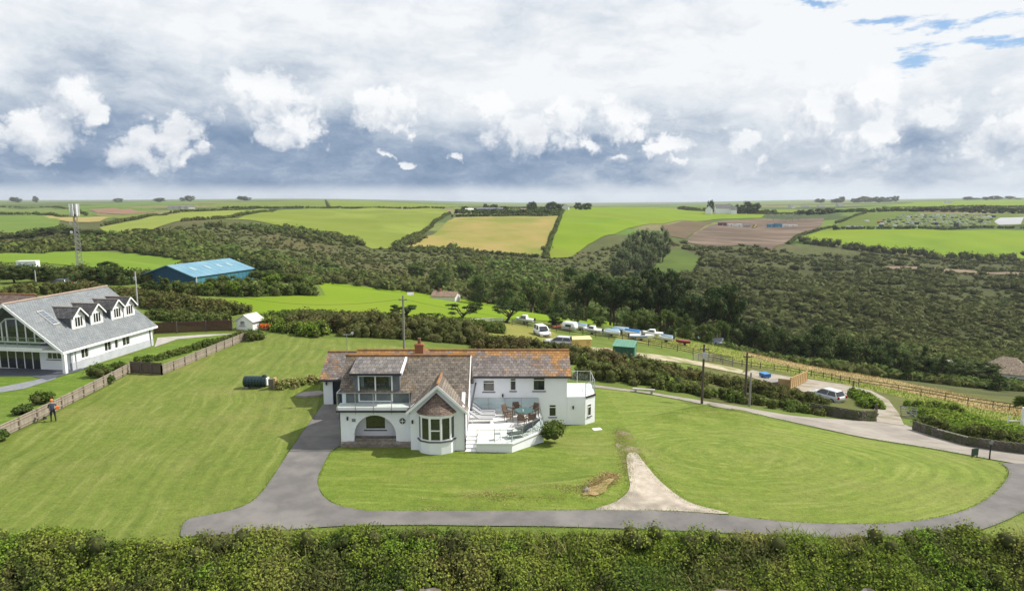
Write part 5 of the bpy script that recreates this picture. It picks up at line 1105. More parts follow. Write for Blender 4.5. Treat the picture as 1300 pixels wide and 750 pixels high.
    w = mb(); w.tube((-7.7, 55.6, 5.55), (-7.7, 55.6, 6.0), .15, .12, 12); w.tube((-7.7, 55.6, 5.95), (-7.7, 55.6, 6.02), .15, .15, 12); w.build('chimney_pot', pmat('terracotta', (.20, .10, .06), .9, (.15, .08, .05), 5), ch)
    w = mb(); w.slab([(-7.35, 55.2, 4.36 + .15), (-6.9, 55.2, 4.30), (-6.9, 56.2, 4.88), (-7.35, 56.2, 5.15)], .05); w.build('flaunching', ridge_tile, ch)
    ap = U(440, 424, 57.0); w = mb(); w.tube((ap.x, 57.0, 2.5), (ap.x, 57.0, ap.z), .03, .025, 6); w.bar((ap.x - .3, 57.0, ap.z - .05), (ap.x + .5, 57.0, ap.z - .05), .02, .02)
    for i in range(7): w.bar((ap.x - .25 + i * .11, 56.75, ap.z - .05), (ap.x - .25 + i * .11, 57.25, ap.z - .05), .015, .015)
    w.bar((ap.x + .45, 56.9, ap.z + .0), (ap.x + .52, 57.1, ap.z + .12), .14, .18); w.build('aerial', steel, hs)
    # --- deck
    dk = [(-2.5, 45.75), (0.0, 45.75), (2.35, 48.5), (2.15, 53.47), (-3.31, 53.47), (-3.31, 48.0), (-2.5, 48.0)]; dz = .50
    w = mb(); w.prism(dk, -1.0, dz - .03); deck = w.build('deck', render_white, hs)
    w = mb()                                              # pale boards, laid across
    boardm = pmat('bleached_deck_boards', (.72, .71, .69), .8, (.64, .63, .61), 1.3, 6, stretch=(1, 6, 1))
    yb0 = 45.82
    nb = 0; bm_ = None
    while yb0 < 53.4:
        y1 = yb0 + .136
        def xr(y):
            right = 0.0 + (y - 45.75) * 2.35 / 2.75 if y < 48.5 else 2.35 - (y - 48.5) * .2 / 4.97
            return (-2.45 if y < 48.0 else -3.29), right - .06
        a0, b0 = xr(yb0); a1, b1 = xr(y1); a = max(a0, a1); q = mb()
        q.hexa([(a, yb0, dz - .029), (b0, yb0, dz - .029), (b1, y1, dz - .029), (a, y1, dz - .029)], [(a, yb0, dz), (b0, yb0, dz), (b1, y1, dz), (a, y1, dz)])
        q.build('board', boardm, deck); yb0 += .146
    w = mb()
    ed = [(-2.5, 45.75), (0.0, 45.75), (2.35, 48.5), (2.15, 53.47)]
    for a, b in zip(ed, ed[1:]): w.bar((*a, dz + .05), (*b, dz + .05), .14, .10)
    w.build('kerb', white_paint, deck)
    rp = [(-2.45, 45.8), (-.02, 45.8), (2.28, 48.5), (2.10, 53.35), (-3.25, 53.38)]; hr = MB(O)
    for a, b in zip(rp, rp[1:]): hr.bar((*a, dz + 1.06), (*b, dz + 1.06), .045, .035)
    bo = hr.build('balustrade', steel, hs)
    for a, b in zip(rp, rp[1:]):
        va, vb = Vector((*a, 0)), Vector((*b, 0)); n_ = max(2, round((vb - va).length / 1.25))
        for i in range(n_):
            p0 = va + (vb - va) * (i / n_); p1 = va + (vb - va) * ((i + 1) / n_); d = (p1 - p0).normalized() * .05
            q = MB(O); q.bar(p0 + d + Vector((0, 0, dz + .58)), p1 - d + Vector((0, 0, dz + .58)), .014, .88); q.build('glass_panel', glass, bo)
            q = MB(O); q.tube((p0.x, p0.y, dz), (p0.x, p0.y, dz + 1.05), .026, .026, 8); q.build('post', steel, bo)
    # steps between the gable and the deck
    for i in range(5):
        q = mb(); y = 45.72 + i * .46; q.box(-3.29, -2.53, y, y + .46, -.12 + .124 * i - .25, -.12 + .124 * (i + 1)); q.build('step', pmat('painted_steps', (.70, .70, .69), .7, (.60, .60, .59), 2), hs)
    q = mb(); q.box(-3.335, -3.30, 48.3, 49.3, dz, 2.4); do = q.build('side_door', pmat('oak_door', (.36, .19, .08), .6, (.28, .14, .06), 5, stretch=(1, 1, .2)), hs)
    return hs
build_house()
# ---------------------------------------------------------------- deck furniture
wicker = pmat('brown_wicker', (.16, .11, .075), .8, (.10, .07, .05), 12, bump=.6, bscale=40)
def chair(x, y, rz, label, z=.502):
    t = empty('garden_chair', (x, y, z), rz, label, 'chair', 'wicker chairs on the deck')
    m = MB(); m.box(-.27, .27, -.26, .26, .38, .45); m.build('seat', wicker, t)
    m = MB(); m.hexa([(-.29, .24, .44), (.29, .24, .44), (.29, .31, .44), (-.29, .31, .44)], [(-.25, .36, .92), (.25, .36, .92), (.25, .42, .92), (-.25, .42, .92)]); m.build('backrest', wicker, t)
    for s in (-1, 1):
        m = MB(); m.bar((s * .29, -.24, .64), (s * .29, .28, .68), .07, .05); m.tube((s * .29, -.24, 0), (s * .29, -.24, .64), .025, .025, 6); m.build('armrest', wicker, t)
        m = MB(); m.tube((s * .26, .25, 0), (s * .26, .25, .44), .025, .025, 6); m.build('leg', wicker, t)
    return t
tb = empty('garden_table', (.95, 51.2, .502), .2, 'octagonal garden table with teal glass top on the deck', 'table')
m = MB(); m.tube((0, 0, .70), (0, 0, .725), .80, .80, 8); m.build('table_top', pmat('teal_glass_top', (.03, .085, .082), .08, (.045, .11, .10), 2, spec=.8), tb)
m = MB(); m.tube((0, 0, .66), (0, 0, .70), .82, .82, 8); m.build('rim', wicker, tb)
for a in range(4):
    m = MB(); c, s = math.cos(a * 1.571 + .4), math.sin(a * 1.571 + .4); m.tube((c * .5, s * .5, 0), (c * .62, s * .62, .66), .04, .04, 6); m.build('leg', wicker, tb)
m = MB(); m.tube((0, 0, .725), (0, 0, .86), .05, .035, 10); vs_ = m.build('vase', pmat('white_china', (.8, .8, .8), .3, (.75, .75, .75), 3)); vs_.location = (.85, 51.0, .504); tag(vs_, 'small white vase standing on the teal table', 'vase')
for (x, y, rz, lab) in ((-.35, 51.9, .9, 'wicker chair at the house side of the teal table'), (-.25, 50.75, 1.9, 'brown wicker chair pulled out beside the teal table'), (.75, 49.95, 2.9, 'wicker chair with its back to the front of the deck'), (1.45, 50.1, 3.5, 'wicker chair at the deck edge side of the teal table'), (1.75, 52.2, -.6, 'wicker chair tucked behind the teal table'), (.4, 52.4, .3, 'wicker chair between the teal table and the glass rail')):
    chair(x, y, rz, lab)
def lounger(x, y, rz, label, mat, z=.502, up=.5):
    t = empty('sun_lounger', (x, y, z), rz, label, 'sun lounger', 'sun loungers on the deck')
    m = MB(); m.bar((-.28, -.9, .26), (-.28, .9, .26), .05, .06); m.bar((.28, -.9, .26), (.28, .9, .26), .05, .06); m.bar((-.28, -.88, .26), (.28, -.88, .26), .05, .06); m.bar((-.28, .88, .26), (.28, .88, .26), .05, .06); m.build('frame', white_paint, t)
    m = MB(); m.box(-.27, .27, -.9, .2, .29, .36); m.build('cushion', mat, t)
    m = MB(); m.hexa([(-.27, .2, .29), (.27, .2, .29), (.27, .9, .29 + up), (-.27, .9, .29 + up)], [(-.27, .17, .36), (.27, .17, .36), (.27, .86, .37 + up), (-.27, .86, .37 + up)]); m.build('backrest', mat, t)
    for sx_ in (-.28, .28):
        for sy_ in (-.7, .7): m = MB(); m.tube((sx_, sy_, 0), (sx_, sy_, .25), .025, .025, 6); m.build('leg', white_paint, t)
greyc = pmat('grey_cushion', (.33, .34, .36), .95, (.28, .29, .31), 6); darkc = pmat('charcoal_cushion', (.085, .09, .10), .95, (.07, .075, .085), 6)
lounger(-2.25, 52.6, 1.45, 'grey sun lounger by the house wall behind the gable', greyc); lounger(-2.2, 51.5, 1.55, 'second grey sun lounger in the row by the gable', greyc); lounger(-2.35, 50.5, 1.6, 'grey sun lounger of the row closest to the steps', greyc)
lounger(1.15, 48.5, -1.1, 'charcoal sun lounger by the angled glass', darkc); lounger(.55, 47.3, -1.15, 'charcoal sun lounger at the front corner of the deck', darkc)
for x, y, lab in ((-1.05, 46.7, 'small folding chair frame at the front rail of the deck'), (-.15, 47.3, 'folding chair frame beside the charcoal loungers')):
    t = empty('folding_chair', (x, y, .502), .1, lab, 'chair')
    for s in (-.2, .2):
        m = MB(); m.bar((s, -.25, 0), (s, .2, .85), .03, .03); m.bar((s, .25, 0), (s, -.2, .45), .03, .03); m.build('frame_side', steel, t)
    m = MB(); m.box(-.2, .2, -.18, .18, .43, .46); m.build('seat', greyc, t)

# ---------------------------------------------------------------- neighbour's slate house
blue_slate = roofmat('blue_grey_slates', (.185, .205, .22), (.225, .245, .258), (.24, .235, .22), 0.24, axis='x', mott=.2, var=.10)
dk_slate = roofmat('dark_dormer_slates', (.085, .085, .09), (.11, .11, .115), (.14, .12, .10), 0.24)
def left_house():
    c = G(92, 471); c.z -= .1; W, Ln, ez, rz_ = 12.0, 12.6, 2.62, 7.05; k = (rz_ - ez) / 6.0
    h = empty('house', c, -R(8.7), 'large blue-slate roofed house with four white dormers and glazed gable', 'house')
    def zr(x): return ez + (-x) * k if x > -6 else ez + (12 + x) * k
    # long right wall
    M = frameM((0, 0, 0), (0, 1, 0)); wins = [(1.35, 2.4), (4.65, 5.7), (6.2, 6.75), (7.4, 8.6)]
    w = MB(); w.M = M @ Matrix.Translation((0, 0, 0)); wall_holes(w, 0, 12.4, .95, ez - .02, .25, [(a, b, 1.05, 2.1) for a, b in wins]); w.build('side_wall', render_white, h)
    w = MB(); w.box(-.22, .06, -.0, 12.42, -.5, .95); w.build('plinth', pmat('grey_render', (.46, .48, .52), .85, (.40, .42, .46), 1.2), h)
    for a, b in wins:
        win(h, M @ Matrix.Translation((a, 0, 1.05)), b - a, 1.05, mull=(.5,) if b - a > .6 else (), fr=.07, rec=.05, sillm=white_paint)
    for y in (.5, 11.9): w = MB(); w.box(.0, .09, y, y + .09, -.2, ez - .1); w.build('downpipe', dark_trim if y > 1 else pmat('grey_pipe', (.35, .36, .38), .6), h)
    # front gable wall
    w = MB(); M2 = frameM((-W, 0, 0), (1, 0, 0)); w.M = M2; gl = [(2.6, 8.4, .05, 2.25), (9.2, 10.9, 1.25, 2.0)]
    wall_holes(w, 0, W, -.4, 2.62, .25, gl); w.build('front_wall', render_white, h)
    win(h, M2 @ Matrix.Translation((2.6, 0, .05)), 5.8, 2.2, mull=tuple(i / 6 for i in range(1, 6)), fr=.10, rec=.08, sill=False, name='sliding_door')
    win(h, M2 @ Matrix.Translation((9.2, 0, 1.25)), 1.7, .75, mull=(.333, .667), fr=.07, rec=.06)
    gp = [(-11.9, 2.63), (-.1, 2.63), (-6, rz_ - .12)]; clad = pmat('dark_slate_hanging', (.10, .115, .125), .7, (.075, .085, .095), 2.5, bump=.4)
    w = MB(); w.extr(gp, lambda q: (q[0], .02, q[1]), lambda q: (q[0], .25, q[1])); w.build('gable', clad, h)
    # upper glazing: tall panes under the rake
    xs = [-9.2, -7.7, -7.1, -5.9, -4.9, -3.9, -2.75]; fo = MB()
    def topz(x): return min(zr(x) - .85, 5.45)
    for x in xs: fo.box(x - .07, x + .07, -.10, .02, 2.95, topz(x))
    for a, b in zip(xs, xs[1:]): fo.hexa([(a, -.10, topz(a) - .12), (b, -.10, topz(b) - .12), (b, .02, topz(b) - .12), (a, .02, topz(a) - .12)], [(a, -.10, topz(a)), (b, -.10, topz(b)), (b, .02, topz(b)), (a, .02, topz(a))])
    fo.box(-9.2, -2.75, -.11, .02, 2.9, 3.02); fo = fo.build('gable_window', white_paint, h)
    for a, b in zip(xs, xs[1:]):
        p = MB(); p.hexa([(a + .08, -.05, 3.03), (b - .08, -.05, 3.03), (b - .08, -.035, 3.03), (a + .08, -.035, 3.03)], [(a + .08, -.05, topz(a) - .14), (b - .08, -.05, topz(b) - .14), (b - .08, -.035, topz(b) - .14), (a + .08, -.035, topz(a) - .14)]); p.build('pane', wglass, fo)
    # balcony
    w = MB(); w.box(-10.5, -2.0, -1.3, -.12, 2.50, 2.68); b = w.build('balcony', white_paint, h)
    w = MB(); w.bar((-10.4, -1.25, 3.7), (-2.1, -1.25, 3.7), .05, .04); w.build('handrail', steel, b)
    for i in range(6):
        x0 = -10.4 + i * 8.3 / 6; w = MB(); w.box(x0 + .05, x0 + 8.3 / 6 - .05, -1.258, -1.242, 2.72, 3.66); w.build('glass_panel', glass, b)
        w = MB(); w.tube((x0, -1.25, 2.5), (x0, -1.25, 3.7), .03, .03, 6); w.build('post', steel, b)
    # roof
    w = MB(); ov = .28; y0, y1 = -1.35, 13.0
    w.slab([(ov, y0, ez - ov * k + .02), (ov, y1, ez - ov * k + .02), (-6, y1, rz_ + .02), (-6, y0, rz_ + .02)], .16); r1 = w.build('roof', blue_slate, h)
    w = MB(); w.slab([(-12 - ov, y0, ez - ov * k + .02), (-6, y0, rz_ + .02), (-6, y1, rz_ + .02), (-12 - ov, y1, ez - ov * k + .02)], .16); w.build('roof', blue_slate, h)
    w = MB(); w.tube((-6, y0, rz_ + .03), (-6, y1, rz_ + .03), .12, .12, 8); w.build('ridge', pmat('pinkish_ridge_tiles', (.34, .26, .21), .9, (.27, .21, .18), 3), r1)
    w = MB(); w.box(ov - .02, ov + .08, y0, y1, ez - ov * k - .26, ez - ov * k - .02); w.build('fascia', white_paint, r1)
    w = MB()
    for x0, z0 in ((ov, ez - ov * k), (-12 - ov, ez - ov * k)):
        w.hexa([(x0, y0 - .06, z0 - .30), (-6, y0 - .06, rz_ - .26), (-6, y0 - .003, rz_ - .26), (x0, y0 - .003, z0 - .30)], [(x0, y0 - .06, z0 + .04), (-6, y0 - .06, rz_ + .08), (-6, y0 - .003, rz_ + .08), (x0, y0 - .003, z0 + .04)])
    w.build('bargeboard', white_paint, h)
    for x in (.15,): w = MB(); w.box(x - .16, x + .16, -1.2, -.88, -.3, ez - .5); w.build('post', white_paint, h)
    w = MB(); w.box(-12.3, .2, -1.25, -1.05, 2.28, 2.48); w.build('beam', white_paint, h)
    M3 = frameM((0, 12.42, 0), (1, 0, 0)); w = MB(); w.extr([(-11.9, -.5), (-.02, -.5), (-.02, ez), (-6, rz_ - .15), (-11.9, ez)], lambda q: (q[0], 12.15, q[1]), lambda q: (q[0], 12.4, q[1])); w.build('back_wall', render_white, h)
    # skylight
    M4 = Matrix.Translation((-3.55, 1.4, zr(-3.55) + .02)) @ Matrix.Rotation(math.atan(k), 4, 'Y')
    w = MB(); w.M = M4; w.box(-1.15, 1.15, -.42, .42, .0, .09); sk = w.build('skylight', pmat('skylight_frame', (.45, .43, .42), .5, (.40, .38, .37), 4), h)
    for i in range(5): w = MB(); w.M = M4; w.box(-1.05 + i * .42, -.67 + i * .42, -.34, .34, .091, .105); w.build('pane', pmat('skylight_glass', (.10, .13, .16), .08, (.12, .15, .18), 2, spec=.9), sk)
    # dormers
    for t in (3.3, 5.9, 9.0, 11.0):
        fx, hw, dz0 = -1.70, .90, zr(-1.70) - .05; dz1 = 5.25; da = 6.12; bx = -(da - ez) / k
        d = MB(); d.extr([(-hw, dz0), (hw, dz0), (hw, dz1), (0, da - .1), (-hw, dz1)], lambda q: (fx, t + q[0], q[1]), lambda q: (fx - .12, t + q[0], q[1])); do = d.build('dormer', white_paint, h)
        d = MB()
        for s in (-1, 1): d.extr([(fx - .12, dz0), (fx - .12, dz1), (-(dz1 - ez) / k, dz1)], lambda q, s=s: (q[0], t + s * (hw - .02), q[1]), lambda q, s=s: (q[0], t + s * (hw - .1), q[1]))
        d.build('cheek', clad, do)
        for s in (-1, 1):
            d = MB(); e = .16; kk = (da - dz1) / hw
            d.slab([(fx + .3, t + s * (hw + e), dz1 - e * kk), (fx + .3, t, da), (bx - .1, t, da), (-(dz1 - e * kk - ez) / k, t + s * (hw + e), dz1 - e * kk)], .08); d.build('dormer_roof', dk_slate, do)
            d = MB(); d.hexa([(fx + .30, t + s * (hw + e), dz1 - e * kk - .16), (fx + .36, t + s * (hw + e), dz1 - e * kk - .16), (fx + .36, t, da - .14), (fx + .30, t, da - .14)], [(fx + .30, t + s * (hw + e), dz1 - e * kk + .03), (fx + .36, t + s * (hw + e), dz1 - e * kk + .03), (fx + .36, t, da + .05), (fx + .30, t, da + .05)]); d.build('bargeboard', white_paint, do)
        d = MB(); d.tube((fx + .36, t, da + .01), (bx, t, da + .01), .06, .06, 6); d.build('ridge', MATS['pinkish_ridge_tiles'], do)
        Md = frameM((fx, t - .58, dz0 + .2), (0, 1, 0))
        win(h, Md, 1.16, 1.15, mull=(.33, .67), fr=.08, rec=-.04, sill=False)
left_house()
def simple_house(pos, rz, L_, W_, ez, rz_, label, wallm, roofm, hip=0.0, wins=(), chim=False, name='house', cat='house', group=None, ridge=None):
    h = empty(name, pos, rz, label, cat, group)
    w = MB(); 
    if hip: w.box(-L_ / 2, L_ / 2, -W_ / 2, W_ / 2, -1.0, ez)
    else: w.extr([(-W_ / 2, -1.0), (W_ / 2, -1.0), (W_ / 2, ez), (0, rz_ - .12), (-W_ / 2, ez)], lambda q: (-L_ / 2, q[0], q[1]), lambda q: (L_ / 2, q[0], q[1]))
    w.build('wall', wallm, h); o = .35; k = (rz_ - ez) / (W_ / 2); e = ez - o * k
    r = MB(); a, b = L_ / 2 + o, W_ / 2 + o
    if hip:
        q = [(-a, -b, e), (a, -b, e), (a, b, e), (-a, b, e)]; t0, t1 = (-L_ / 2 + hip, 0, rz_), (L_ / 2 - hip, 0, rz_)
        r.face([q[0], q[1], t1, t0]); r.face([q[1], q[2], t1]); r.face([q[2], q[3], t0, t1]); r.face([q[3], q[0], t0]); r.face(q[::-1])
    else:
        r.slab([(-a, -b, e), (a, -b, e), (a, 0, rz_), (-a, 0, rz_)], .12); r.slab([(-a, 0, rz_), (a, 0, rz_), (a, b, e), (-a, b, e)], .12)
    ro = r.build('roof', roofm, h)
    if ridge: r = MB(); r.tube((-a + hip, 0, rz_ + .02), (a - hip, 0, rz_ + .02), .12, .12, 6); r.build('ridge', ridge, ro)
    if chim: r = MB(); r.box(-L_ * .28, -L_ * .28 + .7, -.35, .35, rz_ - .8, rz_ + .9); r.build('chimney', MATS['orange_brick'], ro)
    for (x, z, ww, hh) in wins: win(h, frameM((x, -W_ / 2, z), (1, 0, 0)), ww, hh, mull=(.5,), fr=.08, rec=-.03)
    return h
p = U(10, 388, 88); simple_house(Vector((p.x - 2.5, 88, 0)), -R(6), 13, 8, 2.6, 5.15, 'low house with brown tiled roof behind the slate roofed house', render_white, roofmat('brown_tiles', (.17, .12, .10), (.13, .10, .09), (.25, .15, .07)), ridge=ridge_tile)

# small white shed by the back fence
sp = G(318, 417); shd = empty('shed', sp, -R(20), 'small white timber shed at the end of the fence', 'shed')
w = MB(); w.extr([(-1.35, -.1), (1.35, -.1), (1.35, 1.25), (0, 2.0), (-1.35, 1.25)], lambda q: (q[0], -1.1, q[1]), lambda q: (q[0], 1.1, q[1])); w.build('wall', white_paint, shd)
w = MB(); w.slab([(-1.6, -1.3, 1.15), (0, -1.3, 2.08), (0, 1.3, 2.08), (-1.6, 1.3, 1.15)], .08); w.slab([(1.6, -1.3, 1.15), (1.6, 1.3, 1.15), (0, 1.3, 2.08), (0, -1.3, 2.08)], .08); w.build('roof', pmat('pale_felt', (.50, .49, .48), .9, (.42, .41, .40), 2), shd)
win(shd, frameM((-.75, -1.1, .55), (1, 0, 0)), .85, .7, fr=.06, rec=-.03)
rp_ = G(336, 419); rc = empty('flower_tub', rp_, 0, 'bright orange-red flowers in a tub beside the white shed', 'flowers')
m = MB(); m.tube((0, 0, -.05), (0, 0, .35), .55, .65, 10); m.build('tub', MATS['terracotta'], rc)
link('blooms', leafcloud([(-.4, 0, .5), (.3, .1, .52), (.7, 0, .45), (0, -.2, .55)], [.35, .38, .3, .32], 60, .14, 8), [leafmat('orange_petals', [(.55, .10, .02), (.6, .14, .03), (.45, .08, .02)]), twig], rc)

# ---------------------------------------------------------------- blue barn
bp = G(248, 363); bz = R(-19.3); barn = empty('barn', bp, bz, 'large steel barn with dark blue walls and pale blue roof', 'barn')
bl_w = pmat('dark_blue_cladding', (.010, .055, .12), .5, (.014, .065, .14), .6, spec=.3); bl_s = pmat('teal_cladding', (.05, .17, .24), .5, (.06, .19, .26), .6); bl_r = pmat('pale_blue_roofing', (.11, .235, .32), .5, (.135, .265, .35), .35, 6, spec=.3, col3=(.17, .29, .365), s3=.2)
bw, bL, be, brz = 13.4, 17.0, 1.9, 3.95
w = MB(); w.extr([(-bw, -.5), (0, -.5), (0, be), (-bw / 2, brz - .06), (-bw, be)], lambda q: (q[0], 0, q[1]), lambda q: (q[0], .1, q[1])); w.build('gable_wall', bl_w, barn); w = MB(); w.extr([(-bw, -.5), (0, -.5), (0, be), (-bw / 2, brz - .06), (-bw, be)], lambda q: (q[0], bL - .1, q[1]), lambda q: (q[0], bL, q[1])); w.build('gable_wall', bl_w, barn)
w = MB(); w.box(-.1, 0, .1, bL - .1, -.5, be); w.box(-bw, -bw + .1, .1, bL - .1, -.5, be); w.build('side_wall', bl_s, barn)
for i in range(14):           # side ribs
    w = MB(); w.box(.0, .05, .4 + i * 1.2, .55 + i * 1.2, -.5, be - .02); w.build('rib', bl_s, barn)
npan = 10
for i in range(npan):
    y0, y1 = -.4 + i * (bL + .8) / npan, -.4 + (i + 1) * (bL + .8) / npan - .04
    for s in (0, 1):
        w = MB(); w.slab([(.3, y0, be - .09), (.3, y1, be - .09), (-bw / 2, y1, brz), (-bw / 2, y0, brz)] if s == 0 else [(-bw - .3, y0, be - .09), (-bw / 2, y0, brz), (-bw / 2, y1, brz), (-bw - .3, y1, be - .09)], .06); w.build('roof_sheet', bl_r, barn)
for i, y in enumerate((3.2, 7.2, 10.5, 13.5)):
    M4 = Matrix.Translation((-bw * .26, y, be + (brz - be) * .52 + .01)) @ Matrix.Rotation(math.atan((brz - be) / (bw / 2)), 4, 'Y'); w = MB(); w.M = M4; w.box(-.9, .9, -.45, .45, .0, .05); w.build('skylight', pmat('dull_rooflight', (.22, .33, .36), .6, (.26, .37, .40), 1), barn)
w = MB(); w.bar((.25, -.42, be - .15), (-bw / 2, -.42, brz - .04), .08, .18); w.bar((-bw - .25, -.42, be - .15), (-bw / 2, -.42, brz - .04), .08, .18); w.build('verge_trim', bl_r, barn)
w = MB(); w.tube((.32, .1, -.4), (.32, .1, be), .06, .06, 6); w.build('downpipe', white_paint, barn)

# ---------------------------------------------------------------- mast, poles and wires
galv = pmat('galvanised_steel', (.30, .30, .30), .5, (.24, .23, .22), 3, metal=.3); creo = pmat('creosoted_pole', (.095, .075, .060), .9, (.07, .055, .045), 4, stretch=(4, 4, .4)); greyp = pmat('weathered_pole', (.26, .25, .23), .9, (.21, .20, .19), 4, stretch=(4, 4, .4))
mp = G(102, 352); mh = hgt(mp, 259); mast = empty('phone_mast', mp, .3, 'lattice phone mast with white panel antennas rising over the thicket', 'mast')
legs = [(math.cos(a), math.sin(a)) for a in (0, 2.094, 4.189)]; r0, r1 = .75, .42
for c, s in legs: m = MB(); m.tube((c * r0, s * r0, -.3), (c * r1, s * r1, mh - 2.0), .075, .06, 6); m.build('leg', galv, mast)
br = MB(); nseg = 14
for i in range(nseg):
    z0, z1 = i * (mh - 2.2) / nseg, (i + 1) * (mh - 2.2) / nseg; ra, rb = r0 + (r1 - r0) * i / nseg, r0 + (r1 - r0) * (i + 1) / nseg
    for j in range(3):
        a, b = legs[j], legs[(j + 1) % 3]; br.bar((a[0] * ra, a[1] * ra, z0), (b[0] * rb, b[1] * rb, z1), .05, .05); br.bar((b[0] * ra, b[1] * ra, z0), (a[0] * rb, a[1] * rb, z1), .05, .05)
bro = br.build('bracing', galv, mast); bro['kind'] = 'stuff'
for j in range(6):
    a = j * math.pi / 3 + .3; c, s = math.cos(a), math.sin(a); M = Matrix.Translation((c * .85, s * .85, mh - 2.6)) @ Matrix.Rotation(a, 4, 'Z'); m = MB(M=M); m.box(-.09, .12, -.2, .2, 0, 2.6); m.build('antenna', pmat('antenna_white', (.66, .67, .68), .5, (.60, .61, .62), 2), mast)
m = MB(); m.tube((0, 0, mh - 2.4), (0, 0, mh - .1), .12, .1, 8); m.tube((0, 0, mh - 2.2), (0, 0, mh - 2.1), .85, .85, 12); m.build('headframe', galv, mast)
for z in (.62, .74): m = MB(); m.tube((-.9, 0, mh * z), (-1.0, .1, mh * z), .3, .3, 12); m.build('dish', MATS['antenna_white'], mast)
def pole(base, top_py, label, mat=creo, r=.13, arms=True, cat='pole', box=False):
    g = base if isinstance(base, Vector) else G(*base); h = hgt(g, top_py); t = empty('telegraph_pole', g, 0, label, cat)
    m = MB(); m.tube((0, 0, -.4), (0, 0, h), r, r * .72, 10); m.build('shaft', mat, t)
    if arms:
        m = MB(); m.bar((-.45, -.14, h - .45), (.45, -.14, h - .45), .09, .09); m.build('crossarm', mat, t)
        for x in (-.38, 0, .38): m = MB(); m.tube((x, -.14, h - .40), (x, -.14, h - .28), .03, .025, 8); m.build('insulator', greyp, t)
    if box: m = MB(); m.box(-.18, .18, -.32, -.1, h - 1.35, h - .75); m.build('cable_box', pmat('grey_box', (.42, .43, .44), .6), t)
    return g + Vector((0, 0, h))
pp = {}
g0 = U(513, 440, 70); g0.z = float(zt(g0.x, g0.y)); pp['a'] = pole(g0, 375, 'grey-brown telegraph pole rising behind the main roof ridge', greyp)
pp['b'] = pole((891, 513), 437, 'dark telegraph pole at the edge of the lane', creo, box=True)
g1 = U(946, 503, 68); g1.z = float(zt(g1.x, g1.y)); pp['c'] = pole(g1, 447, 'telegraph pole standing in the hedgebank', creo)
g2 = U(952, 503, 66); g2.z = float(zt(g2.x, g2.y)); pole(g2, 473, 'short stump pole beside the hedgebank telegraph pole', greyp, .12, False)
pole((175, 391), 345, 'pale concrete pole beside the slate roofed house', pmat('concrete_pole', (.42, .42, .41), .8, (.36, .36, .35), 3), .13, False, box=True)
pole((46, 362), 343, 'slim grey pole in the thicket by the road', MATS['concrete_pole'], .12, False)
def wire(a, b, sag, label):
    a, b = Vector(a), Vector(b); m = MB(); prev = a
    for i in range(1, 17):
        f = i / 16; q = a + (b - a) * f; q.z -= sag * 4 * f * (1 - f); m.tube(prev, q, .014, .014, 4); prev = q
    o = m.build('wire', pmat('black_cable', (.03, .03, .03), .7, (.04, .04, .04), 3)); tag(o, label, 'wire')
dn = Vector((0, 0, -.35))
wire(pp['b'] + dn, pp['c'] + dn, .5, 'black wire between the lane pole and the hedgebank pole')
e1 = U(1300, 512, 60); wire(pp['c'] + dn, U(1330, 503, 78), 1.0, 'black wire running down from the hedgebank pole over the dry meadow')
wire(pp['a'] + dn, U(760, 408, 96), .8, 'thin wire from the pole behind the roof towards the boat field')
wire(pp['a'] + dn, U(300, 376, 78), .8, 'thin wire from the pole behind the roof across the bright strip')

# ---------------------------------------------------------------- fences and walls
tim = pmat('pale_fence_timber', (.33, .285, .23), .9, (.26, .22, .175), 3, 6, stretch=(6, 6, .5), col3=(.22, .19, .155), s3=.8); timd = pmat('grey_brown_timber', (.13, .105, .085), .9, (.10, .08, .065), 3, 6, stretch=(6, 6, .5)); wpt = pmat('white_rails', (.72, .72, .70), .6, (.65, .65, .63), 3)
def board_fence(pix, label, h=.95, mat=tim, post=timd, span=1.85, gap=.0, cap=True, bw=.15, world=None):
    P = world or GP(pix); t = empty('fence', P[0], 0, label, 'fence'); O = P[0]; pts = []
    for a, b in zip(P, P[1:]):
        n = max(1, round((b - a).length / span)); pts += [ground(*(a + (b - a) * (i / n)).xy) for i in range(n)]
    pts.append(P[-1])
    for a, b in zip(pts, pts[1:]):
        d = (b - a); ln = d.xy.length; ang = math.atan2(d.y, d.x); M = Matrix.Translation(a) @ Matrix.Rotation(ang, 4, 'Z'); sl = d.z / ln
        def sh(x): return sl * x
        q = MB(O, M); n = max(3, int(ln / bw)); e = .05
        for i in range(n):
            x0, x1 = e + (ln - 2 * e) * i / n, e + (ln - 2 * e) * (i + 1) / n - .012
            q.hexa([(x0, -.012, .05 + sh(x0)), (x1, -.012, .05 + sh(x1)), (x1, .012, .05 + sh(x1)), (x0, .012, .05 + sh(x0))], [(x0, -.012, h + sh(x0)), (x1, -.012, h + sh(x1)), (x1, .012, h + sh(x1)), (x0, .012, h + sh(x0))])
        pa = q.build('panel', mat, t); pa['kind'] = 'stuff'
        q = MB(O, M); 
        for zz_ in (.25, h - .22): q.hexa([(0, -.06, zz_), (ln, -.06, zz_ + sl * ln), (ln, -.013, zz_ + sl * ln), (0, -.013, zz_)], [(0, -.06, zz_ + .09), (ln, -.06, zz_ + .09 + sl * ln), (ln, -.013, zz_ + .09 + sl * ln), (0, -.013, zz_ + .09)])
        q.build('rails', mat, pa)
        if cap: q = MB(O, M); q.hexa([(0, -.07, h), (ln, -.07, h + sl * ln), (ln, .05, h + sl * ln), (0, .05, h)], [(0, -.07, h + .04), (ln, -.07, h + .04 + sl * ln), (ln, .05, h + .04 + sl * ln), (0, .05, h + .04)]); q.build('cap_rail', mat, t)
    for a in pts: q = MB(O); q.box(a.x - .06, a.x + .06, a.y - .10, a.y + .04, a.z - .2, a.z + h + .06); q.build('post', post, t)
    return t
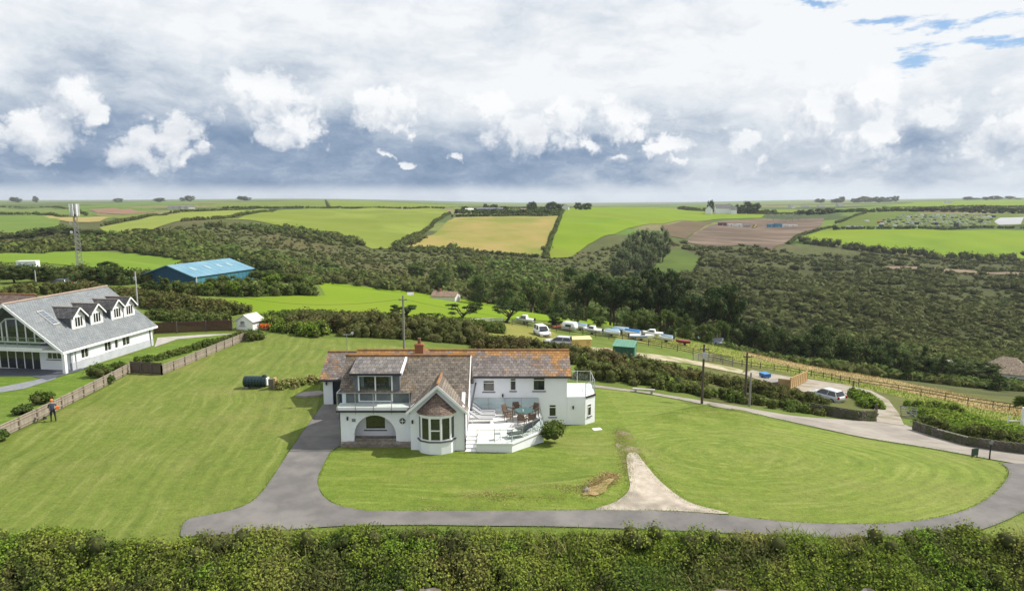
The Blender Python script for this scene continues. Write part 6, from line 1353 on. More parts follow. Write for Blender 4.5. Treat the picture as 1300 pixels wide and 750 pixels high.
board_fence([(-40, 577), (0, 557), (48, 534), (93, 511), (132, 491), (167, 472)], 'pale timber board fence climbing the slope behind the strimmer man')
board_fence([(167, 474), (206, 476)], 'short dark board screen joining the two pale fences', 1.25, timd, timd, 1.2, cap=False)
board_fence([(206, 476), (235, 464), (275, 447), (314, 431)], 'pale timber board fence running back to the white shed')
board_fence([(196, 424), (225, 423), (262, 421), (295, 420)], 'row of dark brown panels behind the neighbouring lawn', 1.5, pmat('brown_panels', (.10, .055, .04), .9, (.08, .045, .035), 3), timd, 2.4, cap=False)
def rail_fence(pix, label, h=1.15, rails=(.35, .7, 1.02), mat=timd, span=2.4, post=.11, world=None):
    P = world or GP(pix); t = empty('rail_fence', P[0], 0, label, 'fence'); O = P[0]; pts = []
    for a, b in zip(P, P[1:]):
        n = max(1, round((b - a).length / span)); pts += [ground(*(a + (b - a) * (i / n)).xy) for i in range(n)]
    pts.append(ground(*P[-1].xy))
    for a in pts: q = MB(O); q.box(a.x - post / 2, a.x + post / 2, a.y - post / 2, a.y + post / 2, a.z - .2, a.z + h + random.Random(int(a.x * 100)).uniform(-.04, .08)); q.build('post', mat, t)
    for a, b in zip(pts, pts[1:]):
        for z in rails: q = MB(O); q.bar(a + Vector((0, -.07, z)), b + Vector((0, -.07, z)), .04, .10); q.build('rail', mat, t)
    return t
rail_fence([(650, 413), (690, 418), (740, 425), (790, 434), (840, 442), (900, 455), (930, 461)], 'dark post and rail fence between the boats and the track')
rail_fence([(930, 463), (965, 468), (1000, 472), (1045, 480), (1090, 489)], 'weathered post and rail fence along the yard and meadow', 1.1, (.4, .85))
rail_fence([(1090, 489), (1140, 497), (1200, 508), (1260, 519), (1330, 530)], 'slim wire and post fence crossing the dry meadow', 1.05, (.6, 1.0), timd, 4.5, .08)
rail_fence([(470, 411), (505, 412), (545, 410), (590, 412)], 'low white rail fence by the wind-bent pines', .6, (.5,), wpt, 3.0)
rail_fence([(585, 413), (600, 409), (638, 408)], 'white rail fence ending at the spreading pine', .7, (.3, .6), wpt, 2.6)
rail_fence([(880, 458), (905, 459), (930, 465)], 'short timber rail pen above the double hedgebank', 1.3, (.3, .6, .9, 1.2), greyp, 1.6)
board_fence([(988, 492), (1003, 494)], 'short return of the new yellow timber fence', 1.3, pmat('new_yellow_timber', (.46, .32, .155), .8, (.40, .275, .13), 3, stretch=(6, 6, .5)), MATS['new_yellow_timber'], 1.2)
board_fence([(1003, 495), (1024, 484)], 'new yellow timber fence beside the parked car yard', 1.7, MATS['new_yellow_timber'], MATS['new_yellow_timber'], 2.0)
def stone_wall(pix, label, h=.8, th=.5):
    P = GP(pix); t = empty('stone_wall', P[0], 0, label, 'wall'); O = P[0]; g = random.Random(int(P[0].x * 10)); core = MB(O); q = MB(O)
    for a, b in zip(P, P[1:]):
        n = max(1, int((b - a).length / 1.0)); pts = [ground(*(a + (b - a) * (i / n)).xy) for i in range(n + 1)]
        for c, d in zip(pts, pts[1:]): core.bar(c + Vector((0, 0, h / 2 - .1)), d + Vector((0, 0, h / 2 - .1)), th, h + .1)
        dv = (b - a); ln = dv.xy.length; u = Vector((dv.x, dv.y, 0)) / ln; nrm = Vector((u.y, -u.x, 0))
        z = 0.0
        while z < h:
            hh = g.uniform(.11, .2); x = 0
            while x < ln:
                l = g.uniform(.18, .5); c = a + u * (x + l / 2); c = ground(c.x, c.y) + nrm * (th / 2 + g.uniform(-.01, .05)) + Vector((0, 0, z + hh / 2)); q.bar(c - u * (l / 2 - .015), c + u * (l / 2 - .015), .1, hh - .03); x += l
            z += hh
    core.build('core', MATS['mortar_joints'], t); so = q.build('stonework', pmat('mossy_stone', (.15, .13, .105), .95, (.09, .085, .06), 2.0, 7, bump=.9, bscale=6, col3=(.07, .085, .03), s3=.7), t); so['kind'] = 'stuff'
stone_wall([(1030, 524), (1060, 529), (1090, 534), (1108, 533.5)], 'rough stone retaining wall under the hedgebank by the yard entrance', .95)
stone_wall([(1162, 546), (1190, 555), (1230, 566), (1300, 576), (1340, 580)], 'low stone wall along the lane under the ivy hedge', .75)
# ---------------------------------------------------------------- vehicles
tyre_m = pmat('tyre_rubber', (.02, .02, .02), .9, (.03, .03, .03), 5); rim_m = pmat('alloy_rim', (.45, .46, .47), .35, (.38, .39, .40), 5, metal=.7); carglass = pmat('car_glass', (.012, .016, .02), .05, (.02, .025, .03), 1, spec=.9); lampw = pmat('headlamp', (.6, .62, .64), .15, (.5, .52, .55), 3); lampr = pmat('tail_lamp', (.30, .02, .015), .25, (.25, .015, .01), 3); plast = pmat('black_plastic', (.025, .025, .027), .6, (.035, .035, .037), 4); platem = pmat('yellow_plate', (.6, .5, .08), .5, (.55, .46, .07), 4)
def paint(name, c, rough=.3): return pmat('paint_' + name, c, rough, tuple(k * .94 for k in c), 1.5, spec=.6)
def rrect(x0, x1, hw, r, n=3):
    out = []
    for cx, cy, a0 in ((x1 - r, hw - r, 0), (x0 + r, hw - r, 90), (x0 + r, -hw + r, 180), (x1 - r, -hw + r, 270)):
        for i in range(n + 1): a = R(a0 + 90 * i / n); out.append((cx + r * math.cos(a), cy + r * math.sin(a)))
    return out
def loft(m, levels, cap=True):
    rings = [[m.p((x, y, z + (dz(x) if dz else 0))) for x, y in rrect(x0, x1, hw, r)] for (z, x0, x1, hw, r, dz) in levels]; n = len(rings[0])
    for a, b in zip(rings, rings[1:]):
        for i in range(n): m.f.append([a[i], a[(i + 1) % n], b[(i + 1) % n], b[i]]); m.mi.append(m.cur)
    if cap: m.f.append(rings[-1]); m.mi.append(m.cur); m.f.append(rings[0][::-1]); m.mi.append(m.cur)
STY = {  # length, width, belt, roof, windscreen base/top x, rear base/top x (front is +x)
 'hatch': (4.1, 1.76, .92, 1.50, 1.05, .35, -1.85, -1.55, .98), 'suv': (4.6, 1.90, 1.05, 1.72, 1.15, .45, -2.15, -1.90, 1.08), 'estate': (4.7, 1.82, .95, 1.50, 1.10, .30, -2.15, -1.80, .98), 'van': (4.9, 1.95, 1.15, 2.05, 1.75, 1.15, -2.35, -2.30, 1.2)}
def car(pos, rz, style, mat, label, group=None, name='car', cat='car'):
    ln, wd, belt, roof, wb, wt, rb, rt, hood = STY[style]; g = pos if isinstance(pos, Vector) else G(*pos); t = empty(name, g + Vector((0, 0, .03)), rz, label, cat, group); hw = wd / 2; f, r = ln / 2, -ln / 2
    def dzh(x): return 0 if x < wb else -(x - wb) / (f - wb) * (belt - .74)
    m = MB(); loft(m, [(.20, r + .15, f - .15, hw - .10, .25, None), (.38, r + .02, f - .02, hw - .02, .30, None), (.66, r, f, hw, .30, None), (belt - .06, r + .04, f - .06, hw - .03, .28, dzh), (belt, r + .10, f - .16, hw - .09, .26, dzh)]); body = m.build('body', mat, t, True)
    m = MB(); loft(m, [(belt - .02, rb, wb, hw - .10, .18, None), (roof - .10, rt, wt, hw - .26, .16, None)]); m.build('windows', carglass, t, False)
    m = MB(); loft(m, [(roof - .10, rt - .03, wt + .03, hw - .25, .16, None), (roof - .03, rt + .02, wt - .03, hw - .29, .16, None), (roof, rt + .15, wt - .18, hw - .42, .15, None)]); m.build('roof', mat, t, True)
    for s in (-1, 1):
        for xb, xt in ((wb - .06, wt - .02), (rb + .10, rt + .06), ((wb + rb) / 2 - .1, (wt + rt) / 2 - .05)):
            m = MB(); m.bar((xb, s * (hw - .095), belt - .02), (xt, s * (hw - .255), roof - .07), .09, .06); m.build('pillar', mat, t)
        for x in (f - .85, r + .80):
            m = MB(); m.tube((x, s * (hw - .20), .31), (x, s * (hw + .005), .31), .32, .32, 16); wh = m.build('wheel', tyre_m, t); m = MB(); m.tube((x, s * (hw - .02), .31), (x, s * (hw + .015), .31), .20, .20, 12); m.build('rim', rim_m, wh)
        m = MB(); m.box(f - .20, f + .01, s * (hw - .32) - .17, s * (hw - .32) + .17, .62, .76); m.build('headlight', lampw, t); m = MB(); m.box(r - .012, r + .12, s * (hw - .20) - .12, s * (hw - .20) + .12, .70, .95); m.build('tail_light', lampr, t)
        m = MB(); m.box(wb - .25, wb - .05, s * (hw + .07) - .09, s * (hw + .07) + .09, belt, belt + .13); m.build('mirror', mat, t)
    m = MB(); m.box(f - .03, f + .015, -.5, .5, .36, .56); m.build('grille', plast, t); m = MB(); m.box(r - .018, r + .02, -.27, .27, .58, .69); m.build('number_plate', platem, t)
    return t
white_c = paint('white', (.78, .79, .80)); silver = paint('silver', (.50, .52, .54)); navy_c = paint('navy', (.02, .04, .09)); black_c = paint('black', (.02, .02, .022)); red_c = paint('red', (.35, .03, .025)); blue_c = paint('blue', (.03, .10, .32)); grey_c = paint('grey', (.15, .16, .17))
car((688, 426), R(-75), 'suv', white_c, 'white SUV facing the house on the track above the bramble hedge')
car((710, 439), R(160), 'estate', silver, 'silver estate car partly hidden by the bramble hedge')
car((1050, 508), R(118), 'hatch', silver, 'silver-white hatchback parked in the yard by the yellow fence')
car((75, 364), R(175), 'estate', navy_c, 'dark blue car on the road behind the slate roofed house')
car((101, 368), R(150), 'hatch', white_c, 'small white car on the road, beside another white one'); car((113, 368), R(100), 'hatch', white_c, 'small white car turned away on the road past the blue car')
for i, (px, py, Y, m_, lab) in enumerate(((1203, 476, 152, white_c, 'white car parked under the dark trees below the white roofed outbuilding'), (1231, 490, 146, silver, 'silver car parked in tree shade below the dry meadow'), (1246, 492, 148, black_c, 'black car next to the silver one under the trees'), (1222, 487, 150, white_c, 'white car beside the silver car under the trees'))):
    g = U(px, py, Y); g.z = float(zt(g.x, g.y)); car(g, R(20 + 30 * i), 'hatch', m_, lab)
# small things about the yard
def block_thing(name, pos, rz, label, cat, fn):
    g = pos if isinstance(pos, Vector) else G(*pos); t = empty(name, g, rz, label, cat); fn(t); return t
def blue_trailer(t):
    t.scale = (.75, .75, .8)
    m = MB(); m.box(-.75, .75, -.9, .9, .35, 1.0); m.build('box_body', paint('bright_blue', (.02, .12, .34), .5), t); m = MB(); m.box(-.8, .8, -.95, .95, 1.0, 1.06); m.build('lid', paint('sky_blue', (.04, .20, .45), .5), t)
    for s in (-.8, .8): m = MB(); m.tube((s - .06, -.1, .25), (s + .06, -.1, .25), .25, .25, 12); m.build('wheel', tyre_m, t)
    m = MB(); m.bar((0, .9, .4), (0, 1.7, .4), .08, .08); m.build('drawbar', galv, t)
block_thing('trailer', (971, 480), .3, 'small bright blue box trailer at the back of the yard', 'trailer', blue_trailer)
def grey_skip(t):
    m = MB(); m.hexa([(-1.3, -.7, 0), (1.3, -.7, 0), (1.3, .7, 0), (-1.3, .7, 0)], [(-1.5, -.8, .9), (1.5, -.8, .9), (1.5, .8, .9), (-1.5, .8, .9)]); m.build('bin_body', pmat('dull_grey_steel', (.20, .20, .20), .7, (.16, .16, .16), 2), t); m = MB(); m.box(-1.5, 1.5, -.8, .8, .9, .95); m.build('cover', pmat('grey_sheet', (.24, .23, .22), .8, (.2, .19, .18), 1), t)
block_thing('bin_store', (985, 491), .2, 'low grey store with flat cover against the yellow fence', 'store', grey_skip)
def yellow_hut(t):
    y = paint('faded_yellow', (.62, .46, .15), .6); m = MB(); m.box(-1.35, 1.35, -1.0, 1.0, .05, 1.75); m.build('wall', y, t); m = MB(); m.slab([(-1.5, -1.15, 1.70), (1.5, -1.15, 1.70), (1.35, 0, 1.98), (-1.35, 0, 1.98)], .06); m.slab([(-1.35, 0, 1.98), (1.35, 0, 1.98), (1.5, 1.15, 1.70), (-1.5, 1.15, 1.70)], .06); m.build('roof', paint('pale_yellow', (.70, .58, .28), .6), t)
    m = MB(); m.box(-.4, .4, -1.03, -1.0, .1, 1.55); m.build('door', y, t)
    for x in (-1.1, .65): m = MB(); m.box(x, x + .45, -1.02, -1.0, .9, 1.4); m.build('hatch', paint('dark_yellow', (.45, .32, .10), .6), t)
block_thing('hut', (737, 443), .12, 'faded yellow hut at the end of the bramble hedge', 'hut', yellow_hut)
def green_shed(t):
    gm = pmat('dark_green_steel', (.018, .085, .065), .5, (.025, .10, .075), 2, spec=.4); gr = pmat('green_roof_sheet', (.10, .24, .17), .45, (.12, .27, .19), 1.5, spec=.4)
    m = MB(); m.extr([(-1.1, -.1), (1.1, -.1), (1.1, 2.1), (-1.1, 1.65)], lambda q: (-1.5, q[0], q[1]), lambda q: (1.5, q[0], q[1])); m.build('wall', gm, t)
    for i in range(8): x = -1.6 + i * .4; m = MB(); m.slab([(x, -1.25, 1.66), (x + .37, -1.25, 1.66), (x + .37, 1.25, 2.18), (x, 1.25, 2.18)], .05); m.build('roof_sheet', gr, t)
    for i in range(7): x = -1.35 + i * .45; m = MB(); m.box(x - .025, x + .025, -1.13, -1.1, 0, 1.6); m.build('rib', gm, t)
    m = MB(); m.box(1.5, 1.54, -.5, .5, 0, 1.6); m.build('door', gr, t)
block_thing('shed', (793, 452), -.35, 'green steel shed with paler sloping roof beside the track', 'shed', green_shed)
def log_pile(t):
    for i, (x, z) in enumerate(((-.35, .15), (0, .15), (.35, .15), (-.18, .42), (.18, .42))): m = MB(); m.tube((x, -.6, z), (x, .6, z), .16, .16, 10); m.build('drum', paint('rust_red', (.38, .10, .06), .7) if i % 2 else paint('dull_white', (.6, .58, .55), .7), t)
block_thing('drum_pile', (771, 447), .8, 'small pile of red and white drums beside the green shed', 'drums', log_pile)
def red_boat_trailer(t):
    m = MB(); hull(m, 2.6, 1.2, .55, .35); m.build('hull', paint('dark_red', (.20, .02, .025), .5), t); m = MB(); m.box(-1.1, .8, -.5, .5, .62, .68); m.build('cover', paint('maroon', (.28, .05, .05), .8), t)
    for s in (-.5, .5): m = MB(); m.tube((-.3, s - .05, .22), (-.3, s + .05, .22), .22, .22, 12); m.build('wheel', tyre_m, t)
def hull(m, ln, wd, h, z0, n=10):
    """lofted boat hull, bow at +x"""
    rings = []
    for i in range(n + 1):
        f = i / n; x = -ln / 2 + ln * f; b = wd / 2 * (1 - max(0, (f - .45) / .55) ** 2.2) * (.86 + .14 * min(1, f * 4)); sh = h * (1 + .28 * f * f); k = z0 + h * .55 * max(0, (f - .6) / .4) ** 2; b = max(b, .015)
        rings.append([m.p((x, y, z)) for y, z in ((-b, z0 + sh), (-b * .96, z0 + sh * .55), (-b * .62, k + h * .14), (0, k), (b * .62, k + h * .14), (b * .96, z0 + sh * .55), (b, z0 + sh))])
    for a, c in zip(rings, rings[1:]):
        for j in range(6): m.f.append([a[j], a[j + 1], c[j + 1], c[j]]); m.mi.append(m.cur)
        m.f.append([a[6], a[0], c[0], c[6]]); m.mi.append(m.cur)
    m.f.append(rings[0][::-1]); m.mi.append(m.cur); m.f.append(rings[-1]); m.mi.append(m.cur)
block_thing('boat', (867, 438), 2.9, 'small dark red boat on a trailer in the rough grass', 'boat', red_boat_trailer)
gel = paint('gelcoat_white', (.78, .79, .80)); bluc = pmat('blue_boat_cover', (.04, .16, .40), .8, (.05, .20, .46), 2); palec = pmat('pale_blue_cover', (.30, .42, .52), .8, (.36, .47, .56), 2)
def boat(px, py, rz, ln, kind, label):
    def fn(t):
        t.scale = (.82, .82, .82); m = MB(); hull(m, ln, ln * .36, .75, .45); m.build('hull', gel if kind != 'blue' else paint('boat_blue', (.10, .25, .42)), t, False)
        m = MB(); m.bar((-ln * .42, 0, .42), (ln * .62, 0, .42), .12, .1); m.bar((-.2, -ln * .17, .36), (-.2, ln * .17, .36), .1, .1); m.build('trailer', galv, t)
        for s in (-1, 1): m = MB(); m.tube((-.2, s * ln * .17 - .06, .28), (-.2, s * ln * .17 + .06, .28), .28, .28, 12); m.build('wheel', tyre_m, t)
        if kind in ('cabin', 'cruiser'):
            a = .95 if kind == 'cabin' else 1.15; m = MB(); m.hexa([(-ln * .15, -ln * .13, 1.2), (ln * .28, -ln * .10, 1.3), (ln * .28, ln * .10, 1.3), (-ln * .15, ln * .13, 1.2)], [(-ln * .12, -ln * .11, 1.2 + a * .75), (ln * .12, -ln * .09, 1.2 + a * .72), (ln * .12, ln * .09, 1.2 + a * .72), (-ln * .12, ln * .11, 1.2 + a * .75)]); m.build('cabin', gel, t)
            for s in (-1, 1): m = MB(); m.hexa([(-ln * .10, s * ln * .135, 1.36), (ln * .20, s * ln * .112, 1.42), (ln * .20, s * ln * .10, 1.42), (-ln * .10, s * ln * .12, 1.36)], [(-ln * .08, s * ln * .126, 1.70), (ln * .12, s * ln * .106, 1.72), (ln * .12, s * ln * .095, 1.72), (-ln * .08, s * ln * .115, 1.70)]); m.build('cabin_window', carglass, t)
        elif kind == 'speed':
            m = MB(); m.hexa([(-.2, -.6, 1.25), (.7, -.5, 1.35), (.7, .5, 1.35), (-.2, .6, 1.25)], [(-.25, -.5, 1.68), (.05, -.42, 1.72), (.05, .42, 1.72), (-.25, .5, 1.68)]); m.build('windscreen', carglass, t); m = MB(); m.bar((-ln * .48, ln * .176, .98), (ln * .2, ln * .176, 1.05), .03, .2); m.bar((-ln * .48, -ln * .176, .98), (ln * .2, -ln * .176, 1.05), .03, .2); m.build('stripe', bluc, t)
        else:
            m = MB(); m.extr([(-ln * .17, 1.2), (ln * .17, 1.2), (0, 1.75)], lambda q: (-ln * .45, q[0], q[1]), lambda q: (ln * .30, q[0] * .6, q[1] + .02)); m.build('cover', bluc if kind == 'bluecover' else palec, t)
        m = MB(); m.box(-ln / 2 - .35, -ln / 2 - .05, -.16, .16, .9, 1.5); m.box(-ln / 2 - .25, -ln / 2 - .12, -.06, .06, .3, .9); m.build('outboard', plast, t)
    block_thing('boat', (px, py), rz, label, 'boat', fn)
boat(666, 411, 2.7, 4.6, 'cruiser', 'white cabin cruiser on a trailer by the spreading pine')
boat(752, 424, 2.6, 4.6, 'cabin', 'white cabin boat at the near end of the row of boats'); boat(775, 427, 2.9, 4.2, 'pale', 'boat under a pale cover next to the white cabin boat'); boat(787, 424, 2.7, 4.4, 'blue', 'light blue boat under a pale cover in the row')
boat(801, 427, 2.7, 4.6, 'bluecover', 'boat under a bright blue cover in the row'); boat(815, 432, -.15, 5.4, 'speed', 'white speedboat with blue stripe pointing to the lane'); boat(828, 428, 2.8, 5.0, 'cabin', 'white cabin boat behind the blue striped speedboat'); boat(845, 434, 2.6, 3.4, 'pale', 'small boat under grey-blue cover at the far end of the row'); boat(737, 419, 2.5, 3.6, 'pale', 'little covered boat beyond the white caravan')
def caravan(t):
    t.scale = (.72, .8, .8); m = MB(); loft(m, [(.35, -1.9, 1.9, .95, .3, None), (1.0, -2.0, 2.0, 1.0, .35, None), (1.9, -1.8, 1.75, .95, .35, None), (2.15, -1.5, 1.4, .8, .3, None)]); m.build('body', gel, t, True)
    for s in (-1, 1):
        m = MB(); m.box(-.9, .7, s * 1.0 - .012, s * 1.0 + .012, 1.15, 1.65); m.build('window', carglass, t); m = MB(); m.tube((0, s * .9 - .05, .3), (0, s * .9 + .05, .3), .3, .3, 12); m.build('wheel', tyre_m, t)
    m = MB(); m.box(1.82, 1.9, -.6, .6, 1.2, 1.7); m.build('window', carglass, t); m = MB(); m.bar((1.8, 0, .4), (2.9, 0, .4), .1, .1); m.build('drawbar', galv, t)
block_thing('caravan', (723, 420), 2.6, 'small white caravan between the evergreen bush and the boats', 'caravan', caravan)
def dinghy(t): m = MB(); hull(m, 2.4, 1.1, .45, .05); m.build('hull', paint('faded_red', (.42, .09, .06), .6), t); m = MB(); m.box(-.1, .15, -.48, .48, .42, .47); m.build('thwart', tim, t)
block_thing('dinghy', (709, 417), .5, 'faded red dinghy lying beside the white caravan', 'dinghy', dinghy)
# white box trailer by the mast road and a clump of dark pallets
def lorry(t):
    t.scale = (.68, .8, .72)
    for x0, x1, z0, z1 in ((-2.6, -1.6, 1.6, 2.8), (-.6, 2.0, 2.5, 2.75), (-.2, 1.4, 2.0, 2.2)): MB().box(x0, x1, -1.215, -1.205, z0, z1).build('side_print', paint('pale_blue_print', (.42, .47, .66), .7), t)
    m = MB(); m.box(-3.2, 3.2, -1.2, 1.2, 1.0, 3.4); m.build('box_body', paint('trailer_white', (.74, .75, .76), .6), t); m = MB(); m.box(-3.15, 3.15, -1.0, 1.0, .75, 1.0); m.build('chassis', plast, t); m = MB(); m.box(-3.22, 3.22, -1.22, 1.22, 3.4, 3.46); m.build('roof', gel, t)
    for s in (-1, 1):
        for x in (-2.2, -1.4, 2.2): m = MB(); m.tube((x, s * 1.1 - .12, .45), (x, s * 1.1 + .12, .45), .45, .45, 14); m.build('wheel', tyre_m, t)
g = U(36, 339, 165); g.z = float(zt(g.x, g.y)); block_thing('lorry_trailer', g, .15, 'long white lorry trailer standing above the thicket by the mast', 'trailer', lorry)
# oil tank with block pier
def tank(t):
    t.scale = (.88, .85, .82)
    tm = pmat('dark_green_plastic', (.010, .030, .034), .4, (.015, .038, .042), 3, spec=.4); m = MB()
    for i in range(7):
        x0 = -1.15 + i * .33; m.tube((x0, 0, .75), (x0 + .25, 0, .75), .62, .62, 18); m.tube((x0 + .25, 0, .75), (x0 + .33, 0, .75), .56, .56, 18)
    m.build('tank_shell', tm, t); m = MB(); m.tube((.95, 0, 1.30), (.95, 0, 1.50), .22, .20, 12); m.build('filler_cap', plast, t); [MB().box(x, x + .3, -.5, .5, 0, .2).build('cradle', MATS['grey_sheet'], t) for x in (-1.0, .7)]
    m = MB(); m.box(1.22, 1.34, -.35, .35, .4, 1.2); m.tube((1.2, 0, .4), (1.6, 0, .1), .04, .04, 6); m.build('gauge_panel', white_paint, t)
block_thing('oil_tank', (325, 492), -.04, 'ribbed dark green oil tank lying on the side lawn', 'tank', tank)
def pier(t): m = MB(); m.box(-.22, .22, -.22, .22, 0, .85); m.build('block', MATS['mortar_joints'], t); m = MB(); m.box(.23, .42, -.2, .2, 0, .95); m.build('timber_face', MATS['new_yellow_timber'], t)
block_thing('block_pier', (345, 492), 0, 'short timber faced block pier at the end of the oil tank', 'pier', pier)
hedge([(350, 493), (365, 490), (385, 486), (403, 484)], 1.3, .6, 'bank of brown dried bracken between the oil tank and the annex', 'dryg', .18, 1.0, per=40)
def slab_heap(t): m = MB(); m.prism([(-1.2, -.6), (-.3, -.9), (.9, -.7), (1.3, 0), (.8, .7), (-.6, .8)], -.1, .16); m.build('slab', pmat('grey_stone_slab', (.30, .27, .25), .9, (.24, .215, .20), 2, bump=.4), t)
block_thing('stone_slab', (394, 501), .1, 'flat grey-brown stone slab in the grass by the annex', 'slab', slab_heap)
def cover(t):
    m = MB(); m.box(-.35, .35, -.25, .25, -.02, .05); m.build('cover', white_paint, t); m = MB(); m.box(-.1, .55, -.75, -.35, -.02, .04); m.build('slab', MATS['white_terrace'], t)
block_thing('drain_cover', (758, 545), .3, 'pale drain covers set in the lawn by the extension', 'drain cover', cover)
rock(G(744, 624) + Vector((0, 0, .1)), (.27, .22, .24), 'single grey boulder on the bare straw patch by the gravel path', 44, mat=pmat('pale_boulder', (.33, .31, .29), .9, (.24, .22, .20), 3, bump=.6))
def plank_bench(t): m = MB(); m.box(-1.1, 1.1, -.2, .2, .38, .46); m.build('seat', MATS['concrete_path'], t); [MB().box(x, x + .2, -.18, .18, 0, .38).build('leg', MATS['concrete_path'], t) for x in (-.9, .7)]
block_thing('bench', (817, 499), -.25, 'low backless stone bench on the grass edge of the lane', 'bench', plank_bench)
def signboard(t):
    m = MB(); m.box(-.32, .32, -.03, .03, .18, .72); m.build('board', pmat('dark_green_board', (.03, .06, .045), .7, (.04, .07, .05), 3), t)
    for x in (-.28, .22): m = MB(); m.box(x, x + .06, -.02, .02, -.1, .18); m.build('leg', timd, t)
block_thing('notice_board', (1237, 581), .35, 'small dark notice board on the lawn tip by the lane', 'sign', signboard)
def lamp_post(t):
    m = MB(); m.tube((0, 0, -.1), (0, 0, 1.15), .05, .045, 8); m.build('post', plast, t); m = MB(); m.hexa([(-.08, -.08, 1.15), (.08, -.08, 1.15), (.08, .08, 1.15), (-.08, .08, 1.15)], [(-.12, -.12, 1.36), (.12, -.12, 1.36), (.12, .12, 1.36), (-.12, .12, 1.36)]); m.build('lantern', pmat('lantern_glass', (.2, .21, .2), .2, (.25, .26, .25), 3), t); m = MB(); m.hexa([(-.15, -.15, 1.362), (.15, -.15, 1.362), (.15, .15, 1.362), (-.15, .15, 1.362)], [(-.02, -.02, 1.48), (.02, -.02, 1.48), (.02, .02, 1.48), (-.02, .02, 1.48)]); m.build('cap', plast, t)
block_thing('lamp_post', (1256, 583), 0, 'short black lantern post at the junction of driveway and lane', 'lamp', lamp_post)
def gate(t):
    M = Matrix.Rotation(R(12), 4, 'Y')
    for z in (.12, .36, .6, .84, 1.08): m = MB(M=M); m.box(-1.1, 1.1, -.03, .03, z - .035, z + .035); m.build('bar', galv, t)
    for x in (-1.1, 1.04): m = MB(M=M); m.box(x, x + .06, -.04, .04, .05, 1.15); m.build('stile', galv, t)
    m = MB(M=M); m.bar((-1.05, -.04, .12), (1.05, -.04, 1.08), .04, .05); m.build('brace', galv, t)
block_thing('field_gate', (1154, 530), 1.75, 'galvanised field gate leaning at the yard entrance', 'gate', gate)
for px, py, lab in ((1112, 528, 'single timber post at the end of the stone retaining wall'), (1083, 494, 'broad timber gatepost at the back of the yard')):
    m = MB(); m.box(-.09, .09, -.09, .09, -.2, 1.25); m.hexa([(-.1, -.1, 1.25), (.1, -.1, 1.25), (.1, .1, 1.25), (-.1, .1, 1.25)], [(-.03, -.03, 1.34), (.03, -.03, 1.34), (.03, .03, 1.34), (-.03, .03, 1.34)]); o = m.build('gatepost', timd); o.location = G(px, py); tag(o, lab, 'post')
# white post, rail and cabbage palm at the far right edge
def white_gate(t):
    m = MB(); m.box(.5, .85, -.15, .15, -.2, 1.9); m.build('pillar', white_paint, t); m = MB(); m.bar((-1.0, 0, -.1), (-.7, 0, 1.1), .1, .1); m.bar((-.75, 0, .55), (.5, 0, .55), .07, .1); m.build('rail', wpt, t)
block_thing('white_gatepost', (1290, 541), 0, 'white post with broken rail below the dry meadow', 'gatepost', white_gate)
g = G(1297, 535); pt = empty('palm_tree', g, 0, 'cabbage palm behind the white post with broken rail', 'tree'); m = MB(); m.tube((0, 0, -.2), (.05, 0, 1.9), .13, .09, 8); m.build('trunk', bark, pt)
V = []; F = []; g_ = np.random.default_rng(3)
for i in range(130):
    a, e = g_.uniform(0, 6.28), g_.uniform(-.5, 1.3); d = Vector((math.cos(a) * math.cos(e), math.sin(a) * math.cos(e), math.sin(e))); s = Vector((-math.sin(a), math.cos(a), 0)) * .035; c = Vector((.05, 0, 1.9)); n = len(V); V += [tuple(c - s), tuple(c + s), tuple(c + d * .8 + s), tuple(c + d * 1.15 - Vector((0, 0, .2)))]; F.append((n, n + 1, n + 2, n + 3))
me = bpy.data.meshes.new('fronds'); me.from_pydata(V, [], F); link('fronds', me, L['mid'], pt)
# house at the foot of the dry meadow and buildings in the valley
cream = pmat('cream_render', (.66, .65, .62), .8, (.60, .59, .56), 1); tanroof = roofmat('tan_tiles', (.30, .24, .18), (.25, .20, .155), (.33, .24, .12)); greyroof = roofmat('grey_tiles', (.15, .15, .16), (.19, .19, .20), (.2, .19, .16))
g = U(1277, 492, 150); g.z = float(zt(g.x, g.y)); simple_house(g, R(-35), 8, 7.5, 3.2, 6.0, 'white house with tan hipped roof below the dry meadow', cream, tanroof, hip=2.6, wins=((-2.5, 1.0, 1.2, 1.2), (1.2, 1.0, 1.2, 1.2)))
g = U(1304, 490, 148); g.z = float(zt(g.x, g.y)); simple_house(g, R(-25), 8, 6, 2.8, 4.8, 'dark roofed outbuilding beside the tan roofed house', cream, greyroof)
g = U(1193, 463, 172); g.z = float(zt(g.x, g.y)); simple_house(g, R(-15), 5, 4, 2.0, 3.3, 'pale roofed cottage showing between the dark trees', cream, pmat('pale_roof', (.45, .44, .42), .8, (.38, .37, .36), 1.5))
g = U(893, 421, 150); g.z = float(zt(g.x, g.y)); simple_house(g, R(-10), 8, 5, 1.6, 3.0, 'long grey-blue roof glimpsed under the tall pines', cream, pmat('blue_grey_roof', (.24, .26, .30), .7, (.20, .22, .26), 1.5))
g = U(566, 372, 250); g.z = float(zt(g.x, g.y)); simple_house(g, R(-12), 9, 7, hgt(g, 374), hgt(g, 369.5), 'low terracotta roofed cottage in the valley beyond the bright strip', cream, roofmat('terracotta_tiles', (.26, .175, .13), (.22, .155, .12), (.28, .20, .13)), chim=True)
g = U(521, 368, 147); g.z = float(zt(g.x, g.y)); simple_house(g, .1, .7, .6, .5, .8, 'tiny white hut at the hedge above the bright strip', gel, pmat('pale_roof', (.5, .5, .5)), name='hut', cat='hut')
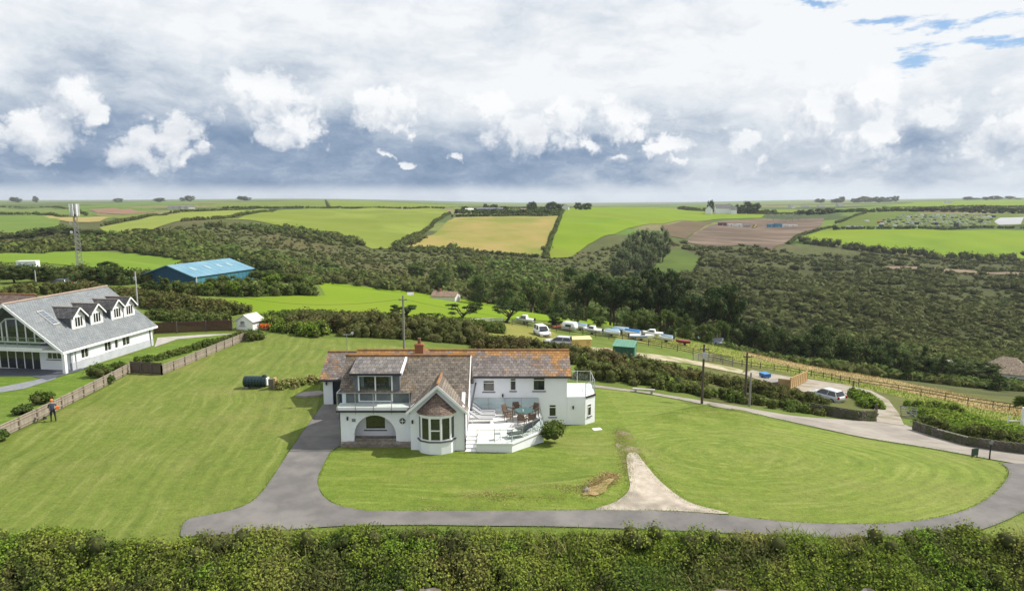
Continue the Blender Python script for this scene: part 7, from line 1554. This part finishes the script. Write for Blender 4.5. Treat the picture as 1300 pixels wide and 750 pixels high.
# ---------------------------------------------------------------- skyline farms, building site, parked cars
def far_house(px, py, Y, L_, W_, hpx, label, wm=cream, rm=greyroof, rz=0.0, name='house', cat='house', hip=0, group=None):
    g = U(px, py, Y); g.z = float(zt(g.x, g.y)); top = max(CAMH - Y * slope(py - hpx) - g.z, 3.5); return simple_house(g, rz, L_, W_, top * .6, top, label, wm, rm, hip=hip, name=name, cat=cat, group=group)
far_house(718, 266, 830, 9, 8, 7, 'white gabled farmhouse at the top of the bright field', rz=1.4); far_house(705, 267, 850, 14, 8, 8, 'grey roofed farmhouse among the skyline trees', cream, greyroof)
far_house(622, 268.5, 800, 30, 12, 5, 'long dark farm barn on the skyline', pmat('dark_shed_wall', (.06, .06, .08), .8, (.08, .08, .10), .5), pmat('slate_blue_sheets', (.10, .10, .14), .7, (.13, .13, .17), .3), name='barn', cat='barn')
far_house(596, 268.5, 790, 9, 6, 3, 'white farm shed left of the long dark barn', gel, pmat('white_sheets', (.62, .62, .6), .7), name='shed', cat='shed'); far_house(664, 269, 800, 7, 6, 4, 'small pale cottage by the round skyline tree', cream, tanroof)
far_house(918, 266.5, 880, 20, 9, 7, 'white hill farmhouse with grey slate roof', gel, greyroof); far_house(900, 266.5, 875, 8, 8, 5, 'white cottage adjoining the hill farmhouse trees', gel, greyroof, 1.2); far_house(931, 267, 870, 7, 6, 5, 'small white outhouse beside the hill farmhouse', gel, greyroof)
for i, px in enumerate((219, 226, 234, 242)): far_house(px, 271 - i * .3, 760, 7, 6, 3, 'tiny grey-white house in the hamlet past the ploughed field', cream, greyroof, .3 * i, group='hamlet houses past the ploughed field')
for i, (px, py) in enumerate(((1022, 266), (1042, 264.5), (1066, 263), (1005, 264))): far_house(px, py, 1250, 12, 8, 3.5, 'tiny pale house on the rise behind the building site', cream, greyroof, .2 * i, group='pale houses behind the building site')
far_house(1204, 258.5, 1400, 12, 8, 3.0, 'lone white house in the upper right field', gel, greyroof)
def cabin(px, py, Y, w, h, m_, label, group='site cabins and stores'):
    g = U(px, py, Y); g.z = float(zt(g.x, g.y)); t = empty('site_cabin', g, .15, label, 'cabin', group); m = MB(); m.box(-w / 2, w / 2, -1.4, 1.4, -.5, h); m.build('wall', m_, t); m = MB(); m.box(-w / 2 - .1, w / 2 + .1, -1.5, 1.5, h, h + .15); m.build('roof', m_, t); m = MB(); m.box(-.5, .4, -1.43, -1.4, 0, 2.0); m.build('door', greyc, t)
tealc = paint('cabin_blue', (.05, .22, .34), .6); yelc = paint('digger_yellow', (.55, .42, .05), .6); dirtw = paint('cabin_white', (.66, .66, .65), .7); dkred = paint('cabin_maroon', (.14, .05, .05), .7)
for px, py, w, h, m_, lab in ((917, 283, 8, 3.2, dkred, 'maroon cabin at the left end of the building site'), (928, 284, 7, 2.6, dirtw, 'dirty white site cabin beside the maroon cabin'), (938, 283.5, 6, 3.0, dirtw, 'second white site cabin in the row'), (948, 283, 6, 2.5, greyc, 'grey store in the middle of the building site'), (979, 284.5, 8, 3.2, tealc, 'low blue site cabin by the yellow digger'), (988, 283.5, 8, 3.8, tealc, 'taller blue site cabin under the steel frame'), (996, 284.5, 6, 2.6, dirtw, 'white store right of the blue cabins'), (1006, 285, 10, 2.0, dirtw, 'long low white stack of site materials')):
    cabin(px, py, 690, w, h, m_, lab)
def digger(t):
    for s in (-1, 1): m = MB(); m.box(-1.6, 1.6, s * 1.0 - .3, s * 1.0 + .3, 0, .8); m.build('track', plast, t)
    m = MB(); m.box(-1.4, 1.0, -1.1, 1.1, .85, 1.8); m.build('body', yelc, t); m = MB(); m.box(0, 1.2, -.2, 1.0, 1.8, 2.8); m.build('cab', carglass, t); m = MB(); m.bar((1.0, -.5, 1.6), (3.2, -.5, 3.6), .35, .4); m.bar((3.2, -.5, 3.6), (4.4, -.5, 1.6), .3, .35); m.build('arm', yelc, t); m = MB(); m.box(4.1, 4.8, -.9, -.1, .9, 1.6); m.build('bucket', plast, t)
g = U(957, 285, 685); g.z = float(zt(g.x, g.y)); block_thing('digger', g, .6, 'yellow digger between the grey store and blue cabins', 'digger', digger)
def steel_frame(t):
    for i in range(6):
        x = -18 + i * 7.2
        for y in (-7, 7): m = MB(); m.tube((x, y, -.5), (x, y, 6), .16, .16, 6); m.build('column', galv, t)
        m = MB(); m.bar((x, -7, 6), (x, 0, 8), .22, .3); m.bar((x, 0, 8), (x, 7, 6), .22, .3); m.build('rafter', galv, t)
    for y, z in ((-7, 6), (0, 8), (7, 6)): m = MB(); m.bar((-18, y, z), (18, y, z), .2, .25); m.build('purlin', galv, t)
g = U(998, 281, 740); g.z = float(zt(g.x, g.y)); block_thing('steel_frame', g, .1, 'open pale steel building frame over the building site', 'frame', steel_frame)
def far_car_mesh(kind):
    m = MB(); v = kind == 'van'
    if v: m.cur = 0; m.box(-2.4, 1.6, -.95, .95, .35, 2.1); m.box(1.6, 2.4, -.9, .9, .35, 1.2); m.cur = 1; m.hexa([(1.601, -.9, 1.2), (2.2, -.85, 1.2), (2.2, .85, 1.2), (1.601, .9, 1.2)], [(1.601, -.85, 2.0), (1.7, -.8, 2.0), (1.7, .8, 2.0), (1.601, .85, 2.0)])
    else:
        m.cur = 0; loft(m, [(.25, -2.0, 2.0, .78, .3, None), (.6, -2.1, 2.1, .88, .3, None), (.92, -2.0, 1.95, .8, .3, None)]); m.cur = 1; loft(m, [(.9, -1.85, 1.0, .76, .2, None), (1.38, -1.5, .3, .6, .2, None)]); m.cur = 0; loft(m, [(1.381, -1.5, .3, .61, .2, None), (1.48, -1.3, .1, .5, .2, None)])
    m.cur = 2
    for x in (-1.3, 1.3):
        for y in (-.85, .75): m.tube((x, y, .32), (x, y + .1, .32), .32, .32, 8)
    return m.mesh('parked_car')
fm = {}
def far_car(px, py, Y, ci, kind, r):
    cols = (('white', white_c), ('silver', silver), ('black', black_c), ('grey', grey_c), ('blue', navy_c), ('red', red_c)); nm, mt = cols[ci]
    if (ci, kind) not in fm: me = far_car_mesh(kind); [me.materials.append(q) for q in (mt, carglass, tyre_m)]; fm[(ci, kind)] = me
    g = U(px, py, Y); g.z = float(zt(g.x, g.y)); o = link('parked_' + kind, fm[(ci, kind)]); o.location = g; o.rotation_euler = (0, 0, r); tag(o, '%s %s parked in the far field beyond the bright field' % (nm, kind), kind, '%s %ss in the far parking field' % (nm, kind))
gr = random.Random(9)
def depth_at(px, py): return G(px, py).y
for ri, (py, x0, x1, n) in enumerate(((288.5, 1076, 1094, 7), (288.0, 1112, 1240, 16), (285.3, 1120, 1250, 22), (282.6, 1118, 1255, 26), (279.6, 1122, 1258, 26), (276.6, 1140, 1262, 22), (274.2, 1146, 1258, 16))):
    for i in range(n):
        px = x0 + (x1 - x0) * (i + gr.uniform(-.25, .25)) / max(1, n - 1); py_ = py + gr.uniform(-.5, .5); Y = depth_at(px, py_)
        ci = gr.choices(range(6), (7, 5, 5, 3, 3, 1))[0]; far_car(px, py_, Y, ci, 'van' if gr.random() < .12 else 'car', 1.57 + gr.uniform(-.15, .15))
far_car(1101, 282, depth_at(1101, 282), 0, 'van', .2); far_car(1252, 277, depth_at(1252, 277), 0, 'van', .1); far_car(1117, 284, depth_at(1117, 284), 5, 'van', .1)
field([(1262, 282), (1270, 277), (1300, 276), (1296, 285), (1268, 286)], (.34, .35, .37), (.30, .31, .33), n=1, lift=.5, name='hardstanding')

# ---------------------------------------------------------------- the man with the strimmer
def person(pos, rz):
    me = bpy.data.meshes.new('person_skeleton')
    J = {  # joint: (x, y, z, radius)
     'pelvis': (0, 0, .92, .125), 'waist': (0, .02, 1.08, .125), 'chest': (0, .05, 1.28, .15), 'neckb': (0, .085, 1.45, .075), 'neck': (0, .12, 1.52, .055), 'headb': (0, .15, 1.58, .075), 'headm': (0, .165, 1.66, .095), 'headt': (0, .165, 1.735, .07),
     'hipl': (-.10, 0, .88, .10), 'kneel': (-.13, .06, .48, .065), 'ankl': (-.14, -.02, .10, .048), 'toel': (-.16, .16, .04, .04), 'hipr': (.10, 0, .88, .10), 'kneer': (.14, -.02, .48, .065), 'ankr': (.16, -.12, .10, .048), 'toer': (.19, .06, .04, .04),
     'shl': (-.19, .07, 1.42, .068), 'ell': (-.29, .14, 1.17, .048), 'wrl': (-.18, .36, 1.06, .034), 'shr': (.19, .07, 1.42, .068), 'elr': (.31, .02, 1.16, .048), 'wrr': (.25, .24, 1.00, .034)}
    E = [('pelvis', 'waist'), ('waist', 'chest'), ('chest', 'neckb'), ('neckb', 'neck'), ('neck', 'headb'), ('headb', 'headm'), ('headm', 'headt'), ('pelvis', 'hipl'), ('hipl', 'kneel'), ('kneel', 'ankl'), ('ankl', 'toel'), ('pelvis', 'hipr'), ('hipr', 'kneer'), ('kneer', 'ankr'), ('ankr', 'toer'), ('chest', 'shl'), ('shl', 'ell'), ('ell', 'wrl'), ('chest', 'shr'), ('shr', 'elr'), ('elr', 'wrr')]
    for s, w_ in (('l', 'wrl'), ('r', 'wrr')):      # hands: a palm, four curled fingers and a thumb
        b = Vector(J[w_][:3]); d = Vector((.05 if s == 'l' else -.03, .10, -.03)).normalized(); side = Vector((0, 0, 1)); pm = b + d * .06; J['palm' + s] = (*pm, .026); E.append((w_, 'palm' + s))
        for i in range(4):
            k = pm + d * .035 + side * (.028 - i * .019); e = k + d * (.030 + .004 * (i in (1, 2))) + Vector((.015 if s == 'l' else -.015, 0, -.01)); J['f%s%da' % (s, i)] = (*k, .0095); J['f%s%db' % (s, i)] = (*e, .008); E += [('palm' + s, 'f%s%da' % (s, i)), ('f%s%da' % (s, i), 'f%s%db' % (s, i))]
        k = pm + side * .035 + d * .0; J['th' + s] = (*k, .011); J['ti' + s] = (*(k + d * .035 + side * .01), .009); E += [('palm' + s, 'th' + s), ('th' + s, 'ti' + s)]
    ks = list(J); me.from_pydata([J[k][:3] for k in ks], [(ks.index(a), ks.index(b)) for a, b in E], [])
    ob = bpy.data.objects.new('skeleton', me); COL.objects.link(ob); sk = ob.modifiers.new('skin', 'SKIN'); sk.use_smooth_shade = True
    for i, k in enumerate(ks): me.skin_vertices[0].data[i].radius = (J[k][3], J[k][3]); me.skin_vertices[0].data[i].use_root = (k == 'pelvis')
    ss = ob.modifiers.new('sub', 'SUBSURF'); ss.levels = 1; ss.render_levels = 1
    dg = bpy.context.evaluated_depsgraph_get(); body = bpy.data.meshes.new_from_object(ob.evaluated_get(dg)); bpy.data.objects.remove(ob)
    body.materials.clear(); skin = pmat('skin', (.45, .28, .20), .6, (.40, .25, .18), 6); jacket = pmat('navy_jacket', (.045, .055, .085), .85, (.035, .042, .065), 8, bump=.4); trouser = pmat('dark_trousers', (.022, .024, .028), .9, (.03, .032, .036), 8, bump=.4); boot = pmat('brown_boots', (.06, .045, .03), .8, (.045, .034, .024), 8); glove = pmat('work_gloves', (.20, .17, .11), .9, (.16, .13, .09), 8)
    for q in (jacket, trouser, skin, boot, glove): body.materials.append(q)
    for p_ in body.polygons:
        c = p_.center; hand = (c - Vector(J['wrl'][:3])).length < .13 and c.y > .33 or (c - Vector(J['wrr'][:3])).length < .13 and c.y > .22
        p_.material_index = 4 if hand else 3 if c.z < .12 else 1 if c.z < .93 else 2 if c.z > 1.49 else 0
    t = empty('person', pos, rz, 'person in navy jacket and orange helmet strimming along the pale fence', 'person')
    link('body', body, None, t)
    m = MB(); hc = Vector((0, .165, 1.69))
    for i in range(5):
        for j in range(16):
            def sp(a, b): th = a / 5 * 1.5; ph = b / 16 * 2 * math.pi; return hc + Vector((.125 * math.cos(ph) * math.cos(th), .145 * math.sin(ph) * math.cos(th), .135 * math.sin(th)))
            m.face([sp(i, j), sp(i, j + 1), sp(i + 1, j + 1), sp(i + 1, j)])
    m.box(-.09, .09, .29, .36, 1.685, 1.70); m.build('helmet', paint('safety_orange', (.75, .17, .03), .5), t, True)
    for s in (-1, 1): m = MB(); m.tube((s * .10, .165, 1.64), (s * .15, .165, 1.64), .045, .04, 10); m.build('ear_defender', plast, t)
    m = MB(); m.hexa([(-.08, .27, 1.54), (.08, .27, 1.54), (.08, .275, 1.54), (-.08, .275, 1.54)], [(-.09, .31, 1.69), (.09, .31, 1.69), (.09, .315, 1.69), (-.09, .315, 1.69)]); m.build('visor', pmat('mesh_visor', (.03, .03, .03), .8), t)
    m = MB(); m.hexa([(-.015, .245, 1.60), (.015, .245, 1.60), (.008, .235, 1.65), (-.008, .235, 1.65)], [(-.012, .268, 1.605), (.012, .268, 1.605), (.006, .248, 1.65), (-.006, .248, 1.65)]); m.build('nose', skin, t)
    s_ = empty('strimmer', pos, rz, 'petrol strimmer held by the person at the fence', 'strimmer')
    m = MB(); m.tube((.34, -.12, 1.12), (-.62, 1.15, .12), .017, .017, 8); m.build('shaft', steel, s_); m = MB(); m.box(.24, .44, -.34, -.06, 1.02, 1.26); m.build('engine', paint('strimmer_orange', (.65, .16, .03), .5), s_); m = MB(); m.tube((-.62, 1.15, .06), (-.62, 1.15, .16), .09, .07, 12); m.build('cutter_head', plast, s_); m = MB(); m.tube((-.55, 1.06, .13), (-.50, .98, .22), .16, .02, 10); m.build('guard', plast, s_)
    m = MB(); m.bar((-.02, .34, .92), (-.20, .43, 1.07), .03, .03); m.bar((.10, .19, .90), (.25, .33, 1.0), .03, .03); m.build('handle', plast, s_)
person(G(68, 535), R(35))

# ---------------------------------------------------------------- the air
hz = MB(); hz.box(-10300, 10300, -7100, 7100, -54, 46); hm = bpy.data.materials.new('air_haze'); hm.use_nodes = True; t = NT(hm.node_tree); t.n.remove(t.n['Principled BSDF'])
pv = t.new('ShaderNodeVolumePrincipled'); pv.inputs['Color'].default_value = (.82, .89, 1.0, 1); pv.inputs['Density'].default_value = 0.00008; pv.inputs['Anisotropy'].default_value = 0.2
t.l.new(pv.outputs[0], t.n['Material Output'].inputs['Volume']); tag(hz.build('haze', hm), kind='stuff')
